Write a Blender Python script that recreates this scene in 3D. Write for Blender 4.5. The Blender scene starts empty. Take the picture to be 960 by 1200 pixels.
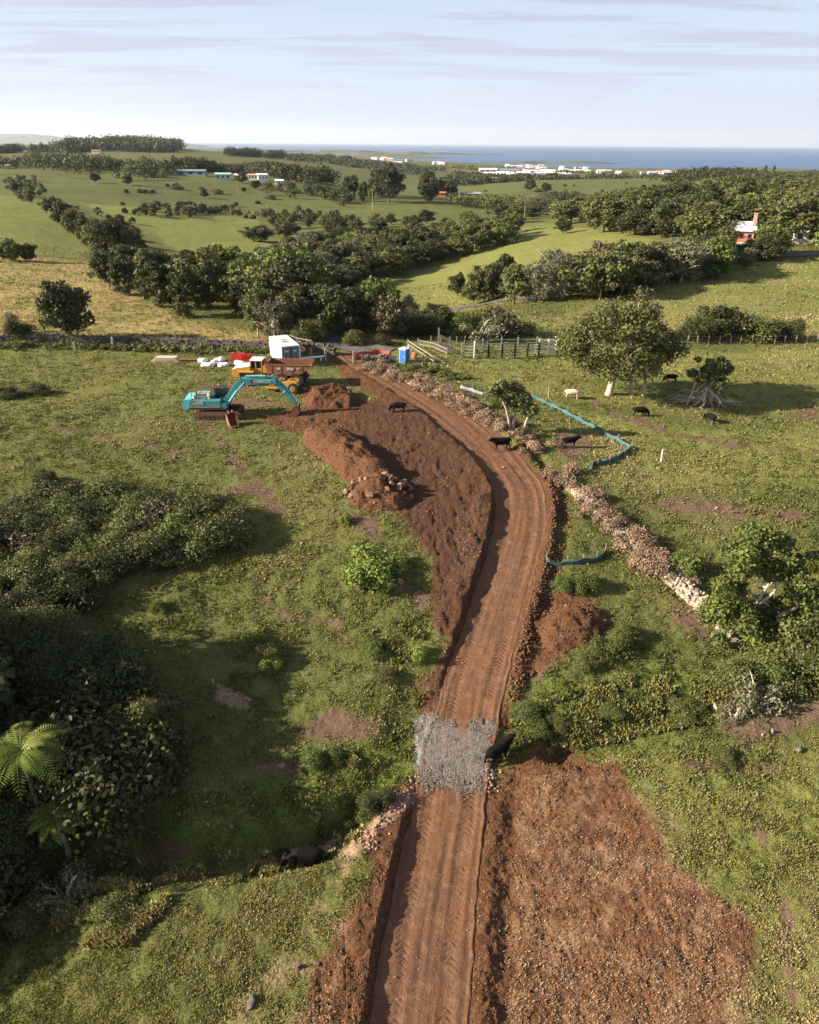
import bpy, bmesh, math, random
import numpy as np
from mathutils import Vector, Matrix
random.seed(7)
RNG = np.random.default_rng(11)
R = math.radians
scene = bpy.context.scene
COL = scene.collection

# ---------------------------------------------------------------- camera
F = 870.0                      # focal length in pixels of the 1200 px high frame
PITCH = math.atan((600 - 167.5) / F)
ROLL = R(0.45)
CAMZ = 110.0                   # metres above the sea
fw = np.array([0, math.cos(PITCH), -math.sin(PITCH)])
up0 = np.array([0, math.sin(PITCH), math.cos(PITCH)])
rt0 = np.array([1.0, 0, 0])
rt = rt0 * math.cos(ROLL) + up0 * math.sin(ROLL)
up = up0 * math.cos(ROLL) - rt0 * math.sin(ROLL)
cd = bpy.data.cameras.new('camera'); cam = bpy.data.objects.new('camera', cd); COL.objects.link(cam)
cd.sensor_fit = 'VERTICAL'; cd.sensor_height = 24; cd.lens = 24 * F / 1200
cd.clip_start = 0.5; cd.clip_end = 200000
M = Matrix.Identity(4)
for i in range(3):
    M[i][0], M[i][1], M[i][2] = rt[i], up[i], -fw[i]
M[2][3] = CAMZ
cam.matrix_world = M
scene.camera = cam

# ---------------------------------------------------------------- light
SUN_EL, SUN_AZ = R(24), R(-98)      # azimuth measured from +Y clockwise: the sun stands to the left, a touch behind
sdir = Vector((math.sin(SUN_AZ) * math.cos(SUN_EL), math.cos(SUN_AZ) * math.cos(SUN_EL), math.sin(SUN_EL)))
sl = bpy.data.lights.new('sun', 'SUN'); sl.energy = 5.0; sl.angle = R(0.53); sl.color = (1.0, 0.88, 0.72)
so = bpy.data.objects.new('sun', sl); COL.objects.link(so)
so.rotation_euler = sdir.to_track_quat('Z', 'Y').to_euler()
so.location = (-200, 0, 300)

world = bpy.data.worlds.new('World'); scene.world = world; world.use_nodes = True
nt = world.node_tree; nt.nodes.clear()
def N(t, typ, **kw):
    n = t.nodes.new(typ)
    for k, v in kw.items():
        setattr(n, k, v)
    return n
def wire(t, a, b): t.links.new(a, b)
def math_node(t, op, a, b=None, c=None, clamp=False):
    n = N(t, 'ShaderNodeMath', operation=op); n.use_clamp = clamp
    for i, v in enumerate((a, b, c)):
        if v is None: continue
        if isinstance(v, (int, float)): n.inputs[i].default_value = v
        else: wire(t, v, n.inputs[i])
    return n.outputs[0]
def mix_col(t, fac, a, b, bt='MIX'):
    n = N(t, 'ShaderNodeMix', data_type='RGBA', blend_type=bt)
    for s, v in ((0, fac), (6, a), (7, b)):
        if isinstance(v, (int, float)): n.inputs[s].default_value = v
        elif isinstance(v, (tuple, list)): n.inputs[s].default_value = (*v, 1)[:4]
        else: wire(t, v, n.inputs[s])
    return n.outputs[2]
def ramp(t, fac, stops):
    n = N(t, 'ShaderNodeValToRGB')
    e = n.color_ramp.elements
    while len(e) < len(stops): e.new(0.5)
    for q, (p, c) in enumerate(stops):
        e[q].position = p
        e[q].color = (c, c, c, 1) if isinstance(c, (int, float)) else (*c, 1)
    wire(t, fac, n.inputs[0])
    return n.outputs[0]
def noise(t, vec, scale, detail=4, rough=0.55, dist=0.0):
    n = N(t, 'ShaderNodeTexNoise'); n.inputs['Scale'].default_value = scale
    n.inputs['Detail'].default_value = detail; n.inputs['Roughness'].default_value = rough
    n.inputs['Distortion'].default_value = dist
    if vec is not None: wire(t, vec, n.inputs['Vector'])
    return n.outputs[0]

sky = N(nt, 'ShaderNodeTexSky', sky_type='NISHITA'); sky.sun_disc = False
sky.sun_elevation = SUN_EL; sky.sun_rotation = SUN_AZ
sky.altitude = 100; sky.air_density = 1.0; sky.dust_density = 1.6; sky.ozone_density = 1.6
tc = N(nt, 'ShaderNodeTexCoord'); sp = N(nt, 'ShaderNodeSeparateXYZ'); wire(nt, tc.outputs['Generated'], sp.inputs[0])
zz = math_node(nt, 'MAXIMUM', sp.outputs[2], 0.0)
den = math_node(nt, 'ADD', zz, 0.035)
cx = math_node(nt, 'DIVIDE', sp.outputs[0], den); cy = math_node(nt, 'DIVIDE', sp.outputs[1], den)
cb = N(nt, 'ShaderNodeCombineXYZ'); wire(nt, cx, cb.inputs[0]); wire(nt, cy, cb.inputs[1])
mp = N(nt, 'ShaderNodeMapping'); wire(nt, cb.outputs[0], mp.inputs[0])
mp.inputs['Scale'].default_value = (0.42, 1.35, 1); mp.inputs['Location'].default_value = (3.1, 1.7, 0)
mp.inputs['Rotation'].default_value = (0, 0, R(6))
c1 = noise(nt, mp.outputs[0], 1.0, 8, 0.62, 0.5)
c1 = ramp(nt, c1, [(0.47, 0.0), (0.55, 0.85), (0.7, 1.0)])
elev = ramp(nt, sp.outputs[2], [(0.0, 0.0), (0.03, 0.15), (0.06, 0.5), (0.11, 1.0)])
cf = math_node(nt, 'MULTIPLY', c1, elev)
cf = math_node(nt, 'MULTIPLY', cf, 0.95)
mp2 = N(nt, 'ShaderNodeMapping'); wire(nt, cb.outputs[0], mp2.inputs[0])
mp2.inputs['Scale'].default_value = (0.9, 0.9, 1); mp2.inputs['Location'].default_value = (8, 4, 0)
c2 = noise(nt, mp2.outputs[0], 0.35, 5, 0.65, 0.8)
c2 = ramp(nt, c2, [(0.42, 0.0), (0.75, 1.0)])
pale = mix_col(nt, math_node(nt, 'MULTIPLY', c2, 0.30), sky.outputs[0], (6.2, 6.6, 7.4))
hz = ramp(nt, sp.outputs[2], [(0.0, 0.85), (0.08, 0.8), (0.20, 0.5), (0.42, 0.0)])
pale = mix_col(nt, hz, pale, (4.75, 5.55, 6.95))
cloudc = mix_col(nt, cf, pale, (3.7, 3.95, 4.9))
bg = N(nt, 'ShaderNodeBackground'); bg.inputs[1].default_value = 0.050
wire(nt, cloudc, bg.inputs[0])
wo = N(nt, 'ShaderNodeOutputWorld'); wire(nt, bg.outputs[0], wo.inputs[0])

vs = scene.view_settings
vs.view_transform = 'Standard'; vs.look = 'None'; vs.exposure = 1.6; vs.gamma = 1; vs.use_curve_mapping = False
cy_ = scene.cycles
cy_.max_bounces = 5; cy_.diffuse_bounces = 2; cy_.glossy_bounces = 2; cy_.transmission_bounces = 2
cy_.transparent_max_bounces = 4; cy_.volume_bounces = 0
cy_.use_denoising = True
try:
    cy_.denoiser = 'OPENIMAGEDENOISE'; cy_.denoising_input_passes = 'RGB_ALBEDO_NORMAL'; cy_.denoising_prefilter = 'ACCURATE'
except Exception: pass

# ---------------------------------------------------------------- numeric helpers
def _h(ix, iy, s):
    n = (ix.astype(np.int64) * 374761393 + iy.astype(np.int64) * 668265263 + s * 974711) & 0xffffffff
    n = ((n ^ (n >> 13)) * 1274126177) & 0xffffffff
    n = n ^ (n >> 16)
    return (n & 0xffff) / 65535.0
def vnoise(x, y, s=0):
    x = np.asarray(x, float); y = np.asarray(y, float)
    ix = np.floor(x); iy = np.floor(y); fx = x - ix; fy = y - iy
    fx = fx * fx * fx * (fx * (fx * 6 - 15) + 10); fy = fy * fy * fy * (fy * (fy * 6 - 15) + 10)
    a = _h(ix, iy, s); b = _h(ix + 1, iy, s); c = _h(ix, iy + 1, s); d = _h(ix + 1, iy + 1, s)
    return (a + (b - a) * fx) * (1 - fy) + (c + (d - c) * fx) * fy
def fbm(x, y, s=0, o=4, r=0.5):
    t = 0; a = 1; tot = 0
    for k in range(o):
        t = t + a * (vnoise(x * 2 ** k + 17.3 * k, y * 2 ** k - 9.1 * k, s + k) - 0.5) * 2; tot += a; a *= r
    return t / tot
def sstep(a, b, x):
    t = np.clip((x - a) / (b - a), 0, 1); return t * t * (3 - 2 * t)

# ---------------------------------------------------------------- terrain: relief table
def tan_dep(s): return math.tan(math.atan((s - 600) / F) + PITCH)
UC = np.array([-400, 0, 160, 320, 480, 640, 800, 960, 1360]); UC = (UC - 480) / 972.0
Hn = [  # metres below the camera, near field
 (-20, [35, 34.5, 33.5, 33, 32.5, 33, 32, 31, 30]),
 (5,  [35, 34, 33, 32, 32, 32, 32, 31, 30]),
 (18, [34.5, 34, 32.4, 31.6, 31.5, 31.7, 31.2, 30.5, 30]),
 (27, [33, 33, 32, 31.4, 31.2, 31, 30.4, 29.9, 29.6]),
 (36, [30.5, 30.8, 30.5, 30.2, 30, 29.9, 29.8, 29.4, 29]),
 (45, [28.6, 28.6, 28.5, 28.5, 28.5, 28.7, 29, 28.6, 28.4]),
 (60, [27, 27, 27, 27, 26.9, 27.2, 27.8, 28, 28]),
 (77, [26, 26, 26, 26, 26, 26.6, 27.4, 27.6, 27.6]),
 (95, [25.5, 25.5, 25.5, 25.5, 25.5, 26.2, 27.2, 27.3, 27.3]),
 (112, [25, 25, 25, 25.1, 25.6, 26.4, 27, 27, 27])]
Sf = [
 (140, [345, 345, 347, 355, 366, 364, 362, 362, 358]),
 (165, [326, 326, 330, 345, 372, 347, 336, 332, 322]),
 (200, [306, 306, 318, 345, 360, 325, 302, 298, 288]),
 (250, [275, 276, 305, 325, 330, 296, 272, 270, 262]),
 (320, [248, 248, 274, 292, 292, 270, 252, 250, 243]),
 (420, [232, 232, 245, 264, 264, 258, 240, 238, 232]),
 (550, [222, 220, 233, 246, 243, 250, 234, 228, 224]),
 (750, [202, 199, 203, 213, 231, 238, 226, 220, 214]),
 (900, [200, 196, 199, 210, 231, 224, 215, 211, 206]),
 (1150, [200, 198, 201, 210, 226, 210, 206, 205, 201]),
 (1500, [186, 185, 181, 188, 208, 212, 211, 208, 202]),
 (2000, [182, 181, 179, 187, 200, 213, 210, 204, 199]),
 (2600, [179, 178, 178, 185, 195, 202, 202, 200, 196]),
 (3400, [178, 177, 178, 183, 191, 199, 199, 197, 194]),
 (4300, [177, 176, 178, 185, 191, 194, 195, 195, 192])]
YR = []; TZ = []
for y_, h_ in Hn: YR.append(y_); TZ.append([CAMZ - v for v in h_])
for y_, s_ in Sf: YR.append(y_); TZ.append([CAMZ - y_ * tan_dep(v) for v in s_])
YR += [5600, 7000, 9500, 14000]
TZ += [[32, 30, 14, 4, -4, -8, -8, -8, -6], [30, 26, 4, -12, -20, -25, -25, -25, -25],
       [24, 22, -10, -30, -40, -40, -40, -40, -40], [-10, -15, -40, -60, -60, -60, -60, -60, -60]]
YR = np.array(YR, float); TZ = np.array(TZ, float)
def slopes(x, z):
    dx = np.diff(x); dz = np.diff(z, axis=0) / dx[:, None]
    m = np.zeros_like(z); m[0] = dz[0]; m[-1] = dz[-1]
    w1 = dx[1:, None]; w0 = dx[:-1, None]
    prod = dz[:-1] * dz[1:]
    avg = (dz[:-1] * w1 + dz[1:] * w0) / (w0 + w1)
    m[1:-1] = avg
    return m
MY = slopes(YR, TZ)
def herm(x0, x1, z0, z1, m0, m1, x):
    h = x1 - x0; t = (x - x0) / h; t2 = t * t; t3 = t2 * t
    return (2*t3 - 3*t2 + 1) * z0 + (t3 - 2*t2 + t) * h * m0 + (-2*t3 + 3*t2) * z1 + (t3 - t2) * h * m1
def table(X, Y):
    X = np.asarray(X, float); Y = np.asarray(Y, float); sh = X.shape
    X = X.ravel(); Yc = np.clip(Y.ravel(), YR[0], YR[-1])
    u = np.clip(X / (np.maximum(Yc, -5) + 15), UC[0], UC[-1])
    i = np.clip(np.searchsorted(YR, Yc, side='right') - 1, 0, len(YR) - 2)
    zc = herm(YR[i][:, None], YR[i+1][:, None], TZ[i], TZ[i+1], MY[i], MY[i+1], Yc[:, None])   # n x 9
    j = np.clip(np.searchsorted(UC, u, side='right') - 1, 0, len(UC) - 2)
    n = np.arange(len(u)); d = np.diff(UC)
    sl_ = np.diff(zc, axis=1) / d
    m = np.zeros_like(zc); m[:, 0] = sl_[:, 0]; m[:, -1] = sl_[:, -1]
    m[:, 1:-1] = (sl_[:, :-1] * d[1:] + sl_[:, 1:] * d[:-1]) / (d[1:] + d[:-1])
    return herm(UC[j], UC[j+1], zc[n, j], zc[n, j+1], m[n, j], m[n, j+1], u).reshape(sh)
def base_z(X, Y):
    X = np.asarray(X, float); Y = np.asarray(Y, float)
    z = table(X, Y)
    a = np.clip(Y / 60.0, 0.25, 1.0)
    z = z + 0.35 * a * fbm(X / 14, Y / 14, 3, 3) + 0.13 * fbm(X / 3.2, Y / 3.2, 9, 3)
    far = sstep(260, 700, Y)
    z = z + far * (3.0 + Y * 0.0016) * fbm(X / (120 + Y * 0.12), Y / (160 + Y * 0.1), 21, 3)
    # wooded knoll on the far left skyline and a low cape out to sea
    z = z + 9 * np.exp(-((X + 620) / 210) ** 2 - ((Y - 2050) / 260) ** 2)
    return z

def dirs(px, py):
    a = (np.asarray(px, float) - 480) / F; b = (600 - np.asarray(py, float)) / F
    d = fw[None, :] + a[:, None] * rt[None, :] + b[:, None] * up[None, :]
    return d
YS = np.concatenate([np.arange(6, 150, 0.5), 150 * 1.008 ** np.arange(0, 560)])
def hits(px, py, fn):
    px = np.atleast_1d(px); py = np.atleast_1d(py)
    d = dirs(px, py); k = d / d[:, 1:2]
    X = k[:, 0:1] * YS[None, :]; Yy = np.broadcast_to(YS, X.shape)
    Zr = CAMZ + k[:, 2:3] * YS[None, :]
    below = Zr < fn(X, Yy)
    idx = np.argmax(below, axis=1); idx = np.clip(idx, 1, len(YS) - 1)
    n = np.arange(len(px)); y0 = YS[idx - 1].copy(); y1 = YS[idx].copy()
    for _ in range(14):
        ym = (y0 + y1) / 2
        bl = CAMZ + k[:, 2] * ym < fn(k[:, 0] * ym, ym)
        y1 = np.where(bl, ym, y1); y0 = np.where(bl, y0, ym)
    return np.stack([k[:, 0] * y1, y1], 1)
def P(pts, fn=None):
    a = np.array(pts, float)
    return hits(a[:, 0], a[:, 1], fn or base_z)

# ---------------------------------------------------------------- track, creek, lane
TR = [(1290, 408, 548), (1200, 430, 550), (1100, 447, 556), (1000, 470, 564), (950, 486, 566), (925, 491, 566), (880, 497, 574), (845, 511, 582),
      (800, 521, 591), (750, 538, 604), (700, 554, 617), (650, 569, 633), (620, 576, 640), (592, 580, 641), (568, 577, 636),
      (545, 563, 621), (520, 541, 601), (500, 518, 578), (480, 493, 549), (462, 468, 519), (447, 445, 494), (433, 420, 466), (421, 398, 442), (412, 388, 430)]
TL = P([(l, y) for y, l, r in TR]); TRr = P([(r, y) for y, l, r in TR])
TCk = (TL + TRr) / 2
def resample(pts, step):
    pts = np.asarray(pts, float)
    # Catmull-Rom then even spacing
    q = np.vstack([2 * pts[0] - pts[1], pts, 2 * pts[-1] - pts[-2]]); out = []
    for i in range(1, len(q) - 2):
        for t in np.linspace(0, 1, 12, endpoint=False):
            a, b, c, d = q[i-1], q[i], q[i+1], q[i+2]
            out.append(0.5 * ((2*b) + (c-a)*t + (2*a-5*b+4*c-d)*t*t + (3*b-a-3*c+d)*t**3))
    out.append(pts[-1]); out = np.array(out)
    s = np.concatenate([[0], np.cumsum(np.linalg.norm(np.diff(out[:, :2], axis=0), axis=1))])
    n = max(2, int(s[-1] / step)); si = np.linspace(0, s[-1], n)
    return np.stack([np.interp(si, s, out[:, k]) for k in range(out.shape[1])], 1)
tang = np.gradient(TCk, axis=0); tang /= np.linalg.norm(tang, axis=1)[:, None]
nrm = np.stack([tang[:, 1], -tang[:, 0]], 1)                      # points to the right going away
hw = np.abs(((TRr - TL) * nrm).sum(1)) / 2
hw = np.clip(hw, 1.9, 2.9)
TP = resample(np.hstack([TCk, hw[:, None]]), 0.5)
TPc = TP[:, :2]; TPw = TP[:, 2]
TPz = base_z(TPc[:, 0], TPc[:, 1])
k_ = np.ones(25) / 25; TPz = np.convolve(np.pad(TPz, 12, 'edge'), k_, 'valid')
def near_path(X, Y, path):
    """nearest point on a polyline: index float, signed distance (right positive)"""
    sh = X.shape; X = X.ravel(); Y = Y.ravel()
    bd = np.full(X.shape, 1e9); bi = np.zeros(X.shape); bs = np.ones(X.shape)
    for i in range(len(path) - 1):
        ax, ay = path[i]; dx, dy = path[i+1] - path[i]; L2 = dx*dx + dy*dy + 1e-12
        t = np.clip(((X - ax) * dx + (Y - ay) * dy) / L2, 0, 1)
        ex = X - ax - t*dx; ey = Y - ay - t*dy; d = ex*ex + ey*ey
        m = d < bd
        bd = np.where(m, d, bd); bi = np.where(m, i + t, bi); bs = np.where(m, np.sign(ex * dy - ey * dx), bs)
    return bi.reshape(sh), (np.sqrt(bd) * bs).reshape(sh)
CK = resample(P([(-260, 1190), (-120, 1110), (0, 1035), (90, 1003), (160, 985), (230, 996), (330, 985), (400, 968), (440, 950), (500, 915), (560, 895), (600, 872), (660, 866),
      (730, 858), (800, 842), (860, 822), (960, 786), (1100, 740), (1300, 700)]), 1.0)
def ground(X, Y):
    X = np.asarray(X, float); Y = np.asarray(Y, float)
    z = base_z(X, Y)
    zf = z.ravel().copy(); xf = X.ravel(); yf = Y.ravel()
    # creek: a steep-sided wandering ditch
    m = np.where((yf > 8) & (yf < 62) & (np.abs(xf) < 70))[0]
    if len(m):
        ci, cdist = near_path(xf[m], yf[m], CK)
        x_, y_ = xf[m], yf[m]
        dep = 1.25 + 0.5 * fbm(x_ / 6, y_ / 6, 41, 2)
        dep = dep * np.where(x_ > 6, np.clip(1.0 - (x_ - 6) / 18, 0.35, 1), 1.0)
        wob = cdist + 0.7 * fbm(x_ / 2.5, y_ / 2.5, 43, 3)
        prof = np.exp(-(np.abs(wob) / 1.5) ** 2.6)
        zf[m] -= dep * prof
        # raised bank on the far side
        zf[m] += 0.55 * np.exp(-((cdist + 3.6) / 1.5) ** 2) * sstep(-6, -12, x_)
        zf[m] += 1.15 * np.exp(-((x_ + 10.3) / 2.0) ** 2 - ((y_ - 27.6) / 1.7) ** 2)
    m = np.where((yf > 5) & (yf < 122) & (np.abs(xf) < 40))[0]
    if len(m):
        x_, y_ = xf[m], yf[m]
        ti, d = near_path(x_, y_, TPc)
        ii = np.arange(len(TPc)); w = np.interp(ti, ii, TPw); zt = np.interp(ti, ii, TPz) - 0.22
        yy = np.interp(ti, ii, TPc[:, 1])
        zb = zf[m]
        hl = np.interp(yy, [0, 24, 28, 30, 34, 36, 40, 44, 58, 75, 95], [0.5, 0.46, 0.35, -0.1, -0.25, 0.15, 0.5, 0.65, 0.65, 0.35, 0.1])
        hl = hl * (1 + 0.35 * fbm(x_ / 1.5, y_ / 1.5, 51, 2))
        e = d + 0.12 * fbm(x_ / 0.9, y_ / 0.9, 53, 3)
        left = -e - w
        zl = zt + hl * sstep(-0.05, 0.35, left)
        bl = sstep(1.2, 3.4, left)
        zL = zl * (1 - bl) + zb * bl
        right = e - w
        hr = np.interp(yy, [0, 24, 29, 33, 36, 44, 60, 75, 95], [0.16, 0.14, 0.0, -0.3, 0.1, 0.3, 0.35, 0.25, 0.1])
        zr = zt + hr * np.exp(-((right - 0.5) / 0.45) ** 2) * (1 + 0.5 * fbm(x_ / 0.7, y_ / 0.7, 57, 2)) - 0.14 * np.exp(-((right - 1.5) / 0.5) ** 2)
        br = sstep(1.6, 4.0, right)
        zR = zr * (1 - br) + zb * br
        inside = zt - 0.10
        zn = np.where(e < 0, np.where(left > -0.15, zL, inside), np.where(right > -0.15, zR, inside))
        far = sstep(116, 104, yy) * sstep(8, 6, np.abs(d))
        zf[m] = zb * (1 - far) + zn * far
    # clods over the bulldozed ground, grass hummocks elsewhere
    return zf.reshape(X.shape)
def gz(x, y): return float(ground(np.array([x], float), np.array([y], float))[0])
def PG(pts): return P(pts, base_z)
def at(px, py):
    q = P([(px, py)])[0]; return Vector((q[0], q[1], gz(q[0], q[1])))
def sdist(X, Y, poly):
    """signed distance to a world polygon, positive inside"""
    X = X.ravel(); Y = Y.ravel(); n = len(poly); ins = np.zeros(X.shape, bool); bd = np.full(X.shape, 1e9)
    for i in range(n):
        x0, y0 = poly[i]; x1, y1 = poly[(i+1) % n]
        dx, dy = x1-x0, y1-y0; L2 = dx*dx+dy*dy+1e-12
        t = np.clip(((X-x0)*dx + (Y-y0)*dy)/L2, 0, 1)
        bd = np.minimum(bd, (X-x0-t*dx)**2 + (Y-y0-t*dy)**2)
        c = ((y0 > Y) != (y1 > Y)) & (X < dx*(Y-y0)/(dy if abs(dy) > 1e-9 else 1e-9) + x0)
        ins ^= c
    return np.where(ins, 1, -1) * np.sqrt(bd)

POLY = dict(
 dirt=[[(352,500),(368,488),(330,484),(330,476),(400,474),(440,468),(405,445),(390,428),(384,412),(430,412),(470,430),(520,455),(570,490),(610,525),(640,550),(655,580),(660,605),(652,650),(646,690),(700,700),(703,722),(665,752),(628,790),(604,815),(596,845),(500,845),(497,800),(514,750),(497,700),(502,655),(472,625),(455,592),(400,560),(365,525)],
       [(576,905),(600,884),(640,869),(685,866),(722,893),(750,925),(785,980),(830,1030),(862,1070),(884,1120),(872,1200),(865,1290),(330,1290),(372,1180),(400,1090),(428,1000),(445,968),(488,922)],
       [(315,500),(300,488),(360,478),(372,500),(352,506)], [(355,472),(352,452),(385,448),(430,470),(415,480),(380,482)]],
 damp=[[(420,470),(480,470),(540,520),(578,580),(575,630),(550,700),(520,800),(495,820),(500,740),(500,660),(460,600),(440,560),(400,500)], [(600,520),(650,560),(658,620),(640,700),(610,800),(596,800),(625,690),(640,610)]],
 straw=[[(235,1300),(255,1190),(300,1140),(350,1080),(385,1030),(402,990),(430,985),(412,1075),(385,1180),(350,1300)],
        [(610,915),(700,898),(768,935),(822,1000),(866,1062),(898,1130),(892,1290),(600,1290),(590,1100)]],
 gravel=[[(486,838),(500,828),(505,836),(500,922),(494,915),(488,890)]],
 dry=[[(-250,306),(120,308),(140,335),(205,378),(300,388),(366,396),(345,404),(200,404),(-250,404)]],
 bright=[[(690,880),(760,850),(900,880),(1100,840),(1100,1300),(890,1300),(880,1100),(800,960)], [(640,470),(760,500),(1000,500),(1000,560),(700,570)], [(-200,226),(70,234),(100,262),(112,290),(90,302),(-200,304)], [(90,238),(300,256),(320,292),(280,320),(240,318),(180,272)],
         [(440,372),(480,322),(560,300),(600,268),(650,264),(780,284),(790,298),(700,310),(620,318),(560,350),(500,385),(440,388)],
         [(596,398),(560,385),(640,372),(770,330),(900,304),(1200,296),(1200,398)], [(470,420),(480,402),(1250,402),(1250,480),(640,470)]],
 bare=[[(236,492),(262,520),(300,560),(334,606),(330,610),(295,566),(256,524),(232,494)], [(700,470),(770,500),(860,520),(960,528),(960,531),(858,524),(768,505),(698,474)], [(60,500),(140,512),(210,530),(208,533),(138,516),(58,504)], [(300,690),(340,720),(400,730),(398,735),(338,725),(296,695)], [(880,940),(905,1000),(925,1080),(930,1180),(925,1180),(919,1082),(899,1004),(876,944)], [(230,470),(300,466),(345,474),(300,476),(240,476)], [(240,448),(300,452),(296,458),(236,454)], [(752,592),(800,583),(860,588),(945,600),(945,612),(860,606),(800,600)], [(650,530),(650,508),(685,504),(700,520),(675,540)], [(245,576),(290,566),(325,572),(310,581)],
       [(925,487),(950,476),(990,482),(950,494)], [(345,862),(395,826),(430,842),(470,850),(440,866),(380,868)], [(290,908),(310,894),(362,892),(345,908)],
       [(838,850),(900,826),(980,820),(970,842),(905,862),(870,872)], [(866,905),(890,892),(925,898),(905,912)], [(820,890),(880,888),(872,898),(830,900)],
       [(800,892),(850,884),(856,896),(806,900)], [(150,985),(190,975),(235,985),(200,1002)], [(660,768),(640,790),(628,800),(622,788),(650,752)], [(780,720),(845,760),(870,760),(858,742),(800,690)],
       [(400,596),(440,606),(450,640),(420,620)], [(470,680),(500,690),(498,720),(476,705)]],
 pale=[[(445,962),(462,940),(495,905),(503,925),(470,960),(440,985),(410,1010),(400,1000)], [(255,800),(300,820),(290,830),(250,820)]],
 lush=[[(560,402),(380,390),(420,372),(560,372),(640,376),(640,398)], [(585,840),(680,800),(760,770),(850,775),(870,830),(760,850),(640,868),(600,868)],
       [(380,905),(480,860),(480,905),(430,955),(330,975),(280,990),(190,1010),(100,1040),(0,1100),(-100,1100),(-60,1000),(250,930)],
       [(0,1000),(180,1000),(200,1050),(100,1100),(0,1110)]],
)
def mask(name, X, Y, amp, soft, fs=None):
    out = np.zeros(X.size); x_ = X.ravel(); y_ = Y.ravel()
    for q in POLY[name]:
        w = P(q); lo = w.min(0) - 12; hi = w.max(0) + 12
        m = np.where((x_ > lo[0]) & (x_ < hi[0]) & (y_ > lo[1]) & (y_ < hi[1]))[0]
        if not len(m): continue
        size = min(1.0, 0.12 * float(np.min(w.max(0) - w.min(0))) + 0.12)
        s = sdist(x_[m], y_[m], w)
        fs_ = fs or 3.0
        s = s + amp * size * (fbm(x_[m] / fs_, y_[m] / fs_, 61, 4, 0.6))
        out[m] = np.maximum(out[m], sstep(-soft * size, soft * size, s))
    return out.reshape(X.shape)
# ---------------------------------------------------------------- mesh helpers
def mesh_np(name, V, Fc, mats, smooth=False, attrs=None, matidx=None):
    me = bpy.data.meshes.new(name); V = np.asarray(V, np.float32); Fc = np.asarray(Fc, np.int32)
    me.vertices.add(len(V)); me.vertices.foreach_set('co', V.ravel())
    k = Fc.shape[1]
    me.loops.add(Fc.size); me.loops.foreach_set('vertex_index', Fc.ravel())
    me.polygons.add(len(Fc)); me.polygons.foreach_set('loop_start', np.arange(0, Fc.size, k, dtype=np.int32))
    me.polygons.foreach_set('loop_total', np.full(len(Fc), k, np.int32))
    if smooth: me.polygons.foreach_set('use_smooth', np.ones(len(Fc), bool))
    for m in (mats if isinstance(mats, (list, tuple)) else [mats]): me.materials.append(m)
    if matidx is not None: me.polygons.foreach_set('material_index', np.asarray(matidx, np.int32))
    me.update(calc_edges=True)
    for n, (dom, vals) in (attrs or {}).items():
        at_ = me.attributes.new(n, 'FLOAT', dom); at_.data.foreach_set('value', np.asarray(vals, np.float32).ravel())
    return me
def link(name, me, parent=None, loc=None, rot=None, scale=None):
    o = bpy.data.objects.new(name, me); COL.objects.link(o)
    if parent is not None: o.parent = parent
    if loc is not None: o.location = loc
    if rot is not None: o.rotation_euler = rot
    if scale is not None: o.scale = scale
    return o
def tag(o, label, cat, group=None, kind=None):
    if label: o['label'] = label
    if cat: o['category'] = cat
    if group: o['group'] = group
    if kind: o['kind'] = kind
    return o
def empty(name, loc=(0, 0, 0), rz=0.0, label=None, cat=None, group=None):
    o = bpy.data.objects.new(name, None); COL.objects.link(o); o.location = loc; o.rotation_euler = (0, 0, rz)
    o.empty_display_size = 0.3
    return tag(o, label, cat, group)
def struct(o): o['kind'] = 'structure'; return o
def dup(root, loc, rz=0.0, s=1.0, label=None, cat=None, group=None):
    r = root.copy(); COL.objects.link(r); r.location = loc; r.rotation_euler = (r.rotation_euler[0], r.rotation_euler[1], rz)
    r.scale = (s, s, s) if isinstance(s, (int, float)) else s
    if label: r['label'] = label
    if cat: r['category'] = cat
    if group: r['group'] = group
    for ch in list(root.children):
        c = ch.copy(); COL.objects.link(c); c.parent = r
        for g in list(ch.children):
            d = g.copy(); COL.objects.link(d); d.parent = c
    return r

# ---------------------------------------------------------------- materials
def new_mat(name, rough=0.85, spec=0.2):
    m = bpy.data.materials.new(name); m.use_nodes = True; t = m.node_tree
    b = t.nodes['Principled BSDF']; b.inputs['Roughness'].default_value = rough
    b.inputs['Specular IOR Level'].default_value = spec
    return m, t, b
def paint(name, col, rough=0.5, metal=0.0, dirt=0.35, dirtcol=(0.16, 0.08, 0.04), spec=0.4, scale=1.6, fine=9.0):
    """painted or bare surface with streaky dust and wear"""
    m, t, b = new_mat(name, rough, spec); b.inputs['Metallic'].default_value = metal
    tc = N(t, 'ShaderNodeTexCoord')
    a = noise(t, tc.outputs['Object'], scale, 5, 0.65); c = noise(t, tc.outputs['Object'], fine, 4, 0.6)
    f = ramp(t, math_node(t, 'ADD', math_node(t, 'MULTIPLY', a, 0.6), math_node(t, 'MULTIPLY', c, 0.4)), [(0.45, 0.0), (0.68, 1.0)])
    f = math_node(t, 'MULTIPLY', f, dirt)
    col2 = mix_col(t, math_node(t, 'MULTIPLY', c, 0.5), col, tuple(v * 0.72 for v in col))
    wire(t, mix_col(t, f, col2, dirtcol), b.inputs['Base Color'])
    wire(t, math_node(t, 'ADD', math_node(t, 'MULTIPLY', f, 0.4), rough, clamp=True), b.inputs['Roughness'])
    bp = N(t, 'ShaderNodeBump'); bp.inputs['Strength'].default_value = 0.15; bp.inputs['Distance'].default_value = 0.02
    wire(t, c, bp.inputs['Height']); wire(t, bp.outputs[0], b.inputs['Normal'])
    return m

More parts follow.
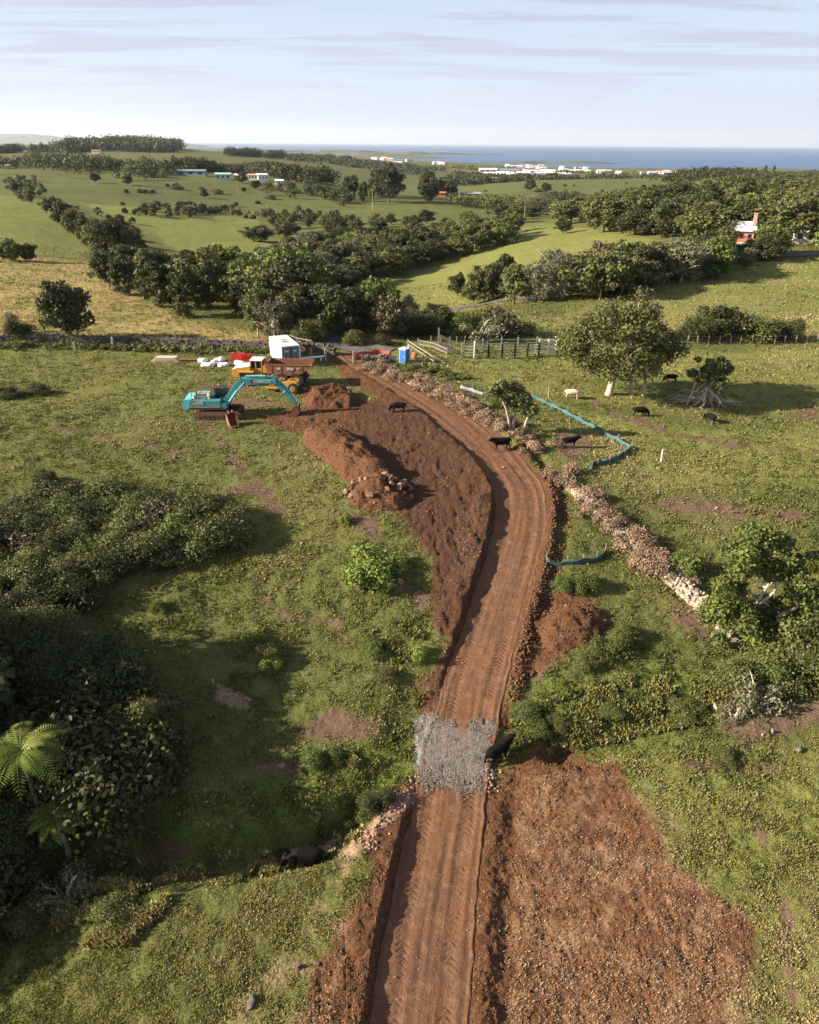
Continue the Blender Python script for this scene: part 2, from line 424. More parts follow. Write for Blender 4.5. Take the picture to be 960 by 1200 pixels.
GR_A, GR_B, GR_C = (0.148, 0.152, 0.040), (0.108, 0.114, 0.031), (0.205, 0.182, 0.068)
def attr(t, n):
    a = N(t, 'ShaderNodeAttribute'); a.attribute_name = n; return a.outputs['Fac']
def soil_color(t, pos, damp=None):
    n1 = noise(t, pos, 0.55, 5, 0.6); n2 = noise(t, pos, 5.5, 5, 0.7); n3 = noise(t, pos, 22, 3, 0.6)
    c = mix_col(t, ramp(t, n1, [(0.35, 0.0), (0.65, 1.0)]), (0.118, 0.054, 0.023), (0.195, 0.096, 0.043))
    c = mix_col(t, ramp(t, n2, [(0.40, 0.0), (0.62, 1.0)]), c, (0.060, 0.028, 0.018))
    c = mix_col(t, math_node(t, 'MULTIPLY', ramp(t, n3, [(0.60, 0.0), (0.70, 1.0)]), 0.55), c, (0.34, 0.19, 0.12))
    return c, n2, n3
def make_ground_mat():
    m, t, b = new_mat('pasture', 0.95, 0.08)
    geo = N(t, 'ShaderNodeNewGeometry'); pos = geo.outputs['Position']
    vl = N(t, 'ShaderNodeVectorMath', operation='LENGTH'); wire(t, pos, vl.inputs[0])
    g1 = noise(t, pos, 0.045, 5, 0.6); g2 = noise(t, pos, 0.7, 5, 0.65); g3 = noise(t, pos, 6.0, 4, 0.7); g4 = noise(t, pos, 0.010, 4, 0.6); g5 = noise(t, pos, 0.16, 5, 0.65)
    c = mix_col(t, ramp(t, g1, [(0.35, 0.0), (0.65, 1.0)]), GR_A, GR_B)
    c = mix_col(t, ramp(t, g2, [(0.42, 0.0), (0.66, 0.75)]), c, GR_C)
    c = mix_col(t, ramp(t, g3, [(0.52, 0.0), (0.68, 0.8)]), c, (0.05, 0.062, 0.018))
    c = mix_col(t, ramp(t, g5, [(0.56, 0.0), (0.72, 0.55)]), c, (0.12, 0.085, 0.04))
    c = mix_col(t, math_node(t, 'MULTIPLY', ramp(t, g4, [(0.40, 0.0), (0.62, 1.0)]), 0.5), c, (0.072, 0.088, 0.03))
    g6 = noise(t, pos, 0.035, 7, 0.72)
    fl = math_node(t, 'MULTIPLY', ramp(t, g6, [(0.54, 0.0), (0.62, 0.8)]), attr(t, 'farland'))
    c = mix_col(t, math_node(t, 'MULTIPLY', attr(t, 'farland'), 0.55), c, (0.070, 0.088, 0.028))
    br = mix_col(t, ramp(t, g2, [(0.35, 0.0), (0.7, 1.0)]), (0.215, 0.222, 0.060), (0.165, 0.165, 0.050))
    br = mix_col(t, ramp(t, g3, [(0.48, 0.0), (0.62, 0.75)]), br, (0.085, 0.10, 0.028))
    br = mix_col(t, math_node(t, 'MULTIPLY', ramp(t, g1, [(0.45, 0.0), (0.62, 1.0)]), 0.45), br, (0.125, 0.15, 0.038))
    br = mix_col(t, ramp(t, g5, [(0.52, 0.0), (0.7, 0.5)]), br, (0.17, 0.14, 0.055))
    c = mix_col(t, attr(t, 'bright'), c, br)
    c = mix_col(t, fl, c, (0.060, 0.058, 0.026))
    dr = mix_col(t, ramp(t, g2, [(0.35, 0.0), (0.7, 1.0)]), (0.34, 0.25, 0.10), (0.24, 0.19, 0.075))
    dr = mix_col(t, ramp(t, g5, [(0.5, 0.0), (0.66, 1.0)]), dr, (0.15, 0.15, 0.045))
    c = mix_col(t, attr(t, 'dry'), c, dr)
    lu = mix_col(t, ramp(t, g3, [(0.35, 0.0), (0.7, 1.0)]), (0.15, 0.19, 0.035), (0.07, 0.10, 0.022))
    c = mix_col(t, math_node(t, 'MULTIPLY', attr(t, 'lush'), 0.75), c, lu)
    ba = mix_col(t, g3, (0.10, 0.06, 0.045), (0.20, 0.12, 0.085))
    ba = mix_col(t, ramp(t, noise(t, pos, 9, 3, 0.7), [(0.6, 0.0), (0.7, 0.6)]), ba, (0.34, 0.25, 0.19))
    c = mix_col(t, math_node(t, 'MULTIPLY', attr(t, 'bare'), ramp(t, g3, [(0.3, 0.5), (0.5, 1.0)])), c, ba)
    so, s2, s3 = soil_color(t, pos)
    so = mix_col(t, math_node(t, 'MULTIPLY', attr(t, 'damp'), 0.75), so, mix_col(t, s2, (0.045, 0.024, 0.017), (0.10, 0.052, 0.034)))
    c = mix_col(t, attr(t, 'dirt'), c, so)
    st = mix_col(t, ramp(t, noise(t, pos, 14, 3, 0.7), [(0.4, 0.0), (0.6, 1.0)]), (0.20, 0.115, 0.065), (0.42, 0.28, 0.175))
    sf = math_node(t, 'MULTIPLY', attr(t, 'straw'), ramp(t, noise(t, pos, 0.9, 6, 0.75), [(0.46, 0.0), (0.64, 0.6)]))
    c = mix_col(t, sf, c, st)
    gr = mix_col(t, ramp(t, noise(t, pos, 16, 3, 0.8), [(0.35, 0.0), (0.65, 1.0)]), (0.08, 0.075, 0.07), (0.42, 0.40, 0.38))
    c = mix_col(t, attr(t, 'gravel'), c, gr)
    c = mix_col(t, math_node(t, 'MULTIPLY', attr(t, 'pale'), 0.8), c, (0.36, 0.23, 0.16))
    wire(t, c, b.inputs['Base Color'])
    nb = math_node(t, 'ADD', math_node(t, 'MULTIPLY', noise(t, pos, 4.5, 4, 0.75), 0.7), math_node(t, 'MULTIPLY', noise(t, pos, 18, 3, 0.7), 0.3))
    bp = N(t, 'ShaderNodeBump'); bp.inputs['Distance'].default_value = 0.22; bp.inputs['Strength'].default_value = 0.9
    wire(t, nb, bp.inputs['Height']); wire(t, bp.outputs[0], b.inputs['Normal'])
    return m
MG = make_ground_mat()

# ---------------------------------------------------------------- the ground sheet
srow = np.arange(1330, 360, -1.45)
Yn = 29.0 / np.tan(np.arctan((srow - 600) / F) + PITCH)
Yn = Yn[(Yn > 9) & (Yn < 150)]
Yrows = np.concatenate([[-40, -20, -8, 0, 4, 7], np.sort(Yn), 150 * 1.013 ** np.arange(1, 352)])
uin = np.arange(-0.535, 0.536, 1.55 / 972)
side = 0.535 + np.cumsum(0.0016 * 1.13 ** np.arange(1, 40)); side = side[side < 2.2]
Ucols = np.concatenate([-side[::-1], uin, side])
YY, UU = np.meshgrid(Yrows, Ucols, indexing='ij')
XX = UU * (np.maximum(YY, -12) + 15)
ZZ = ground(XX, YY)
mk = {}
mk['dirt'] = mask('dirt', XX, YY, 1.5, 0.45)
mk['straw'] = mask('straw', XX, YY, 0.9, 0.5)
mk['gravel'] = mask('gravel', XX, YY, 0.5, 0.15)
mk['dry'] = mask('dry', XX, YY, 4.0, 2.0, 9.0)
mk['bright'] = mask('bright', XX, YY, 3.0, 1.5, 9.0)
mk['bare'] = mask('bare', XX, YY, 1.5, 0.5, 1.5)
mk['farland'] = sstep(300, 600, YY)
mk['damp'] = mask('damp', XX, YY, 2.0, 1.2, 2.5)
mk['pale'] = mask('pale', XX, YY, 1.0, 0.4, 1.5)
mk['lush'] = mask('lush', XX, YY, 2.5, 1.5, 3.0)
nearw = sstep(150, 60, YY)
d_ = mk['dirt']
rough_d = 0.12 * fbm(XX / 0.7, YY / 0.9, 71, 4, 0.62) + 0.05 * fbm(XX / 0.22, YY / 0.22, 73, 2)
rg_ = 1 - 2 * np.abs(fbm((XX + .3 * YY) / 1.9, YY / 4.5, 83, 3))
rough_d = rough_d + mk['damp'] * (0.07 * np.maximum(0, rg_) ** 3 - 0.07 * np.exp(-(fbm(XX / 1.5, YY / 5.0, 85, 3) / .07) ** 2) + .09 * fbm(XX / .35, YY / .4, 87, 4, .7))
rough_g = 0.11 * fbm(XX / 0.8, YY / 0.8, 75, 4, 0.7) + 0.05 * np.maximum(0, fbm(XX / 0.35, YY / 0.35, 77, 2))
# bulldozer scars running along the track through the cleared ground
sc_ = np.abs(fbm((XX * 0.96 + YY * 0.10) / 0.55, (YY - XX * 0.1) / 7.0, 79, 2))
rough_d = rough_d - 0.05 * np.exp(-(sc_ / 0.08) ** 2) * sstep(0.0, 0.4, fbm(XX / 5, YY / 5, 81, 2))
ti_, dt_ = near_path(XX[(YY > 5) & (YY < 122)], YY[(YY > 5) & (YY < 122)], TPc)
ind = np.zeros(XX.shape); ind[(YY > 5) & (YY < 122)] = sstep(0.0, 0.5, np.abs(dt_) - np.interp(ti_, np.arange(len(TPc)), TPw))
ZZ = ZZ + nearw * ind * (rough_d * d_ + rough_g * (1 - d_))
nr, nc = XX.shape
idx = np.arange(nr * nc).reshape(nr, nc)
Fc = np.stack([idx[:-1, :-1], idx[:-1, 1:], idx[1:, 1:], idx[1:, :-1]], -1).reshape(-1, 4)
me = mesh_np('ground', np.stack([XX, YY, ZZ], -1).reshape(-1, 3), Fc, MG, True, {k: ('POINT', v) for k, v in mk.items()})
struct(link('ground', me))

# ---------------------------------------------------------------- sea and far shores
def water_mat(name, col, rough, scale):
    m, t, b = new_mat(name, rough, 0.22)
    geo = N(t, 'ShaderNodeNewGeometry')
    n1 = noise(t, geo.outputs['Position'], scale, 5, 0.6)
    wire(t, mix_col(t, ramp(t, noise(t, geo.outputs['Position'], scale * 0.04, 4, 0.6), [(0.35, 0.0), (0.65, 1.0)]), col, tuple(v * 1.35 for v in col)), b.inputs['Base Color'])
    bp = N(t, 'ShaderNodeBump'); bp.inputs['Strength'].default_value = 0.6; bp.inputs['Distance'].default_value = 0.5 / max(scale * 10, 1)
    wire(t, n1, bp.inputs['Height']); wire(t, bp.outputs[0], b.inputs['Normal'])
    return m
me = mesh_np('sea', [(-60000, 3000, 0), (60000, 3000, 0), (60000, 70000, 0), (-60000, 70000, 0)], [(0, 1, 2, 3)], water_mat('sea_water', (0.010, 0.055, 0.15), 0.35, 0.02))
struct(link('sea', me))
# ---------------------------------------------------------------- foliage
def leaf_mat(name, a, b_, var=0.35, trans=0.22):
    m, t, b = new_mat(name, 0.6, 0.25)
    oi = N(t, 'ShaderNodeObjectInfo'); tint = attr(t, 'tint')
    c = mix_col(t, tint, a, b_)
    hs = N(t, 'ShaderNodeHueSaturation'); wire(t, c, hs.inputs['Color'])
    wire(t, math_node(t, 'ADD', math_node(t, 'MULTIPLY', oi.outputs['Random'], var), 1 - var / 2), hs.inputs['Value'])
    wire(t, math_node(t, 'ADD', math_node(t, 'MULTIPLY', oi.outputs['Random'], 0.035), 0.483), hs.inputs['Hue'])
    wire(t, hs.outputs[0], b.inputs['Base Color'])
    tr = N(t, 'ShaderNodeBsdfTranslucent'); wire(t, hs.outputs[0], tr.inputs[0])
    ms = N(t, 'ShaderNodeMixShader'); ms.inputs[0].default_value = trans
    wire(t, b.outputs[0], ms.inputs[1]); wire(t, tr.outputs[0], ms.inputs[2])
    wire(t, ms.outputs[0], t.nodes['Material Output'].inputs['Surface'])
    return m
LF = dict(
 dark=leaf_mat('leaf_dark', (0.026, 0.034, 0.012), (0.080, 0.086, 0.026)),
 olive=leaf_mat('leaf_olive', (0.050, 0.058, 0.018), (0.155, 0.158, 0.046)),
 green=leaf_mat('leaf_green', (0.045, 0.068, 0.016), (0.145, 0.165, 0.038)),
 fresh=leaf_mat('leaf_fresh', (0.095, 0.135, 0.020), (0.21, 0.25, 0.045)),
 brown=leaf_mat('leaf_brown', (0.075, 0.060, 0.030), (0.15, 0.12, 0.06)),
 dead=leaf_mat('dead_twigs', (0.13, 0.085, 0.05), (0.36, 0.26, 0.155), trans=0.1),
 grey=leaf_mat('leaf_grey', (0.085, 0.085, 0.045), (0.19, 0.175, 0.10)),
 blade=leaf_mat('grass_blades', (0.080, 0.105, 0.022), (0.205, 0.205, 0.058), var=0.0, trans=0.3))
def bark_mat(name, a, b_):
    m, t, b = new_mat(name, 0.9, 0.1)
    tc = N(t, 'ShaderNodeTexCoord'); n = noise(t, tc.outputs['Object'], 3.0, 5, 0.7)
    wire(t, mix_col(t, ramp(t, n, [(0.35, 0.0), (0.65, 1.0)]), a, b_), b.inputs['Base Color'])
    bp = N(t, 'ShaderNodeBump'); bp.inputs['Strength'].default_value = 0.6; bp.inputs['Distance'].default_value = 0.08
    wire(t, n, bp.inputs['Height']); wire(t, bp.outputs[0], b.inputs['Normal'])
    return m
BK = bark_mat('bark_dark', (0.07, 0.05, 0.035), (0.17, 0.13, 0.10))
BKP = bark_mat('bark_pale', (0.30, 0.24, 0.18), (0.55, 0.46, 0.36))

def unit(v): return v / np.maximum(np.linalg.norm(v, axis=-1, keepdims=True), 1e-9)
def leaves(cent, rad, total, size, rng, flat=0.75, up_bias=0.35, long=1.5):
    cent = np.asarray(cent, float); rad = np.asarray(rad, float)
    w = rad ** 2; w = w / w.sum()
    ci = rng.choice(len(cent), total, p=w)
    d = unit(rng.normal(size=(total, 3)) + np.array([0, 0, up_bias]))
    r = rad[ci] * rng.uniform(0.55, 1.08, total)
    # every clump is itself knobbly
    kn = 1 + 0.22 * np.sin(d[:, 0] * 7 + ci * 1.7) * np.sin(d[:, 1] * 6 + ci) + 0.15 * np.sin(d[:, 2] * 9 + ci * 2.3)
    p = cent[ci] + d * (r * kn)[:, None] * np.array([1, 1, flat])
    nrm_ = unit(d + rng.normal(size=(total, 3)) * 0.75)
    t1 = unit(np.cross(nrm_, rng.normal(size=(total, 3)))); t2 = np.cross(nrm_, t1)
    s = size * rng.uniform(0.6, 1.35, total)[:, None]
    a = t1 * s * long * 0.5; b = t2 * s * 0.5
    V = np.stack([p - a, p - b * 0.9 + a * 0.1, p + a, p + b * 0.9 + a * 0.1], 1).reshape(-1, 3)
    ctint = rng.uniform(0, 1, len(cent))[ci]
    tint = np.clip(ctint * 0.55 + rng.uniform(0, 0.6, total), 0, 1)
    return V, tint
def leaf_mesh(name, V, tint, mat):
    n = len(V) // 4
    return mesh_np(name, V, np.arange(n * 4).reshape(n, 4), mat, False, {'tint': ('FACE', tint)})
def tube_np(path, radii, sides=7):
    path = np.asarray(path, float); V = []; Fc = []
    for i, p in enumerate(path):
        tg = path[min(i + 1, len(path) - 1)] - path[max(i - 1, 0)]; tg = tg / (np.linalg.norm(tg) + 1e-9)
        a = np.cross(tg, [0.31, 0.95, 0.05] if abs(tg[2]) > 0.5 else [0, 0, 1]); a = a / (np.linalg.norm(a) + 1e-9); b = np.cross(tg, a)
        for k in range(sides):
            q = 2 * math.pi * k / sides
            V.append(p + (a * math.cos(q) + b * math.sin(q)) * radii[i])
    for i in range(len(path) - 1):
        for k in range(sides):
            Fc.append([i * sides + k, i * sides + (k + 1) % sides, (i + 1) * sides + (k + 1) % sides, (i + 1) * sides + k])
    n = len(V); V.append(path[0]); V.append(path[-1])
    for k in range(sides):
        Fc.append([n, (k + 1) % sides, k, k]); Fc.append([n + 1, (len(path) - 1) * sides + k, (len(path) - 1) * sides + (k + 1) % sides, (len(path) - 1) * sides + (k + 1) % sides])
    return V, Fc
class Tubes:
    def __init__(s): s.V = []; s.F = []
    def add(s, path, radii, sides=7):
        v, f = tube_np(path, radii, sides); o = len(s.V)
        s.V += list(v); s.F += [[i + o for i in q] for q in f]
    def mesh(s, name, mat):
        me = bpy.data.meshes.new(name)
        fs = [q if q[2] != q[3] else q[:3] for q in s.F]
        me.from_pydata([tuple(v) for v in s.V], [], fs); me.materials.append(mat)
        for p in me.polygons: p.use_smooth = True
        return me
def limb(rng, a, b, r0, r1, wob=0.12, n=5):
    a = np.array(a, float); b = np.array(b, float); L = np.linalg.norm(b - a); pts = []
    for k in range(n):
        t = k / (n - 1); p = a + (b - a) * t
        if 0 < k < n - 1: p = p + rng.normal(size=3) * L * wob * 0.5 + np.array([0, 0, L * 0.06 * math.sin(math.pi * t)])
        pts.append(p)
    return pts, [r0 + (r1 - r0) * k / (n - 1) for k in range(n)]
def clumps_round(rng, Rr, H, z0, k, cr=0.38, top=1.0, hole=0.15):
    """clump centres over an uneven ellipsoid crown from z0 to z0+H"""
    d = unit(rng.normal(size=(k, 3)) + np.array([0, 0, 0.25]))
    az = np.arctan2(d[:, 1], d[:, 0])
    lob = 1 + 0.16 * np.sin(az * 2 + rng.uniform(0, 6)) + 0.13 * np.sin(az * 3 + rng.uniform(0, 6)) + 0.10 * np.sin(d[:, 2] * 5 + rng.uniform(0, 6))
    rr = rng.uniform(0.5, 0.86, k) * lob
    c = d * rr[:, None] * np.array([Rr, Rr, H / 2]) + np.array([0, 0, z0 + H / 2])
    rad = Rr * cr * rng.uniform(0.55, 1.15, k)
    return c, rad
PROT = {}
def proto(key, name, kind, mat, h, r, z0, k, n, size, cr=0.38, flat=0.75, bark=None, trunk_r=0.25, shape=None, limbs=6, dead=0, seed=0):
    rng = np.random.default_rng(seed + 100)
    c, rad = clumps_round(rng, r, h - z0, z0, k, cr)
    if shape == 'flat':      # umbrella crown
        c[:, 2] = z0 + (h - z0) * (0.55 + 0.40 * (1 - (np.hypot(c[:, 0], c[:, 1]) / r) ** 2)) + rng.normal(size=k) * 0.08 * h - 0.1 * h
    if shape == 'cone':
        f = (c[:, 2] - z0) / (h - z0); c[:, :2] *= (1.15 - f)[:, None]; rad *= (1.15 - 0.65 * f)
    if shape == 'tall':
        f = (c[:, 2] - z0) / (h - z0); c[:, :2] *= (0.75 + 0.4 * np.sin(f * 3.1))[:, None]
    V, ti = leaves(c, rad, n, size, rng, flat)
    root = empty(name, (0, 0, -500))
    tb = Tubes(); top = z0 + (h - z0) * 0.55
    lean = rng.normal(size=2) * h * 0.03
    tb.add([(0, 0, -0.5), (0, 0, 0.1), (lean[0] * .3, lean[1] * .3, top * 0.4), (lean[0], lean[1], top)], [trunk_r * 1.7, trunk_r * 1.25, trunk_r * 0.9, trunk_r * 0.45], 8)
    order = np.argsort(-rad)[:limbs]
    for j in order:
        f = rng.uniform(0.3, 0.75)
        p_, r_ = limb(rng, (lean[0] * f, lean[1] * f, top * f), c[j] * np.array([0.92, 0.92, 1]), trunk_r * 0.5, trunk_r * 0.12)
        tb.add(p_, r_, 5)
    for j in range(dead):
        a_ = rng.uniform(0, 6.28); q = np.array([math.cos(a_) * r * 1.05, math.sin(a_) * r * 1.05, rng.uniform(0.4, 0.95) * h])
        p_, r_ = limb(rng, (0, 0, top * 0.5), q, trunk_r * 0.4, trunk_r * 0.06); tb.add(p_, r_, 4)
    link('trunk', tb.mesh('trunk', bark or BK), root)
    link('crown', leaf_mesh('crown', V, ti, LF[mat]), root)
    PROT[key] = root; root['h'] = h; root['r'] = r; root['used'] = 0; root['cat0'] = kind
    return root
def bush_proto(key, name, mat, h, r, k, n, size, cr=0.42, flat=0.8, twigs=8, seed=0, bark=None):
    rng = np.random.default_rng(seed + 500)
    c, rad = clumps_round(rng, r, h * 1.25, -h * 0.3, k, cr)
    c[:, 2] = np.maximum(c[:, 2], 0.12 * h)
    V, ti = leaves(c, rad, n, size, rng, flat)
    V = V.reshape(-1, 4, 3); V = V[V[:, :, 2].min(1) > -0.25]; ti = ti[:len(V)]
    root = empty(name, (0, 0, -500))
    tb = Tubes()
    for j in range(twigs):
        e = c[rng.integers(len(c))] * np.array([0.95, 0.95, 1.0]) + np.array([0, 0, h * 0.22])
        p_, r_ = limb(rng, (rng.normal() * 0.12 * r, rng.normal() * 0.12 * r, -0.1), e, 0.05, 0.012); tb.add(p_, r_, 4)
    link('stem', tb.mesh('stem', bark or BK), root)
    link('foliage', leaf_mesh('foliage', V.reshape(-1, 3), ti, LF[mat]), root)
    PROT[key] = root; root['h'] = h; root['r'] = r; root['used'] = 0; root['cat0'] = 'bush'
    return root
proto('round_dark', 'evergreen_tree', 'tree', 'dark', 9, 4.4, 0.1, 54, 5000, 0.42, 0.34, seed=1)
proto('round_olive', 'round_crowned_tree', 'tree', 'olive', 10, 4.8, 0.5, 54, 5000, 0.42, 0.32, seed=2, bark=BKP)
proto('round_green', 'broadleaf_tree', 'tree', 'green', 8, 4.6, 0.2, 50, 4800, 0.40, 0.34, seed=3)
proto('wide_dark', 'spreading_tree', 'tree', 'dark', 9, 6.0, 0.8, 74, 6400, 0.42, 0.26, flat=0.65, seed=4)
proto('wide_olive', 'spreading_tree', 'tree', 'olive', 8, 5.6, 1.4, 60, 5400, 0.42, 0.26, flat=0.6, seed=5, dead=2)
proto('tall_dark', 'tall_tree', 'tree', 'dark', 13, 3.9, 0.4, 56, 4600, 0.45, 0.34, seed=6, shape='tall')
proto('tall_olive', 'tall_tree', 'tree', 'olive', 13, 4.2, 1.2, 54, 4800, 0.45, 0.32, seed=7, shape='tall', bark=BKP, dead=2)
proto('loose_grey', 'thin_crowned_tree', 'tree', 'grey', 8, 4.0, 0.6, 42, 2600, 0.30, 0.30, seed=8, bark=BKP, dead=8)
proto('brown', 'brown_leaved_tree', 'tree', 'brown', 7, 3.8, 0.8, 36, 2800, 0.36, 0.34, seed=9, dead=5)
proto('pine', 'pine_tree', 'pine tree', 'dark', 22, 5.0, 3.0, 60, 4200, 0.8, 0.30, seed=10, shape='cone', trunk_r=0.4)
for k_i in range(3):
    bush_proto('bush_dark%d' % k_i, 'shrub', 'dark', 2.2, 1.7, 30, 9000, 0.09, seed=20 + k_i)
    bush_proto('bush_olive%d' % k_i, 'shrub', 'olive', 2.0, 1.7, 30, 8400, 0.09, seed=30 + k_i, bark=BKP, twigs=14)
    bush_proto('bush_green%d' % k_i, 'shrub', 'green', 1.8, 1.6, 28, 8000, 0.09, seed=40 + k_i)
for k_i in range(3):
    bush_proto('thick_bush%d' % k_i, 'shrub', ['dark', 'olive', 'green'][k_i], 4.2, 2.7, 70, 38000, 0.075, cr=.28, seed=60 + k_i, twigs=10)
bush_proto('bush_fresh', 'shrub', 'fresh', 1.3, 1.3, 22, 3600, 0.11, seed=50)
bush_proto('bush_fresh2', 'shrub', 'fresh', 1.1, 1.5, 24, 3200, 0.11, seed=51)
bush_proto('bush_grey', 'shrub', 'grey', 1.6, 1.3, 20, 1800, 0.10, seed=52, bark=BKP, twigs=26)
bush_proto('bush_brown', 'shrub', 'brown', 1.5, 1.6, 22, 3000, 0.13, seed=53, twigs=20)
def plant(key, x, y, h, rz=None, label=None, cat=None, group=None, wide=1.0, sink=0.05):
    p = PROT[key]; s = h / p['h']
    rz = rng_pl.uniform(0, 6.28) if rz is None else rz
    loc = (x, y, gz(x, y) - sink * h)
    if not p['used']:
        p['used'] = 1; o = p; o.location = loc; o.rotation_euler = (0, 0, rz); o.scale = (s * wide, s * wide, s)
        if label: o['label'] = label
        o['category'] = cat or p['cat0']
        if group: o['group'] = group
    else:
        o = dup(p, loc, rz, (s * wide, s * wide, s), label, cat or p['cat0'], group)
        if not group and 'group' in o: del o['group']
    return o
rng_pl = np.random.default_rng(5)
def plant_px(key, px, py, h, label, wide=1.0, cat=None, group=None, rz=None, sink=0.05):
    q = P([(px, py)])[0]
    return plant(key, q[0], q[1], h, rz, label, cat, group, wide, sink)
def scatter(poly, spacing, rng, tries=4000, jit=True):
    w = P(poly); lo = w.min(0); hi = w.max(0); pts = []
    cand = rng.uniform(lo, hi, size=(tries, 2))
    s = sdist(cand[:, 0], cand[:, 1], w)
    for c in cand[s > 0]:
        if all((c[0] - p[0]) ** 2 + (c[1] - p[1]) ** 2 > spacing ** 2 for p in pts): pts.append(c)
    return pts
def wood(poly, spacing, keys, hr, labels, group, seed, wide=1.0, avoid=None, gap=None, low=None):
    rng = np.random.default_rng(seed)
    pts = [c for c in scatter(poly, spacing, rng)]
    uu = np.array([c[0] / (c[1] + 15) for c in pts]); yy_ = np.array([c[1] for c in pts])
    ru = uu.argsort().argsort() / max(1, len(pts) - 1); ry = yy_.argsort().argsort() / max(1, len(pts) - 1)
    rows_ = np.minimum(3, (ry * 4).astype(int))
    for q_ in range(4):
        m_ = np.where(rows_ == q_)[0]; ru[m_] = uu[m_].argsort().argsort() / max(1, len(m_))
    for ci, c in enumerate(pts):
        side_w = ['left end', 'left part', 'centre left', 'centre', 'centre right', 'right part', 'right end'][min(6, int(ru[ci] * 7))]
        row_w = ['front', 'near', 'inner', 'back'][min(3, int(ry[ci] * 4))]
        if avoid is not None and any((c[0] - a[0]) ** 2 + (c[1] - a[1]) ** 2 < a[2] ** 2 for a in avoid): continue
        pxn = 480 + 972 * c[0] / (c[1] + 15); hs_ = 1.0
        if gap is not None and gap[0] < pxn < gap[1] and c[1] < gap[2]: continue
        if low is not None and low[0] < pxn < low[1]: hs_ = .5
        k = keys[rng.integers(len(keys))]
        lab = (labels[k] if isinstance(labels, dict) else labels) + ', %s row, %s' % (row_w, side_w)
        plant(k, c[0], c[1], rng.uniform(*hr) * hs_, rng.uniform(0, 6.28), lab, None, group + {'r': '', 'w': '', 't': '', 'l': '', 'b': '', 'p': ''}[k[0]], wide * rng.uniform(0.85, 1.2))
def lab(where):
    return {'round_dark': 'dark green round crowned tree ' + where, 'round_olive': 'olive round crowned tree ' + where,
            'round_green': 'mid green round crowned tree ' + where, 'wide_dark': 'dark spreading tree ' + where,
            'wide_olive': 'olive flat topped spreading tree ' + where, 'tall_dark': 'tall narrow dark tree ' + where,
            'tall_olive': 'tall olive tree with pale trunk ' + where, 'loose_grey': 'thin grey tree with bare twigs ' + where,
            'brown': 'brown leaved tree ' + where, 'pine': 'tall dark pine ' + where,
            **{'bush_%s%d' % (c, i): '%s shrub %s' % ({'dark': 'dark green', 'olive': 'olive', 'green': 'mid green'}[c], where) for c in ('dark', 'olive', 'green') for i in range(3)},
            'thick_bush0': 'tall dark shrub ' + where, 'thick_bush1': 'tall olive shrub ' + where, 'thick_bush2': 'tall green shrub ' + where,
            'bush_grey': 'grey twiggy shrub ' + where, 'bush_brown': 'brown shrub ' + where, 'bush_fresh': 'bright green shrub ' + where, 'bush_fresh2': 'bright green low shrub ' + where}

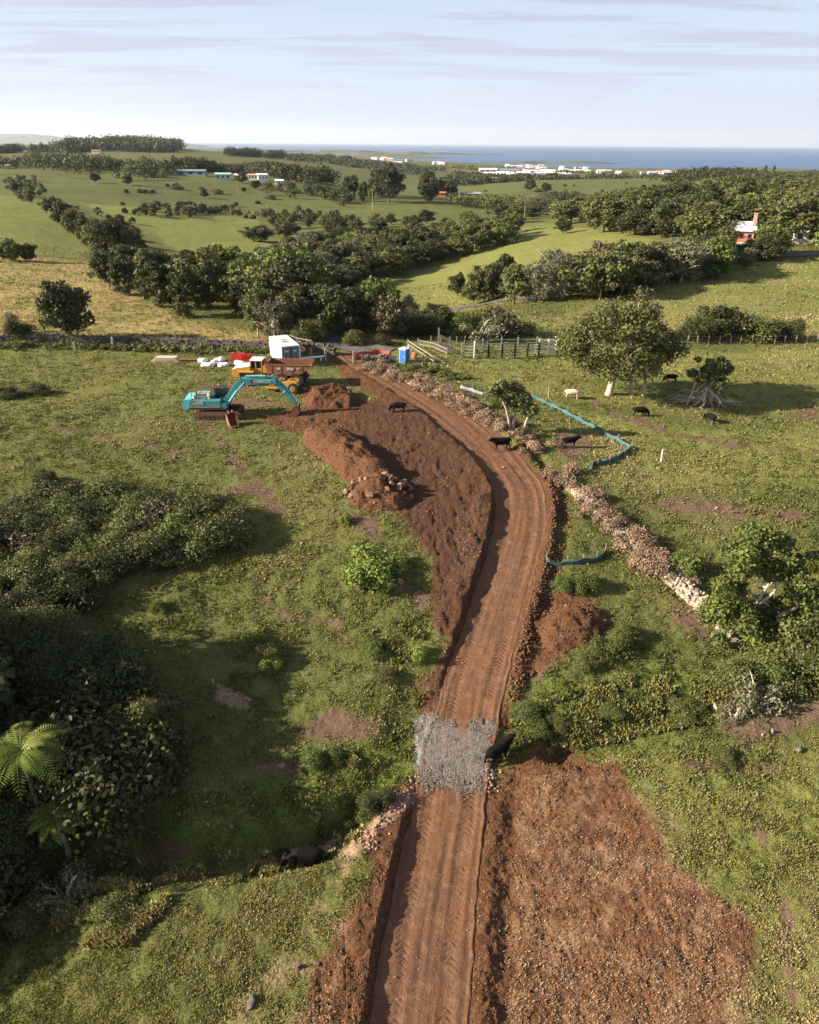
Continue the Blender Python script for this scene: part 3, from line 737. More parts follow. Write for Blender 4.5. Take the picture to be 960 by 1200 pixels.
# ---- the named single trees and bushes
plant_px('round_dark', 84, 400, 8.2, 'round dark tree alone at the edge of the dry yellow paddock', 0.86, rz=1.0)
plant_px('bush_dark0', 25, 398, 3.2, 'small dark bush beside the round tree on the dry paddock', 0.9)
plant_px('loose_grey', 17, 390, 3.2, 'bare twiggy grey shrub at the left edge of the dry paddock', 0.5, cat='shrub')
for q in [(303, 392, 9.5, 'tall_olive', 'tall pale olive tree at the left end of the roadside trees', .8), (322, 398, 7, 'loose_grey', 'grey half bare tree behind the white container', .9),
          (345, 392, 8.5, 'round_olive', 'olive round tree behind the white container', .8), (386, 394, 8.6, 'round_dark', 'dark round tree where the lane curves out of sight', 1.0),
          (362, 400, 3.6, 'bush_olive0', 'grey green round bush beside the lane bend', 1.0), (418, 388, 8, 'wide_dark', 'broad dark tree behind the lane and gate', .7),
          (444, 385, 9, 'round_green', 'green high crowned tree between two dark ones beyond the gate', .8), (457, 397, 6.8, 'brown', 'brown leaved tree with pale trunks beyond the gate', .85),
          (415, 402, 2.4, 'bush_olive1', 'low olive bush right of the lane', 1.0), (448, 403, 2.0, 'bush_dark1', 'small dark bush on the verge beyond the gate', 1.0),
          (490, 392, 4.6, 'bush_dark2', 'dark wide bush right of the brown tree', 1.3), (514, 390, 5, 'round_dark', 'low dark tree over the creek flat', 1.2),
          (540, 392, 3.2, 'bush_green0', 'green shrub mound beyond the cattle yard', 1.3), (583, 390, 3.8, 'bush_brown', 'reddish brown bush beyond the cattle yard', 1.2),
          (560, 398, 3.4, 'bush_grey', 'pale grey see-through shrub behind the cattle yard', 1.3), (480, 386, 6.5, 'loose_grey', 'bare pale tree in the scrub beyond the gate', .6),
          (536, 347, 6.0, 'round_dark', 'small round dark tree alone on the green slope', .9), (411, 336, 4, 'round_green', 'tiny bright tree at the foot of the valley wood', .8),
          (573, 352, 9.5, 'wide_dark', 'big dark tree at the left end of the lane trees', .8), (602, 357, 8.5, 'wide_olive', 'olive spreading tree over the lane', .8),
          (555, 358, 6, 'wide_olive', 'low olive tree left of the big lane tree', .7), (590, 345, 10.5, 'tall_dark', 'tall dark tree topping the lane group', .9),
          (632, 354, 8.0, 'loose_grey', 'pale pinkish bare crowned tree on the lane', 1.1), (648, 342, 10, 'loose_grey', 'large pale grey tree behind the lane trees', 1.0),
          (844, 397, 5.6, 'wide_dark', 'low dark wide tree on the fence line below the green hill', 1.0), (818, 398, 3.6, 'bush_dark0', 'dark bush at the left of the fence line clump', 1.3),
          (870, 398, 4.2, 'bush_olive2', 'olive bush inside the fence line clump', 1.3), (905, 398, 3.4, 'bush_dark1', 'dark bush right of the gap on the fence line', .9),
          (926, 398, 3.3, 'bush_dark2', 'dark round bush at the right end of the fence line clump', .9), (660, 274, 5.5, 'round_dark', 'small dark tree beside the sunlit hill paddock', 1.2),
          (612, 252, 10, 'loose_grey', 'tall thin tree on the far green slope', .4), (601, 257, 8, 'round_green', 'yellow green tree on the far slope near the pole', .8)]:
    plant_px(q[3], q[0], q[1], q[2] * (.85 if 295 < q[0] < 520 else 1), q[4], q[5])
# ---- the woods in the middle distance
wood([(125, 338), (152, 328), (205, 332), (262, 336), (305, 350), (345, 364), (385, 384), (300, 384), (222, 374), (165, 352)], 7.0,
     ['round_dark', 'round_green', 'round_olive', 'wide_dark', 'tall_dark', 'wide_olive'], (6, 9.3), lab('in the wood beside the dry paddock'), 'trees of the wood beside the dry paddock', 1)
for k_i, (a_, b_, h_, kk) in enumerate([(20, 228, 6, 'round_dark'), (36, 238, 7, 'round_olive'), (62, 250, 7, 'wide_dark'), (74, 266, 9, 'round_dark'), (90, 276, 10, 'round_olive'), (102, 288, 10.5, 'tall_dark'),
        (118, 300, 11, 'round_olive'), (134, 304, 11.5, 'round_dark'), (150, 306, 11, 'round_olive'), (142, 292, 12, 'tall_dark'), (160, 300, 9, 'round_dark'), (82, 262, 8, 'round_olive')]):
    plant_px(kk, a_, b_, h_, lab('in the line climbing between the two green paddocks')[kk], 0.9, group='tree line between the two green paddocks')
for k_i, (a_, h_, kk) in enumerate([(-30, 5, 'round_dark'), (6, 4.5, 'round_dark'), (16, 5.5, 'round_green'), (34, 4.6, 'wide_dark'), (-60, 6, 'round_olive')]):
    plant_px(kk, a_, 306, h_, lab('in the hedge under the left green paddock')[kk], 0.8, group='trees in the hedge under the left green paddock')
wood([(318, 350), (306, 334), (326, 312), (364, 294), (430, 290), (520, 284), (604, 272), (604, 284), (545, 299), (505, 311), (468, 321), (430, 331), (380, 340), (345, 352)], 8.4,
     ['round_dark', 'round_olive', 'tall_dark', 'wide_dark', 'tall_olive', 'loose_grey', 'round_green', 'round_dark', 'round_olive'], (7, 11), lab('in the valley wood'), 'trees of the valley wood', 2, 1.25)
wood([(300, 285), (340, 262), (420, 262), (500, 262), (560, 264), (500, 272), (400, 280)], 17,
     ['round_dark', 'round_olive', 'wide_dark', 'brown'], (5, 8), lab('behind the valley wood'), 'trees behind the valley wood', 3, 1.3)
wood([(655, 352), (650, 336), (700, 328), (790, 312), (850, 298), (905, 296), (905, 306), (820, 330), (750, 342), (700, 352)], 5.0,
     ['round_dark', 'wide_dark', 'wide_olive', 'round_olive', 'loose_grey', 'round_green', 'brown'], (6.5, 10), lab('in the row along the lane'), 'trees in the row along the lane', 4, low=(845, 890))
hp = P([(866, 292)])[0]; hp2 = P([(940, 288)])[0]
wood([(680, 277), (700, 262), (770, 246), (830, 226), (900, 216), (1010, 215), (1030, 290), (960, 297), (905, 299), (835, 299), (765, 277)], 10.2,
     ['round_dark', 'wide_dark', 'wide_olive', 'round_olive', 'tall_dark', 'round_green', 'round_olive'], (9, 14), lab('in the wood around the pink house'), 'trees of the wood around the pink house', 5, 1.3,
     avoid=[(hp[0], hp[1], 8), (hp[0] - 1, hp[1] - 9, 7), (hp2[0], hp2[1], 5), (hp[0], hp[1] - 16, 6)], gap=(848, 890, hp[1] + 2))
wood([(560, 262), (600, 250), (700, 240), (790, 236), (830, 228), (830, 240), (760, 252), (690, 266), (640, 262)], 24,
     ['round_olive', 'round_dark', 'brown', 'wide_olive'], (7, 11), lab('in the wood beyond the sunlit paddock'), 'trees of the wood beyond the sunlit paddock', 6, 1.7)
# ---- pines and far trees
rg = np.random.default_rng(77)
for k_i in range(26):
    a_ = rg.uniform(398, 532)
    hh = 14 + 12 * math.exp(-((a_ - 455) / 30) ** 2) + 6 * math.exp(-((a_ - 500) / 22) ** 2)
    kk = ['pine', 'round_dark', 'round_dark', 'tall_dark'][k_i % 4]
    plant_px(kk, a_, rg.uniform(228, 238), hh * rg.uniform(0.75, 1.0), lab('in the dark grove on the far rise')[kk] + ', ' + ['left end', 'left part', 'centre', 'right part', 'right end'][min(4, int((a_ - 398) / 27))], 0.9 if kk == 'pine' else 0.85, group='trees of the tall dark grove on the far rise')
plant_px('tall_olive', 436, 240, 14, 'slender pale trunk tree in front of the dark grove', .4)
def far_line(pts, hm, wd, label, seed, mat='dark', gap=0.0, lsz=None):
    """a far row of trees too small and many to count: leafy crowns without trunks"""
    w = resample(P(pts), 3.0); r = np.random.default_rng(seed); k = int(len(w) * 3.0 * wd / 60) + 12; i = r.integers(0, len(w), k)
    g = fbm(i * .06, i * 0.0, seed, 2); i = i[g > gap - .5]; k = len(i)
    c = w[i] + r.normal(size=(k, 2)) * np.array([4, wd * .5]); z = ground(c[:, 0], c[:, 1]); h = hm * r.uniform(.55, 1.15, k) * (1 + .4 * fbm(i * .03, i * 0., seed + 1, 2))
    cen = np.column_stack([c, z + h * .5]); rad = h * .5 * r.uniform(.8, 1.2, k)
    V, ti = leaves(cen, rad, k * 90, lsz or hm * .13, r, 1.0); tag(link('distant_wood', leaf_mesh('distant_wood', V, ti, LF[mat])), label, 'wood', None, 'stuff')
far_line([(-40, 198), (60, 194), (110, 198), (180, 205), (204, 206)], 10, 60, 'far row of dark trees beyond the big left hill', 31, gap=.1)
far_line([(218, 202), (290, 201), (335, 208), (385, 216)], 12, 50, 'dark trees around the far farmhouses', 32, gap=.2)
far_line([(-20, 180), (50, 178), (100, 178)], 16, 60, 'trees along the far left skyline', 33, gap=.2)
far_line([(185, 184), (250, 184), (330, 185), (420, 188)], 12, 60, 'trees along the second far ridge', 34, gap=.45)
far_line([(120, 246), (205, 250), (260, 250), (330, 258), (402, 262)], 4.2, 40, 'dark hedge across the big left hill', 35, gap=-.1, lsz=.8)
far_line([(330, 224), (380, 230), (402, 238)], 8, 30, 'trees left of the dark grove', 36)
far_line([(540, 242), (600, 240), (640, 250), (700, 242), (760, 234)], 7, 40, 'trees along the far creek right of the grove', 37, 'olive')
far_line([(640, 236), (720, 234), (790, 228), (835, 220)], 7, 40, 'dark trees below the far green hill', 38)
far_line([(790, 216), (840, 212), (900, 209), (980, 208)], 12, 100, 'far dark trees behind the wood of the pink house', 39)
far_line([(20, 210), (28, 222), (36, 236)], 4, 12, 'scrubby line climbing the left edge of the big hill', 40, lsz=.7)
for a_, b_, h_ in [(170, 204, 10), (112, 214, 7), (150, 217, 7), (240, 232, 6), (284, 215, 9), (300, 222, 7), (316, 222, 5), (344, 214, 9), (560, 212, 16), (621, 224, 12), (640, 226, 10)]:
    plant_px('round_dark', a_, b_, h_, 'small lone dark tree dotted over the far hill pasture', 1.1, group='lone trees dotted over the far hill pasture')
r_l = np.random.default_rng(78)
for k_i in range(34):
    a_, b_ = (r_l.uniform(60, 420), r_l.uniform(208, 244)) if k_i < 24 else (r_l.uniform(560, 760), r_l.uniform(214, 232))
    plant_px(['bush_dark0', 'bush_brown', 'round_dark'][k_i % 3], a_, b_, r_l.uniform(1.8, 3.6), 'small dark bush dotted over the far hill pasture', 1.3, cat='bush', group='small bushes dotted over the far hill pasture')
for a_, h_ in [(896, 30), (906, 29)]:
    plant_px('tall_dark', a_, 205, h_, 'umbrella topped tall tree poking above the skyline near the sea', 0.5, group='two umbrella topped trees above the skyline')

def W(pts): return [((p[0] - 480) / 972 * (p[1] + 15), p[1]) for p in pts]
def distant_wood(name, poly, n, hm, rm, label, seed, mat='dark', lsz=3.0):
    rng = np.random.default_rng(seed); w = np.array(W(poly)); lo = w.min(0); hi = w.max(0)
    c = rng.uniform(lo, hi, size=(n * 12, 2)); c = c[sdist(c[:, 0], c[:, 1], w) > 0][:n]
    z = ground(c[:, 0], c[:, 1]); h = hm * rng.uniform(0.6, 1.2, len(c))
    cen = np.column_stack([c, z + h * 0.45]); rad = rm * rng.uniform(0.7, 1.3, len(c))
    V, ti = leaves(cen, rad, len(c) * 70, lsz, rng, flat=hm / rm * 0.55)
    o = link(name, leaf_mesh(name, V, ti, LF[mat])); tag(o, label, 'wood', None, 'stuff'); return o
distant_wood('distant_wood', [(60, 1500), (100, 1600), (205, 1650), (210, 2200), (90, 2200)], 420, 22, 14, 'dark wood covering the knoll on the far left skyline', 41)
distant_wood('distant_wood', [(515, 1250), (600, 1300), (665, 1350), (690, 1900), (530, 1900)], 420, 11, 10, 'dark wood behind the far green hill below the white sheds', 42)
distant_wood('distant_wood', [(690, 1300), (850, 1400), (850, 2500), (690, 2500)], 300, 9, 12, 'dark trees between the far green hill and the town', 43)
distant_wood('distant_wood', [(500, 2750), (700, 2750), (860, 2600), (860, 3200), (700, 3200), (560, 3300)], 260, 8, 16, 'scrub along the far coast around the town', 44, 'olive', 4.0)
distant_wood('distant_wood', [(330, 1700), (480, 1700), (520, 2400), (330, 2600)], 200, 12, 14, 'broken woodland on the far ridge before the bay', 45)
# ---------------------------------------------------------------- near bushes
NB = [ # key, px, py, height, width factor, label
 ('bush_fresh', 430, 678, 1.9, 1.25, 'bright green rounded bush beside the bare earth in the middle of the slope'),
 ('bush_fresh2', 462, 668, 1.1, 0.9, 'low green bush tucked behind the bright rounded bush'),
 ('bush_fresh', 405, 612, 0.7, 0.9, 'small green tuft bush below the rock pile'),
 ('bush_olive0', 318, 778, 1.2, 0.9, 'olive bush on the edge of the big shadow'),
 ('bush_fresh2', 296, 752, 0.8, 0.9, 'yellow green low bush above the big shadow'),
 ('bush_fresh', 318, 786, 0.9, 0.8, 'yellow green sprig bush half in shadow on the slope'),
 ('bush_green1', 440, 762, 0.8, 1.2, 'low green clump on the slope left of the track'),
 ('bush_fresh', 492, 772, 0.9, 0.8, 'small bright bush at the edge of the bulldozed ground'),
 ('bush_olive1', 455, 795, 0.7, 1.2, 'flat olive clump lower on the slope left of the track'),
 ('bush_green0', 185, 716, 0.7, 1.1, 'small green clump between the two thickets'),
 ('bush_olive1', 45, 462, 1.3, 1.3, 'low olive bush in the pasture left of the excavator'),
 ('bush_dark0', 12, 466, 1.3, 1.5, 'dark flat bush at the left edge of the upper pasture'),
 ('bush_dark1', 55, 566, 1.4, 0.9, 'dark bush standing just above the big thicket'),
 ('bush_green0', 690, 690, 1.1, 1.2, 'bright green bush below the short silt fence'),
 ('bush_green2', 660, 690, 0.9, 1.2, 'low olive bush beside the right edge of the track'),
 ('bush_green1', 712, 762, 1.15, 1.5, 'long green bush on the right side of the low soil heap'),
 ('bush_olive2', 685, 780, .8, 1.3, 'green bush at the foot of the low soil heap'),
 ('bush_green2', 735, 748, .9, 1.2, 'dark green clump right of the low soil heap'),
 ('bush_green0', 795, 670, 1.6, 0.9, 'green bush growing through the stone wall'),
 ('bush_olive0', 925, 770, 3.0, 1.0, 'large olive bush beyond the wall end'),
 ('bush_fresh', 890, 752, 1.7, 1.2, 'yellow green bush right of the wall end'),
 ('bush_olive2', 965, 775, 3.2, 1.1, 'large olive bush at the right edge beyond the wall end'),
 ('bush_grey', 885, 822, 2.6, 0.7, 'tall spindly grey green shrub on the creek bank'),
 ('bush_olive1', 862, 800, 1.9, 0.9, 'olive bush left of the spindly shrub'),
 ('bush_green2', 905, 800, 2.0, 1.0, 'green bush behind the spindly shrub'),
 ('bush_grey', 860, 838, 0.9, 1.3, 'low twiggy grey bush on the creek bank'),
 ('bush_olive2', 800, 828, 0.9, 1.6, 'low olive bush line along the creek bank'),
 ('bush_green1', 955, 660, 1.8, 1.1, 'green bush at the right edge above the creek'),
 ('bush_dark0', 975, 640, 2.4, 1.0, 'dark bush at the right edge halfway up the slope'),
 ('bush_dark1', 440, 945, 1.2, 1.0, 'dark green bush in the creek left of the crossing'),
 ('bush_dark2', 405, 960, 0.8, 1.1, 'dark low bush in the creek near the culvert stones'),
 ('bush_green2', 368, 895, 0.9, 1.0, 'green rush clump beside the dark mud patch'),
 ('bush_green0', 395, 888, 0.7, 1.0, 'small green clump right of the dark mud patch'),
 ('bush_grey', 78, 1050, 1.7, 1.1, 'pale silvery bush at the lower left on the creek bank'),
 ('bush_olive2', 130, 1075, 1.0, 1.4, 'rusty olive scrub below the pale silvery bush'),
 ('bush_olive0', 40, 1075, 1.2, 1.2, 'olive scrub at the lower left edge'),
 ('bush_olive0', 235, 1005, 0.7, 1.3, 'low olive clump hanging over the creek'),
 ('bush_dark0', 330, 990, 0.6, 1.5, 'dark low clump along the creek beside the cow'),
 ('bush_green1', 630, 850, 0.55, 1.6, 'leafy green clump on the creek bank right of the crossing'),
 ('bush_olive0', 655, 842, 0.5, 1.6, 'second leafy clump along the creek bank'),
 ('bush_olive1', 615, 835, 0.8, 1.4, 'low olive clump right of the gravel'),
 ('bush_olive2', 715, 832, 0.5, 1.9, 'wide low green clump on the creek flat'),
 ('bush_brown', 595, 500, 1.5, 0.8, 'reddish twiggy bush by the small leaning tree'),
 ('bush_brown', 615, 512, 1.2, 0.9, 'brown twiggy bush at the end of the wall section'),
 ('bush_green0', 590, 478, 1.5, 0.9, 'green bush under the small leaning tree'),
 ('bush_olive0', 850, 892, 0.5, 1.8, 'low olive clump over the pale leaf litter'),
 ('bush_fresh2', 655, 805, 0.4, 1.6, 'flat bright weed patch on the right slope'),
 ('bush_green2', 480, 436, 1.0, 1.2, 'dark green weed clump beside the portable toilet'),
]
for k, a_, b_, h_, w_, l_ in NB:
    plant_px(k, a_, b_, h_, l_, w_)
TH = ['bush_dark0', 'bush_olive0', 'bush_dark1', 'bush_olive1', 'bush_green1', 'bush_dark2', 'bush_olive2', 'bush_green2', 'bush_brown']
wood([(-160, 610), (40, 600), (90, 590), (180, 590), (262, 618), (272, 640), (215, 664), (130, 676), (70, 716), (0, 745), (-160, 745)], 1.65, TH, (1.5, 2.7), lab('in the big thicket on the left slope'), 'shrubs of the big thicket on the left slope', 51, 1.15)
wood([(-260, 850), (-100, 775), (20, 780), (110, 805), (165, 860), (185, 930), (110, 980), (60, 1010), (-40, 1080), (-260, 1150)], 2.3, ['thick_bush0', 'thick_bush1', 'thick_bush0', 'thick_bush0', 'thick_bush2', 'bush_dark0', 'bush_dark2'], (4.0, 5.6), lab('in the dark lower left thicket'), 'shrubs of the dark lower left thicket', 52, 0.95)
wood([(870, 790), (900, 770), (1020, 760), (1100, 700), (1200, 800), (960, 800)], 2.2, TH[:7], (1.6, 2.8), lab('in the scrub on the right creek bank'), 'shrubs in the scrub on the right creek bank', 53)
for k_i, (x_, y_, h_) in enumerate([(-31, 34.5, 12), (-28.5, 31.0, 10.5), (-26.5, 26.5, 8), (-32, 26, 12), (-35, 30.5, 13), (-30, 22, 8)]):
    plant(['round_dark', 'wide_dark', 'round_olive'][k_i % 3], x_, y_, h_, None, None, None, 'trees shading the lower left thicket', 0.9)['label'] = 'dark tree shading the lower left thicket'

# ---------------------------------------------------------------- special trees
def special(name, label, px, py, c, rad, n, size, mat, trunks, bark, seed, cat='tree', flat=0.7, rz=0, sc=1.0):
    rng = np.random.default_rng(seed); q = at(px, py)
    root = empty(name, (q.x, q.y, q.z), rz, label, cat); root.scale = (sc, sc, sc)
    tb = Tubes()
    for pth, rr in trunks: tb.add(pth, rr, 8 if rr[0] > 0.2 else 5)
    link('trunk', tb.mesh('trunk', bark), root)
    V, ti = leaves(c, rad, n, size, rng, flat)
    link('crown', leaf_mesh('crown', V, ti, LF[mat]), root); return root
rng = np.random.default_rng(3)
# the big fig
d_3 = unit(rng.normal(size=(180, 3)) + np.array([0, 0, .35])); d_3[:, 2] = np.abs(d_3[:, 2]) * np.where(rng.uniform(size=180) < .8, 1, -.3)
rr_ = rng.uniform(.55, .95, 180) * (1 + .08 * np.sin(np.arctan2(d_3[:, 1], d_3[:, 0]) * 3 + 1) + .06 * np.sin(d_3[:, 0] * 5))
c = d_3 * rr_[:, None] * np.array([7.4, 6.0, 6.9]) + np.array([.8, 0, 4.5]); rad = 1.35 * rng.uniform(.5, 1.15, 180)
tr_ = [([(0, 0, -.4), (0, 0, .5), (0.2, 0, 2.2), (0.5, .2, 4.0)], [.7, .42, .34, .3])]
tr_ += [([(2.6, .5, -.4), (2.6, .5, .4), (2.5, .4, 2.5), (2.6, 0, 4.0)], [.36, .26, .2, .15]), ([(4.2, .2, -.4), (4.1, .2, .3), (4.2, .2, 2.0), (3.9, 0, 4.0)], [.34, .24, .18, .14])]
for j in np.argsort(-rad)[:34]:
    tr_.append(limb(rng, (0.4 + rng.normal() * .2, .2, rng.uniform(2.6, 4.2)), c[j], 0.17, 0.04, 0.16, 6))
special('fig_tree', 'big spreading fig tree with stout pale trunk standing over the cattle', 714, 463, c, rad, 26000, 0.23, 'olive', tr_, BKP, 3)
# the fallen, half dead tree
c, rad = clumps_round(np.random.default_rng(8), 2.5, 3.6, 2.0, 42, 0.24); c[:, 0] += 0.3
r2 = np.random.default_rng(9); tr_ = []
for a_ in np.linspace(-2.6, 2.4, 9): tr_.append(limb(r2, (0.1, 0, 2.6), (a_ + r2.normal() * .3, -0.7 + r2.normal() * .5, -0.1), 0.2, 0.11, 0.2))
for k in range(22):
    a_ = r2.uniform(2.4, 4.1); L = r2.uniform(1.5, 4.6); tr_.append(limb(r2, (-0.4, -.3, r2.uniform(.3, 1.2)), (math.cos(a_) * L, math.sin(a_) * L * .6, r2.uniform(0, 1.3)), 0.07, 0.015, .2))
for k in range(8): tr_.append(limb(r2, (1.2, 0, .5), (r2.uniform(2.5, 4.5), r2.uniform(-1, .6), r2.uniform(0, .4)), .07, .02))
for j in range(10): tr_.append(limb(r2, (0.1, 0, 2.4), c[j], 0.13, 0.03))
special('fallen_tree', 'half dead tree with exposed roots and fallen branches right of the fig', 824, 474, c, rad, 6500, 0.2, 'olive', tr_, BKP, 8, flat=.8)
# the leaning tree by the track
c = np.array([(-2.6, 0, 4.9), (-1.9, 0, 5.3), (-2.2, .4, 4.4), (-1.0, 0, 5.2), (-.9, .3, 4.6), (-.3, 0, 5.0), (-.2, .2, 3.8), (-.9, .2, 3.5), (.2, 0, 3.1), (.4, 0, 4.1), (1.2, 0, 2.9), (1.5, 0, 2.4), (1.1, .3, 2.1), (-.4, .2, 2.6), (-1.8, 0, 4.0), (0, .3, 4.5), (.9, .2, 3.6), (-3.0, 0, 4.4)])
rad = np.full(len(c), .62); r2 = np.random.default_rng(19)
tr_ = [limb(r2, (0.7, 0, -.3), (1.1, 0, 2.6), .17, .1, .08), limb(r2, (-.6, .3, .2), (-2.0, 0, 4.2), .15, .08, .06), limb(r2, (-.5, .3, 0), (-.4, .2, 3.6), .14, .06), limb(r2, (1.1, 0, 2.2), (.3, 0, 3.8), .08, .04)]
special('leaning_tree', 'small tree with bare leaning pale limbs beside the upper track', 606, 506, c, rad, 4200, 0.17, 'olive', tr_, BKP, 19)
# the multi-stemmed tree on the right
rng2 = np.random.default_rng(27)
c = []; rad = []
for (x_, z_, r_) in [(-1.6, 6.6, 1.0), (-.3, 7.0, 1.0), (.8, 6.7, .9), (-1.9, 5.2, 1.0), (-.6, 5.4, 1.1), (.9, 5.4, 1.0), (1.7, 4.6, 1.0), (-2.3, 3.9, .8), (-.2, 4.3, .9), (-2.0, 2.6, 1.1), (-1.0, 2.2, 1.2), (-2.6, 1.6, 1.0), (.4, 1.8, .9), (2.2, 3.5, 1.0), (2.8, 2.4, 1.0), (1.4, 2.6, .8), (-1.8, 1.2, .9), (2.6, 1.2, .9), (1.4, .9, .8), (0.2, .8, .7), (1.9, 5.6, .6), (-.9, 3.2, .8)]:
    for k in range(3):
        c.append((x_ + rng2.normal() * .45, rng2.normal() * .8 - .7, z_ * .92 + rng2.normal() * .3)); rad.append(r_ * rng2.uniform(.5, .8))
c = np.array(c); rad = np.array(rad)
tr_ = [([(.9, -.4, -.3), (1.2, -1.0, 1.4), (1.9, -1.2, 2.4), (1.6, -1.2, 3.4), (1.7, -1.0, 4.2)], [.14, .11, .09, .08, .05]), ([(.3, -.3, -.3), (-.1, -.9, 1.3), (-.2, -.9, 2.4), (.3, -.8, 3.6), (.2, -.4, 5.0)], [.13, .10, .08, .07, .05]),
       ([(-.1, -.9, 2.2), (.6, -1.0, 3.2), (.7, -.9, 4.2)], [.1, .09, .06]), ([(1.8, -1.2, 2.3), (1.2, -1.3, 2.0), (.9, -1.2, 1.7)], [.12, .08, .05]), ([(-.9, -.4, -.3), (-1.1, -1.0, .9), (-1.2, -1.0, 2.0)], [.16, .13, .08])]
for j in range(0, len(c), 9): tr_.append(limb(rng2, (rng2.normal() * .3, -.2, rng2.uniform(1.0, 3.5)), c[j], .09, .03))
special('multi_stemmed_tree', 'bright green tree with twisted white stems behind the stone wall', 872, 738, c, rad, 21000, 0.14, 'green', tr_, BKP, 27, flat=.7, sc=1.18)
# slender palm-like pole tree on the right hill
q = at(703, 352); root = empty('slender_tree', q, 0, 'slender bare tree with a small tuft on the right green hill', 'tree')
tb = Tubes(); tb.add([(0, 0, -.3), (.05, 0, 3), (0.1, 0, 5.8)], [.14, .12, .09], 6); link('trunk', tb.mesh('trunk', BKP), root)
V, ti = leaves([(0.1, 0, 6.0), (-.5, 0, 5.8), (.6, 0, 5.7)], [.9, .6, .6], 500, .3, rng); link('crown', leaf_mesh('crown', V, ti, LF['grey']), root)

# ---------------------------------------------------------------- tree ferns
def frond(rng, L, az, rise, droop, mat, name='frond'):
    V = []; Fc = []; n = 22; ca, sa = math.cos(az), math.sin(az)
    pts = []
    for k in range(n + 1):
        t = k / n; r = L * (t * .97); z = rise * math.sin(t * 1.9) - droop * t * t
        pts.append(np.array([ca * r, sa * r, z]))
    sidev = np.array([-sa, ca, 0])
    for k in range(2, n):
        t = k / n; w = L * .25 * math.sin(math.pi * min(1, t * .9 + .12)) ** .8
        tg = unit(pts[k + 1] - pts[k - 1])
        for sgn in (-1, 1):
            a = pts[k]; tip = a + sidev * sgn * w + tg * w * .38 - np.array([0, 0, w * .22]); wd = tg * L / n * .36
            b = len(V); mid = (a + tip) / 2
            V += [a - wd * .7, mid - wd, tip, mid + wd]; Fc.append([b, b + 1, b + 2, b + 3])
    for k in range(n):
        b = len(V); s_ = sidev * .018 * (1.3 - k / n) * 1.4
        V += [pts[k] - s_, pts[k + 1] - s_, pts[k + 1] + s_, pts[k] + s_]; Fc.append([b, b + 1, b + 2, b + 3])
    return mesh_np(name, V, Fc, mat, False, {'tint': ('FACE', rng.uniform(.3, 1, len(Fc)))})
FERN = leaf_mat('fern_green', (0.11, 0.16, 0.025), (0.24, 0.28, 0.05), trans=.35)
def tree_fern(px, py, h, L, label, seed, nf=15):
    r = np.random.default_rng(seed); q = at(px, py); root = empty('tree_fern', q, 0, label, 'tree fern')
    tb = Tubes(); tb.add([(0, 0, -.5), (.08, 0, h * .5), (0, 0, h)], [.16, .13, .12], 8); link('trunk', tb.mesh('trunk', BK), root)
    for k in range(nf):
        link('frond', frond(r, L * r.uniform(.8, 1.1), k * 6.283 / nf * 1.0 + r.uniform(-.15, .15), L * r.uniform(.2, .55), L * r.uniform(.35, .8), FERN), root, (0, 0, h))
tree_fern(57, 990, 7.0, 2.5, 'large lit tree fern rising from the dark lower left thicket', 1, 17)
tree_fern(82, 1010, 4.2, 1.5, 'smaller tree fern low on the right of the large one', 2, 11)
# ---------------------------------------------------------------- more materials
def rock_mat(name, a, b_, sc=2.5):
    m, t, b = new_mat(name, 0.9, 0.15)
    geo = N(t, 'ShaderNodeNewGeometry'); oi = N(t, 'ShaderNodeObjectInfo'); p = geo.outputs['Position']
    n = noise(t, p, sc, 5, 0.7); n2 = noise(t, p, sc * 5, 3, 0.7)
    c = mix_col(t, ramp(t, n, [(0.35, 0.0), (0.65, 1.0)]), a, b_)
    c = mix_col(t, ramp(t, n2, [(0.55, 0.0), (0.7, 0.7)]), c, tuple(v * 0.4 for v in a))
    at_ = attr(t, 'tint'); c = mix_col(t, math_node(t, 'MULTIPLY', at_, 0.6), c, tuple(min(1, v * 1.5) for v in b_))
    wire(t, c, b.inputs['Base Color'])
    bp = N(t, 'ShaderNodeBump'); bp.inputs['Strength'].default_value = 0.7; bp.inputs['Distance'].default_value = 0.06
    wire(t, n2, bp.inputs['Height']); wire(t, bp.outputs[0], b.inputs['Normal'])
    return m
MK_DARK = rock_mat('basalt_dark', (0.06, 0.05, 0.045), (0.16, 0.13, 0.11))
MK_PALE = rock_mat('basalt_pale', (0.15, 0.125, 0.09), (0.37, 0.31, 0.23))
MK_RED = rock_mat('rock_red_dusty', (0.15, 0.08, 0.048), (0.33, 0.205, 0.135))
MK_BANK = rock_mat('bank_rubble', (0.12, 0.07, 0.045), (0.30, 0.20, 0.14))
MK_GRAVEL = rock_mat('crushed_stone', (0.075, 0.064, 0.056), (0.23, 0.205, 0.18), 1.5)
MK_CLOD = rock_mat('soil_clod', (0.060, 0.030, 0.015), (0.145, 0.072, 0.035), 1.2)
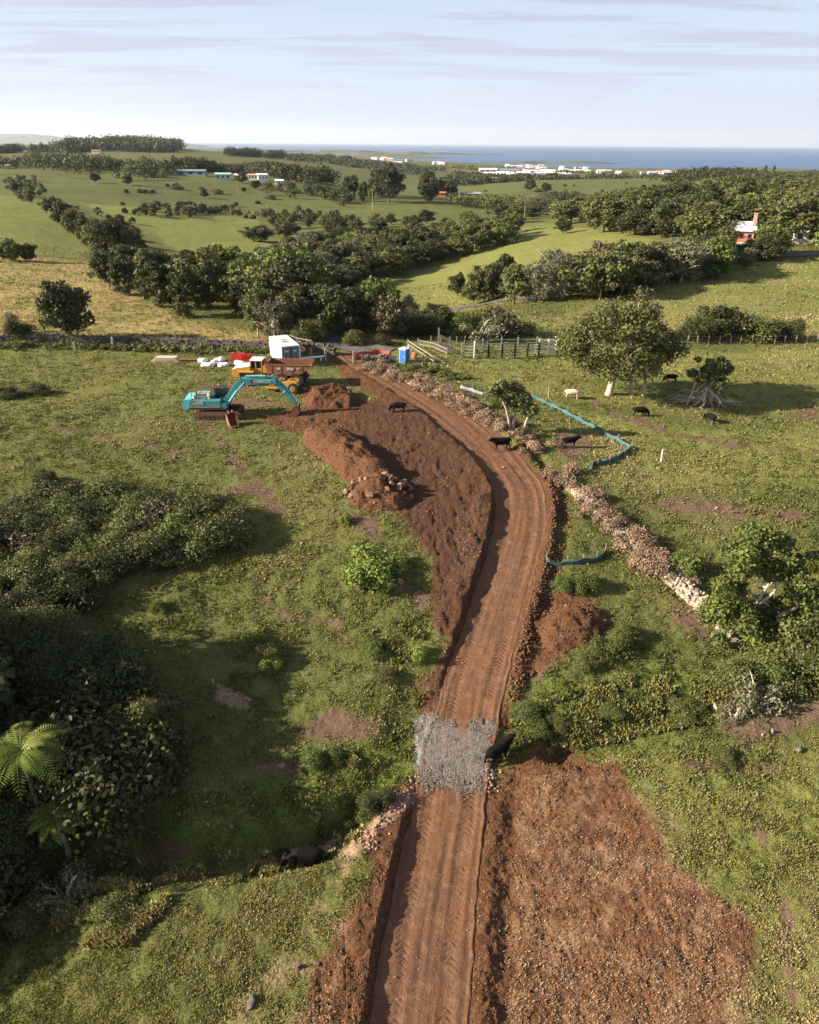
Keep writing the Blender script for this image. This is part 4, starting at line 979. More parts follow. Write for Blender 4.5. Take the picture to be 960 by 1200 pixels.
def make_track_mat():
    m, t, b = new_mat('graded_soil', 0.95, 0.08)
    su, sv = attr(t, 'along'), attr(t, 'across')
    cb = N(t, 'ShaderNodeCombineXYZ'); wire(t, math_node(t, 'MULTIPLY', su, 0.10), cb.inputs[0]); wire(t, math_node(t, 'MULTIPLY', sv, 2.2), cb.inputs[1])
    geo = N(t, 'ShaderNodeNewGeometry'); p = geo.outputs['Position']
    st = noise(t, cb.outputs[0], 1.6, 5, 0.65); n1 = noise(t, p, 0.4, 5, 0.6); n2 = noise(t, p, 9, 4, 0.7); n3 = noise(t, p, 26, 2, 0.6)
    c = mix_col(t, ramp(t, st, [(0.35, 0.0), (0.65, 1.0)]), (0.100, 0.045, 0.021), (0.175, 0.084, 0.041))
    c = mix_col(t, 0.35, c, (0.150, 0.075, 0.041))
    c = mix_col(t, ramp(t, n1, [(0.40, 0.0), (0.60, 0.75)]), c, (0.115, 0.060, 0.037))
    c = mix_col(t, ramp(t, noise(t, p, 1.7, 6, 0.72), [(0.5, 0.0), (0.62, 0.55)]), c, (0.20, 0.115, 0.07))
    c = mix_col(t, ramp(t, n2, [(0.52, 0.0), (0.68, 0.6)]), c, (0.085, 0.036, 0.021))
    c = mix_col(t, ramp(t, n3, [(0.64, 0.0), (0.70, 0.7)]), c, (0.36, 0.24, 0.17))
    wire(t, c, b.inputs['Base Color'])
    bp = N(t, 'ShaderNodeBump'); bp.inputs['Strength'].default_value = 0.8; bp.inputs['Distance'].default_value = 0.06
    band = ramp(t, math_node(t, 'ABSOLUTE', math_node(t, 'SUBTRACT', math_node(t, 'ABSOLUTE', sv), 1.05)), [(0.18, 1.0), (0.34, 0.0)])
    lug = math_node(t, 'SINE', math_node(t, 'ADD', math_node(t, 'MULTIPLY', su, 20.0), math_node(t, 'MULTIPLY', math_node(t, 'ABSOLUTE', math_node(t, 'SUBTRACT', math_node(t, 'ABSOLUTE', sv), 1.05)), 14.0)))
    lugm = math_node(t, 'MULTIPLY', math_node(t, 'MULTIPLY', ramp(t, lug, [(0.1, 0.0), (0.7, 1.0)]), band), ramp(t, noise(t, p, 0.8, 4, 0.6), [(0.45, 0.0), (0.62, 1.0)]))
    cc_ = mix_col(t, math_node(t, 'MULTIPLY', lugm, 0.35), c, (0.075, 0.036, 0.020)); wire(t, cc_, b.inputs['Base Color'])
    wire(t, math_node(t, 'SUBTRACT', math_node(t, 'ADD', math_node(t, 'MULTIPLY', st, 0.5), n2), math_node(t, 'MULTIPLY', lugm, 1.2)), bp.inputs['Height']); wire(t, bp.outputs[0], b.inputs['Normal'])
    return m
MT = make_track_mat()
def make_gravel_mat():
    m, t, b = new_mat('gravel_bed', 0.95, 0.1)
    geo = N(t, 'ShaderNodeNewGeometry'); p = geo.outputs['Position']
    cb = N(t, 'ShaderNodeCombineXYZ'); wire(t, math_node(t, 'MULTIPLY', attr(t, 'along'), .25), cb.inputs[0]); wire(t, math_node(t, 'MULTIPLY', attr(t, 'across'), 1.3), cb.inputs[1])
    n1 = noise(t, p, 11, 4, 0.85); n2 = noise(t, cb.outputs[0], 1.8, 6, 0.75)
    c = mix_col(t, ramp(t, n1, [(0.38, 0.0), (0.62, 1.0)]), (0.07, 0.058, 0.050), (0.27, 0.24, 0.215))
    c = mix_col(t, ramp(t, n2, [(0.42, 0.0), (0.64, 0.75)]), c, (0.17, 0.10, 0.068))
    wire(t, c, b.inputs['Base Color'])
    bp = N(t, 'ShaderNodeBump'); bp.inputs['Strength'].default_value = 0.9; bp.inputs['Distance'].default_value = 0.08
    wire(t, n1, bp.inputs['Height']); wire(t, bp.outputs[0], b.inputs['Normal'])
    return m
def make_asphalt():
    m, t, b = new_mat('asphalt', 0.85, 0.2)
    geo = N(t, 'ShaderNodeNewGeometry'); p = geo.outputs['Position']; n = noise(t, p, 0.5, 5, 0.7)
    wire(t, mix_col(t, ramp(t, n, [(0.35, 0.0), (0.7, 1.0)]), (0.075, 0.068, 0.066), (0.13, 0.115, 0.11)), b.inputs['Base Color'])
    return m
def ribbon(name, pth, half, zf, mat, ncross=10, lift=0.0, edge_wob=0.0, cross=None):
    pth = np.asarray(pth, float); tg = np.gradient(pth[:, :2], axis=0); tg /= np.linalg.norm(tg, axis=1)[:, None]
    nn = np.stack([tg[:, 1], -tg[:, 0]], 1); half = np.broadcast_to(half, len(pth))
    s = np.concatenate([[0], np.cumsum(np.linalg.norm(np.diff(pth[:, :2], axis=0), axis=1))])
    V = []; al = []; ac = []
    for k in range(ncross + 1):
        f = k / ncross * 2 - 1
        hwid = half * f
        if edge_wob: hwid = hwid + edge_wob * (abs(f) ** 6) * np.sign(f) * fbm(s / 0.8, s * 0 + 3 * np.sign(f), 91, 4)
        xy = pth[:, :2] + nn * hwid[:, None]
        z = zf(xy[:, 0], xy[:, 1], f, s) + lift
        V.append(np.column_stack([xy, z])); al.append(s); ac.append(hwid)
    V = np.stack(V, 1); al = np.stack(al, 1).ravel(); ac = np.stack(ac, 1).ravel()
    n, k = V.shape[:2]; ix = np.arange(n * k).reshape(n, k)
    Fc = np.stack([ix[:-1, :-1], ix[:-1, 1:], ix[1:, 1:], ix[1:, :-1]], -1).reshape(-1, 4)
    me = mesh_np(name, V.reshape(-1, 3), Fc, mat, True, {'along': ('POINT', al), 'across': ('POINT', ac)})
    return link(name, me)
TPf = resample(np.column_stack([TPc, TPw, TPz]), 0.14)
def trz(x, y, f, s):
    w = TPf[:, 2] * f
    rut = -0.035 * np.exp(-((np.abs(w) - 0.95) / 0.22) ** 2) + 0.03 * np.exp(-((np.abs(w) - 1.45) / 0.14) ** 2)
    n = 0.028 * fbm(w / 0.25, s / 5, 93, 3) + 0.025 * fbm(x / 0.35, y / 0.35, 95, 3) + 0.02 * fbm(w / .12, s / 9, 97, 2)
    edge = 0.07 * sstep(0.86, 0.97, abs(f)) - 0.2 * sstep(0.975, 1.0, abs(f))
    return TPf[:, 3] - 0.22 + rut + n + edge
struct(ribbon('dirt_track', TPf, TPf[:, 2] + 0.06, trz, MT, 44, 0.0, 0.15))
sel = (TPf[:, 1] > 29.6) & (TPf[:, 1] < 34.0)
G_ = TPf[sel]
def grz(x, y, f, s):
    n_ = len(G_); e = np.minimum(np.arange(n_), np.arange(n_)[::-1]) * 0.14
    w = fbm(x / .7, y / .7, 99, 3)
    return G_[:, 3] - 0.22 + 0.05 + 0.05 * fbm(x / 0.2, y / 0.2, 98, 2) - 0.12 * sstep(0.9, 0.0, e + 0.9 * w) - 0.25 * sstep(0.92, 1.0, abs(f)) + 0.02 * w
struct(ribbon('gravel_crossing', G_, G_[:, 2] + 0.02, grz, make_gravel_mat(), 40, 0, 0.3))
LN = resample(P([(452, 414), (436, 409), (418, 405), (400, 401), (384, 397), (372, 393), (380, 386), (430, 378), (480, 372), (530, 364), (585, 353), (637, 346), (700, 336), (800, 317), (860, 307), (910, 301), (960, 297), (1030, 293)]), 1.0)
struct(ribbon('asphalt_lane', LN, 2.3, lambda x, y, f, s: ground(x, y), make_asphalt(), 8, 0.14))
# muddy water standing in the creek
wm, wt, wb = new_mat('creek_water', 0.12, 0.5); wb.inputs['Base Color'].default_value = (0.03, 0.02, 0.012, 1)
cks = CK[(CK[:, 0] > -40) & (CK[:, 0] < 30)]
zc_ = ground(cks[:, 0], cks[:, 1]); zc_ = np.convolve(np.pad(zc_, 6, 'edge'), np.ones(13) / 13, 'valid') - 0.05
ckz = np.column_stack([cks, zc_ - .38])
struct(ribbon('creek', ckz[cks[:, 0] < -1.5], 0.4, lambda x, y, f, s: ckz[cks[:, 0] < -1.5][:, 2], wm, 4))

# ---------------------------------------------------------------- ground cover
def fan_points(n, rng, s0=1260, s1=400, umax=0.56, ymax=125):
    s = rng.uniform(s1, s1 + (s0 - s1), n); u = rng.uniform(-umax, umax, n)
    Y = 28.5 / np.tan(np.arctan((s - 600) / F) + PITCH)
    Y = np.clip(Y, 9, ymax); return u * (Y + 15), Y
def surf_mask(X, Y):
    ti, d = near_path(X, Y, TPc); return np.abs(d) - np.interp(ti, np.arange(len(TPc)), TPw)
FULLZ = ZZ; _rowY = Yrows; _colU = Ucols
def sheet_z(X, Y):
    """height of the finished ground sheet, by bilinear lookup in its own grid"""
    i = np.clip(np.searchsorted(_rowY, Y) - 1, 0, len(_rowY) - 2); fy = np.clip((Y - _rowY[i]) / (_rowY[i+1] - _rowY[i]), 0, 1)
    u = X / (Y + 15); j = np.clip(np.searchsorted(_colU, u) - 1, 0, len(_colU) - 2); fx = np.clip((u - _colU[j]) / (_colU[j+1] - _colU[j]), 0, 1)
    z = FULLZ
    return (z[i, j] * (1 - fx) + z[i, j+1] * fx) * (1 - fy) + (z[i+1, j] * (1 - fx) + z[i+1, j+1] * fx) * fy
def grid_attr(name, X, Y):
    i = np.clip(np.searchsorted(_rowY, Y), 0, len(_rowY) - 1); u = X / (Y + 15); j = np.clip(np.searchsorted(_colU, u), 0, len(_colU) - 1)
    return mk[name][i, j]
rng = np.random.default_rng(101)
# grass blades
X, Y = fan_points(720000, rng, 1260, 290, .56, 300)
Xs, Ys = fan_points(330000, rng, 1260, 320, .95, 220); ks_ = np.abs(Xs / (Ys + 15)) > .56; X = np.concatenate([X, Xs[ks_]]); Y = np.concatenate([Y, Ys[ks_]])
bare = np.maximum.reduce([grid_attr(k, X, Y) for k in ('dirt', 'gravel')]); bare2 = np.maximum.reduce([grid_attr(k, X, Y) for k in ('bare', 'pale', 'straw')])
clump = fbm(X / 0.9, Y / 0.9, 111, 3) + 0.5 * fbm(X / 6, Y / 6, 113, 3)
lnear = np.ones(len(X), bool); fm_ = Y > 90; lnear[fm_] = np.abs(near_path(X[fm_], Y[fm_], LN)[1]) > 2.5
keep = lnear & (rng.uniform(size=len(X)) > bare + 0.6 * bare2) & (clump > -0.45 + 0.25 * rng.normal(size=len(X))) & (surf_mask(X, Y) > 0.25)
X = X[keep]; Y = Y[keep]; clump = clump[keep]; lushk = grid_attr('lush', X, Y)
sz = (0.036 + 0.00075 * Y) * (1 + 0.35 * lushk) * (0.7 + 0.8 * np.clip(clump + .3, 0, 1)) * rng.uniform(0.6, 1.5, len(X))
Zb = sheet_z(X, Y)
n = len(X)
V = np.zeros((n, 2, 4, 3)); 
for q in range(2):
    a = rng.uniform(0, 6.283, n); lean = rng.uniform(0.1, 0.9, n); w = sz * rng.uniform(0.18, 0.42, n); h = sz * rng.uniform(0.8, 1.5, n)
    ox = X + rng.normal(size=n) * sz * 0.5; oy = Y + rng.normal(size=n) * sz * 0.5
    dx, dy = np.cos(a), np.sin(a)
    b0 = np.stack([ox - dy * w, oy + dx * w, Zb - 0.02], 1); b1 = np.stack([ox + dy * w, oy - dx * w, Zb - 0.02], 1)
    tp = np.stack([dx * lean * h, dy * lean * h, h], 1)
    V[:, q, 0] = b0; V[:, q, 1] = b1; V[:, q, 2] = b1 + tp; V[:, q, 3] = b0 + tp * np.array([1, 1, .8])
V = V.reshape(-1, 3)
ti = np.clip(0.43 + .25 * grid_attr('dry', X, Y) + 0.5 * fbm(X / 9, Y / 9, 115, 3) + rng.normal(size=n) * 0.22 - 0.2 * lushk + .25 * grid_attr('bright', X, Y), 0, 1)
def make_blade_mat():
    m, t, b = new_mat('grass_blade', 0.7, 0.15)
    c = ramp(t, attr(t, 'tint'), [(0.0, (0.062, 0.074, 0.020)), (0.42, (0.152, 0.160, 0.041)), (0.72, (0.245, 0.218, 0.075)), (1.0, (0.38, 0.29, 0.16))])
    wire(t, c, b.inputs['Base Color'])
    tr = N(t, 'ShaderNodeBsdfTranslucent'); wire(t, c, tr.inputs[0]); ms = N(t, 'ShaderNodeMixShader'); ms.inputs[0].default_value = 0.3
    wire(t, b.outputs[0], ms.inputs[1]); wire(t, tr.outputs[0], ms.inputs[2]); wire(t, ms.outputs[0], t.nodes['Material Output'].inputs['Surface'])
    return m
MBL = make_blade_mat()
me = mesh_np('grass', V, np.arange(len(V)).reshape(-1, 4), MBL, False, {'tint': ('FACE', np.repeat(ti, 2))})
tag(link('grass', me), 'short patchy pasture grass covering the near slopes', 'grass', None, 'stuff')
# taller weeds and rushes along the creek and in clumps
def tall_grass(poly_list, n, h, seed, label, name='rushes', lo=0.2, hi=0.9):
    r = np.random.default_rng(seed); V = []; T = []
    for q in poly_list:
        w = P(q); c = r.uniform(w.min(0), w.max(0), size=(n * 3, 2)); c = c[sdist(c[:, 0], c[:, 1], w) > 0]
        cl = fbm(c[:, 0] / 1.1, c[:, 1] / 1.1, seed, 3); c = c[(cl > 0.02) & (surf_mask(c[:, 0], c[:, 1]) > .6)][:n]
        z = sheet_z(c[:, 0], c[:, 1]); m = len(c)
        for k in range(5):
            a = r.uniform(0, 6.283, m); L = h * r.uniform(0.5, 1.2, m); wd = 0.03 + 0.03 * r.uniform(size=m); le = r.uniform(.1, .7, m)
            ox = c[:, 0] + r.normal(size=m) * .08; oy = c[:, 1] + r.normal(size=m) * .08; dx, dy = np.cos(a), np.sin(a)
            b0 = np.stack([ox - dy * wd, oy + dx * wd, z], 1); b1 = np.stack([ox + dy * wd, oy - dx * wd, z], 1); tp = np.stack([dx * le * L, dy * le * L, L], 1)
            V.append(np.stack([b0, b1, b1 + tp, b0 + tp], 1)); T.append(r.uniform(lo, hi, m))
    V = np.concatenate(V).reshape(-1, 3); T = np.concatenate(T)
    tag(link(name, mesh_np(name, V, np.arange(len(V)).reshape(-1, 4), MBL, False, {'tint': ('FACE', T)})), label, 'grass', None, 'stuff')
tall_grass([[(590, 845), (690, 800), (760, 790), (850, 800), (870, 835), (760, 850), (640, 872), (596, 878)]], 2400, 0.22, 121, 'long green grass on the creek flat right of the gravel crossing', lo=.3, hi=.85)
tall_grass([[(60, 1110), (70, 1050), (160, 1030), (200, 1060), (150, 1110)], [(160, 1000), (330, 990), (420, 960), (420, 985), (330, 1005), (180, 1030)], [(360, 890), (400, 870), (420, 900), (380, 915)]], 1300, 0.34, 122, 'yellowed rushes along the creek at the lower left', lo=.5, hi=1)
tall_grass([[(420, 740), (500, 720), (510, 800), (480, 840)], [(860, 600), (960, 590), (960, 700), (900, 680)]], 350, 0.2, 123, 'weedy tufts among the short pasture grass', lo=.1, hi=.7)
# clods, pebbles, gravel and straw on the worked ground
OCT = np.array([(1, 0, 0), (-1, 0, 0), (0, 1, 0), (0, -1, 0), (0, 0, 1), (0, 0, -1)], float)
OF = np.array([(0, 2, 4), (2, 1, 4), (1, 3, 4), (3, 0, 4), (2, 0, 5), (1, 2, 5), (3, 1, 5), (0, 3, 5)])
def stones(name, X, Y, size, mat, label, seed, cat='stones', zoff=0.2, z=None, kind='stuff'):
    r = np.random.default_rng(seed); n = len(X); z = sheet_z(X, Y) if z is None else z
    S = size[:, None, None] * r.uniform(.6, 1.25, (n, 6, 1)) * r.uniform(.6, 1.2, (n, 1, 3)); V = OCT[None] * S
    a = r.uniform(0, 6.283, n); b = r.uniform(-.6, .6, n); ca, sa = np.cos(a)[:, None], np.sin(a)[:, None]; cb_, sb_ = np.cos(b)[:, None], np.sin(b)[:, None]
    x = V[..., 0] * cb_ + V[..., 2] * sb_; zz_ = -V[..., 0] * sb_ + V[..., 2] * cb_; y = V[..., 1]
    V = np.stack([x * ca - y * sa + X[:, None], x * sa + y * ca + Y[:, None], zz_ * 0.75 + (z + size * zoff)[:, None]], -1).reshape(-1, 3)
    Fc = (np.arange(n)[:, None, None] * 6 + OF[None]).reshape(-1, 3)
    me = mesh_np(name, V, Fc, mat, False, {'tint': ('FACE', np.repeat(r.uniform(0, 1, n) ** 2, 8))})
    return tag(link(name, me), label, cat, None, kind)
X, Y = fan_points(260000, rng); dm = grid_attr('dirt', X, Y)
cl = fbm(X / 1.6, Y / 1.6, 131, 4)
sm = surf_mask(X, Y)
keep = (dm > 0.35) & (cl + 0.25 * rng.normal(size=len(X)) > 0.10) & (sm > 0.1)
X, Y, sm = X[keep], Y[keep], sm[keep]
stones('soil_clods', X, Y, (0.030 + 0.0007 * Y) * rng.uniform(.5, 1, len(X)) * (1 + 1.2 * rng.uniform(size=len(X)) ** 8), MK_CLOD, 'crumbled red brown soil clods over the cleared ground', 132, 'soil')
X, Y = fan_points(90000, rng); keep = (grid_attr('dirt', X, Y) > 0.4) & (rng.uniform(size=len(X)) < .10) & (surf_mask(X, Y) > -2.5)
keep &= (surf_mask(X, Y) > 0) | (rng.uniform(size=len(X)) < .12)
X, Y = X[keep], Y[keep]; zt_ = np.where(surf_mask(X, Y) < 0.1, np.interp(near_path(X, Y, TPc)[0], np.arange(len(TPc)), TPz) - .2, sheet_z(X, Y))
stones('pebbles', X, Y, (0.028 + 0.0006 * Y) * rng.uniform(.5, 1.3, len(X)), MK_RED, 'small pale stones strewn over the red soil', 133, zoff=.5, z=zt_)
def poly_points(q, n, r):
    w = P(q); c = r.uniform(w.min(0) - .4, w.max(0) + .4, size=(n * 3, 2)); return c[sdist(c[:, 0], c[:, 1], w) + .7 * fbm(c[:, 0] / .8, c[:, 1] / .8, 152, 4) + .13 * r.normal(size=len(c)) > 0][:n]
c = poly_points([(486, 838), (500, 826), (515, 840), (545, 847), (580, 840), (577, 885), (569, 915), (545, 928), (520, 920), (500, 930), (489, 900)], 15000, rng)
ti_, d_2 = near_path(c[:, 0], c[:, 1], TPc); zz2 = np.where(np.abs(d_2) < np.interp(ti_, np.arange(len(TPc)), TPw) + .3, np.interp(ti_, np.arange(len(TPc)), TPz) - .18, sheet_z(c[:, 0], c[:, 1]))
kp_ = fbm(c[:, 0] / .5, c[:, 1] / 2.5, 151, 4) > -.38
c = c[kp_]; zz2 = zz2[kp_]
stones('gravel', c[:, 0], c[:, 1], 0.032 * rng.uniform(.4, 1.5, len(c)), MK_GRAVEL, 'grey crushed stone spread over the creek crossing', 134, 'gravel', .3, zz2)
c = np.vstack([poly_points([(440, 965), (462, 938), (488, 900), (500, 925), (472, 958), (440, 990), (405, 1010), (408, 985)], 480, rng), poly_points([(560, 905), (575, 880), (583, 900), (578, 922)], 200, rng)])
stones('rubble', c[:, 0], c[:, 1], 0.085 * rng.uniform(.3, 1.7, len(c)), MK_BANK, 'pale broken stones on the bank left of the gravel', 135, 'stones', .4)
c = poly_points([(600, 500), (622, 520), (650, 555), (668, 600), (655, 660), (640, 720), (615, 800), (598, 840), (590, 820), (606, 740), (625, 680), (642, 640), (645, 600), (640, 565), (618, 535)], 5200, rng)
c = c[surf_mask(c[:, 0], c[:, 1]) > .15]
stones('rubble', c[:, 0], c[:, 1], 0.11 * rng.uniform(.3, 1.5, len(c)) , MK_CLOD, 'rough windrow of earth and stones along the right edge of the track', 136, 'rubble', .4)
c = poly_points([(520, 620), (560, 590), (575, 620), (555, 690), (530, 660)], 260, rng)
stones('rubble', c[:, 0], c[:, 1], 0.06 * rng.uniform(.3, 1.3, len(c)) ** 1.3, MK_GRAVEL, 'patch of grey stones in the cleared ground left of the track', 137, 'stones', .4)
# straw mulch
X, Y = fan_points(200000, rng); st = grid_attr('straw', X, Y); pn = fbm(X / 3.2, Y / 2.4, 141, 5, .62)
keep = (st > .3) & (pn + .3 * rng.normal(size=len(X)) > .16) & (surf_mask(X, Y) > .4); X, Y = X[keep], Y[keep]; n = len(X)
a = rng.uniform(0, 6.283, n); L = rng.uniform(.015, .055, n); w = rng.uniform(.008, .022, n); z = sheet_z(X, Y) + rng.uniform(.01, .06, n); dz = rng.normal(size=n) * .02
dx, dy = np.cos(a), np.sin(a)
V = np.stack([np.stack([X - dx*L - dy*w, Y - dy*L + dx*w, z - dz], 1), np.stack([X - dx*L + dy*w, Y - dy*L - dx*w, z - dz], 1), np.stack([X + dx*L + dy*w, Y + dy*L - dx*w, z + dz + .02], 1), np.stack([X + dx*L - dy*w, Y + dy*L + dx*w, z + dz + .02], 1)], 1).reshape(-1, 3)
ST = leaf_mat('straw', (0.16, 0.095, 0.050), (0.38, 0.26, 0.145), var=0, trans=.1)
tag(link('straw', mesh_np('straw', V, np.arange(len(V)).reshape(-1, 4), ST, False, {'tint': ('FACE', rng.uniform(size=n))})), 'pale chopped straw and dead turf scattered over the cleared ground', 'straw', None, 'stuff')

# ---------------------------------------------------------------- soil heaps and rocks
def heap(label, cx, cy, L, W, h, ang, seed, mat=None, grass=0.0):
    """a heap of spoil: an uneven mound on the slope, long axis L, short axis W"""
    q = at(cx, cy); nu, nv = 70, 56; u = np.linspace(-1.15, 1.15, nu); v = np.linspace(-1.15, 1.15, nv); U, Vv = np.meshgrid(u, v)
    x = U * L; y = Vv * W; ca, sa = math.cos(ang), math.sin(ang); wx = q.x + x * ca - y * sa; wy = q.y + x * sa + y * ca
    r = np.abs(U) ** 2.6 + np.abs(Vv) ** 2.0; r = r + .42 * fbm(wx / 1.6, wy / 1.6, seed, 4)
    pr = np.clip(1 - r, 0, 1) ** 0.75
    z = ground(wx, wy) - .14 + (h + .1) * pr * (1 + .35 * fbm(wx / 1.3, wy / 1.3, seed + 2, 4)) + (.14 * fbm(wx / .5, wy / .5, seed + 4, 3)) * (pr > 0)
    z = np.where(pr <= 0, ground(wx, wy) - .3, z)
    V = np.stack([wx - q.x, wy - q.y, z - q.z], -1).reshape(-1, 3); ix = np.arange(nu * nv).reshape(nv, nu)
    Fc = np.stack([ix[:-1, :-1], ix[:-1, 1:], ix[1:, 1:], ix[1:, :-1]], -1).reshape(-1, 4)
    o = link('soil_heap', mesh_np('soil_heap', V, Fc, mat or MHEAP, False), None, q); tag(o, label, 'soil heap')
    # clods lying on it
    r_ = np.random.default_rng(seed); k = int(L * W * 90); i = r_.integers(0, nu * nv, k); pts = V[i]; good = pr.ravel()[i] > .02; pts = pts[good]
    st_ = stones('clods', pts[:, 0] + r_.normal(size=len(pts)) * .08, pts[:, 1] + r_.normal(size=len(pts)) * .06, .09 * r_.uniform(.3, 1.3, len(pts)), MK_CLOD, None, seed, None, .2, pts[:, 2]); st_.parent = o; st_['kind'] = 'stuff'
    return o
def make_heap_mat():
    m, t, b = new_mat('heaped_soil', 0.95, 0.05); geo = N(t, 'ShaderNodeNewGeometry'); c, n2, n3 = soil_color(t, geo.outputs['Position'])
    wire(t, mix_col(t, 0.55, c, (0.085, 0.042, 0.024)), b.inputs['Base Color'])
    bp = N(t, 'ShaderNodeBump'); bp.inputs['Strength'].default_value = 1; bp.inputs['Distance'].default_value = .12; wire(t, n2, bp.inputs['Height']); wire(t, bp.outputs[0], b.inputs['Normal'])
    return m
MHEAP = make_heap_mat()
heap('small rounded heap of red soil beside the dump truck', 388, 470, 3.1, 2.8, 1.5, 0.0, 201)
heap('low spur of red soil between the dump truck and the rounded heap', 372, 460, 2.0, 1.5, .6, 0.5, 202)
e0, e1 = at(368, 500), at(452, 572); em = (e0 + e1) / 2
heap('long high ridge of red brown soil above the rock pile', 408, 536, (e1 - e0).length * .60, 2.5, 1.7, math.atan2(e1.y - e0.y, e1.x - e0.x), 203)
heap('earth mound under the pile of pale rocks', 444, 582, 2.9, 2.3, 1.5, -.6, 204)
heap('low heap of dry red earth right of the track', 668, 735, 3.0, 1.9, .7, .5, 205)
heap('flat spur of red soil right of the excavator bucket', 366, 495, 2.6, 1.0, .35, 0.1, 206)
def rock_mesh(seed, name='rock'):
    bm = bmesh.new(); bmesh.ops.create_icosphere(bm, subdivisions=2, radius=.5); r = np.random.default_rng(seed)
    pl = unit(r.normal(size=(14, 3))); off = r.uniform(.22, .36, 14)
    for v in bm.verts:
        c = np.array(v.co)
        for p_, o_ in zip(pl, off):
            d = c @ p_
            if d > o_: c = c - p_ * (d - o_)
        v.co = c * np.array([1.15, .95, .8])
    me = bpy.data.meshes.new(name); bm.to_mesh(me); bm.free(); return me
RM = {}
for nm, mt in (('red', MK_RED), ('pale', MK_PALE), ('dark', MK_DARK)):
    RM[nm] = [rock_mesh(300 + k) for k in range(6)]
    for m_ in RM[nm]: m_.materials.append(mt)
def rock(kind, x, y, z, s, label, group=None, r=None):
    r = r or np.random.default_rng(int(abs(x * 977 + y * 131)) % 99991)
    o = link('rock', RM[kind][r.integers(6)], None, (x, y, z), tuple(r.uniform(0, 6.28, 3)), (s, s * r.uniform(.7, 1.1), s * r.uniform(.6, 1))); tag(o, label, 'rock', group); return o
r_ = np.random.default_rng(44); q = at(444, 580)
sp_ = []
for k in range(170):
    a = r_.uniform(0, 6.283); rr = math.sqrt(r_.uniform(0, 1)); x = q.x + rr * math.cos(a) * 3.0; y = q.y + rr * math.sin(a) * 2.4
    s = r_.uniform(.4, 1.15)
    if any((x - a0) ** 2 + (y - b0) ** 2 < (.36 * (s + s0)) ** 2 for a0, b0, s0 in sp_): continue
    sp_.append((x, y, s)); d = max(0, 1 - rr ** 2)
    rock('red' if r_.uniform() < .88 else 'pale', x, y, gz(x, y) - .02 + 1.4 * d ** .75 + s * .15, s, 'dusty brown boulder in the rock pile at the foot of the long soil ridge', 'boulders of the rock pile', r_)
for px, py, s, kd, l_ in [(470, 686, .9, 'red', 'orange boulder beside the bright round bush'), (205, 537, .6, 'dark', 'grey stone alone in the pasture below the excavator'), (350, 1134, .5, 'dark', 'dark stone on the pale strip at the bottom'),
        (295, 1175, .7, 'dark', 'dark stump-like stone at the bottom of the pale strip'), (432, 938, .5, 'pale', 'round pale stone at the culvert outlet'), (425, 960, .4, 'red', 'small stone below the culvert outlet'),
        (937, 880, .7, 'dark', 'grey stone on the right grass slope'), (855, 893, .4, 'pale', 'pale stone beside the leaf litter patch'), (905, 858, .3, 'pale', 'small white stone in the dark soil on the right'), (893, 862, .25, 'pale', 'second white stone in the dark soil on the right'),
        (590, 545, .5, 'red', 'stone on the right shoulder of the upper track'), (637, 433, .9, 'red', 'brown stump in the pasture behind the leaning tree'), (250, 800, .5, 'pale', 'pale stone in the big shadow'), (840, 822, .6, 'pale', 'pale stone on the right creek bank'),
        (800, 845, .5, 'pale', 'flat stone low on the right creek bank'), (690, 605, .45, 'pale', 'white stone at the left foot of the overgrown wall'), (675, 600, .4, 'red', 'reddish stone at the left foot of the overgrown wall')]:
    q = at(px, py); rock(kd, q.x, q.y, q.z + s * .15, s, l_)

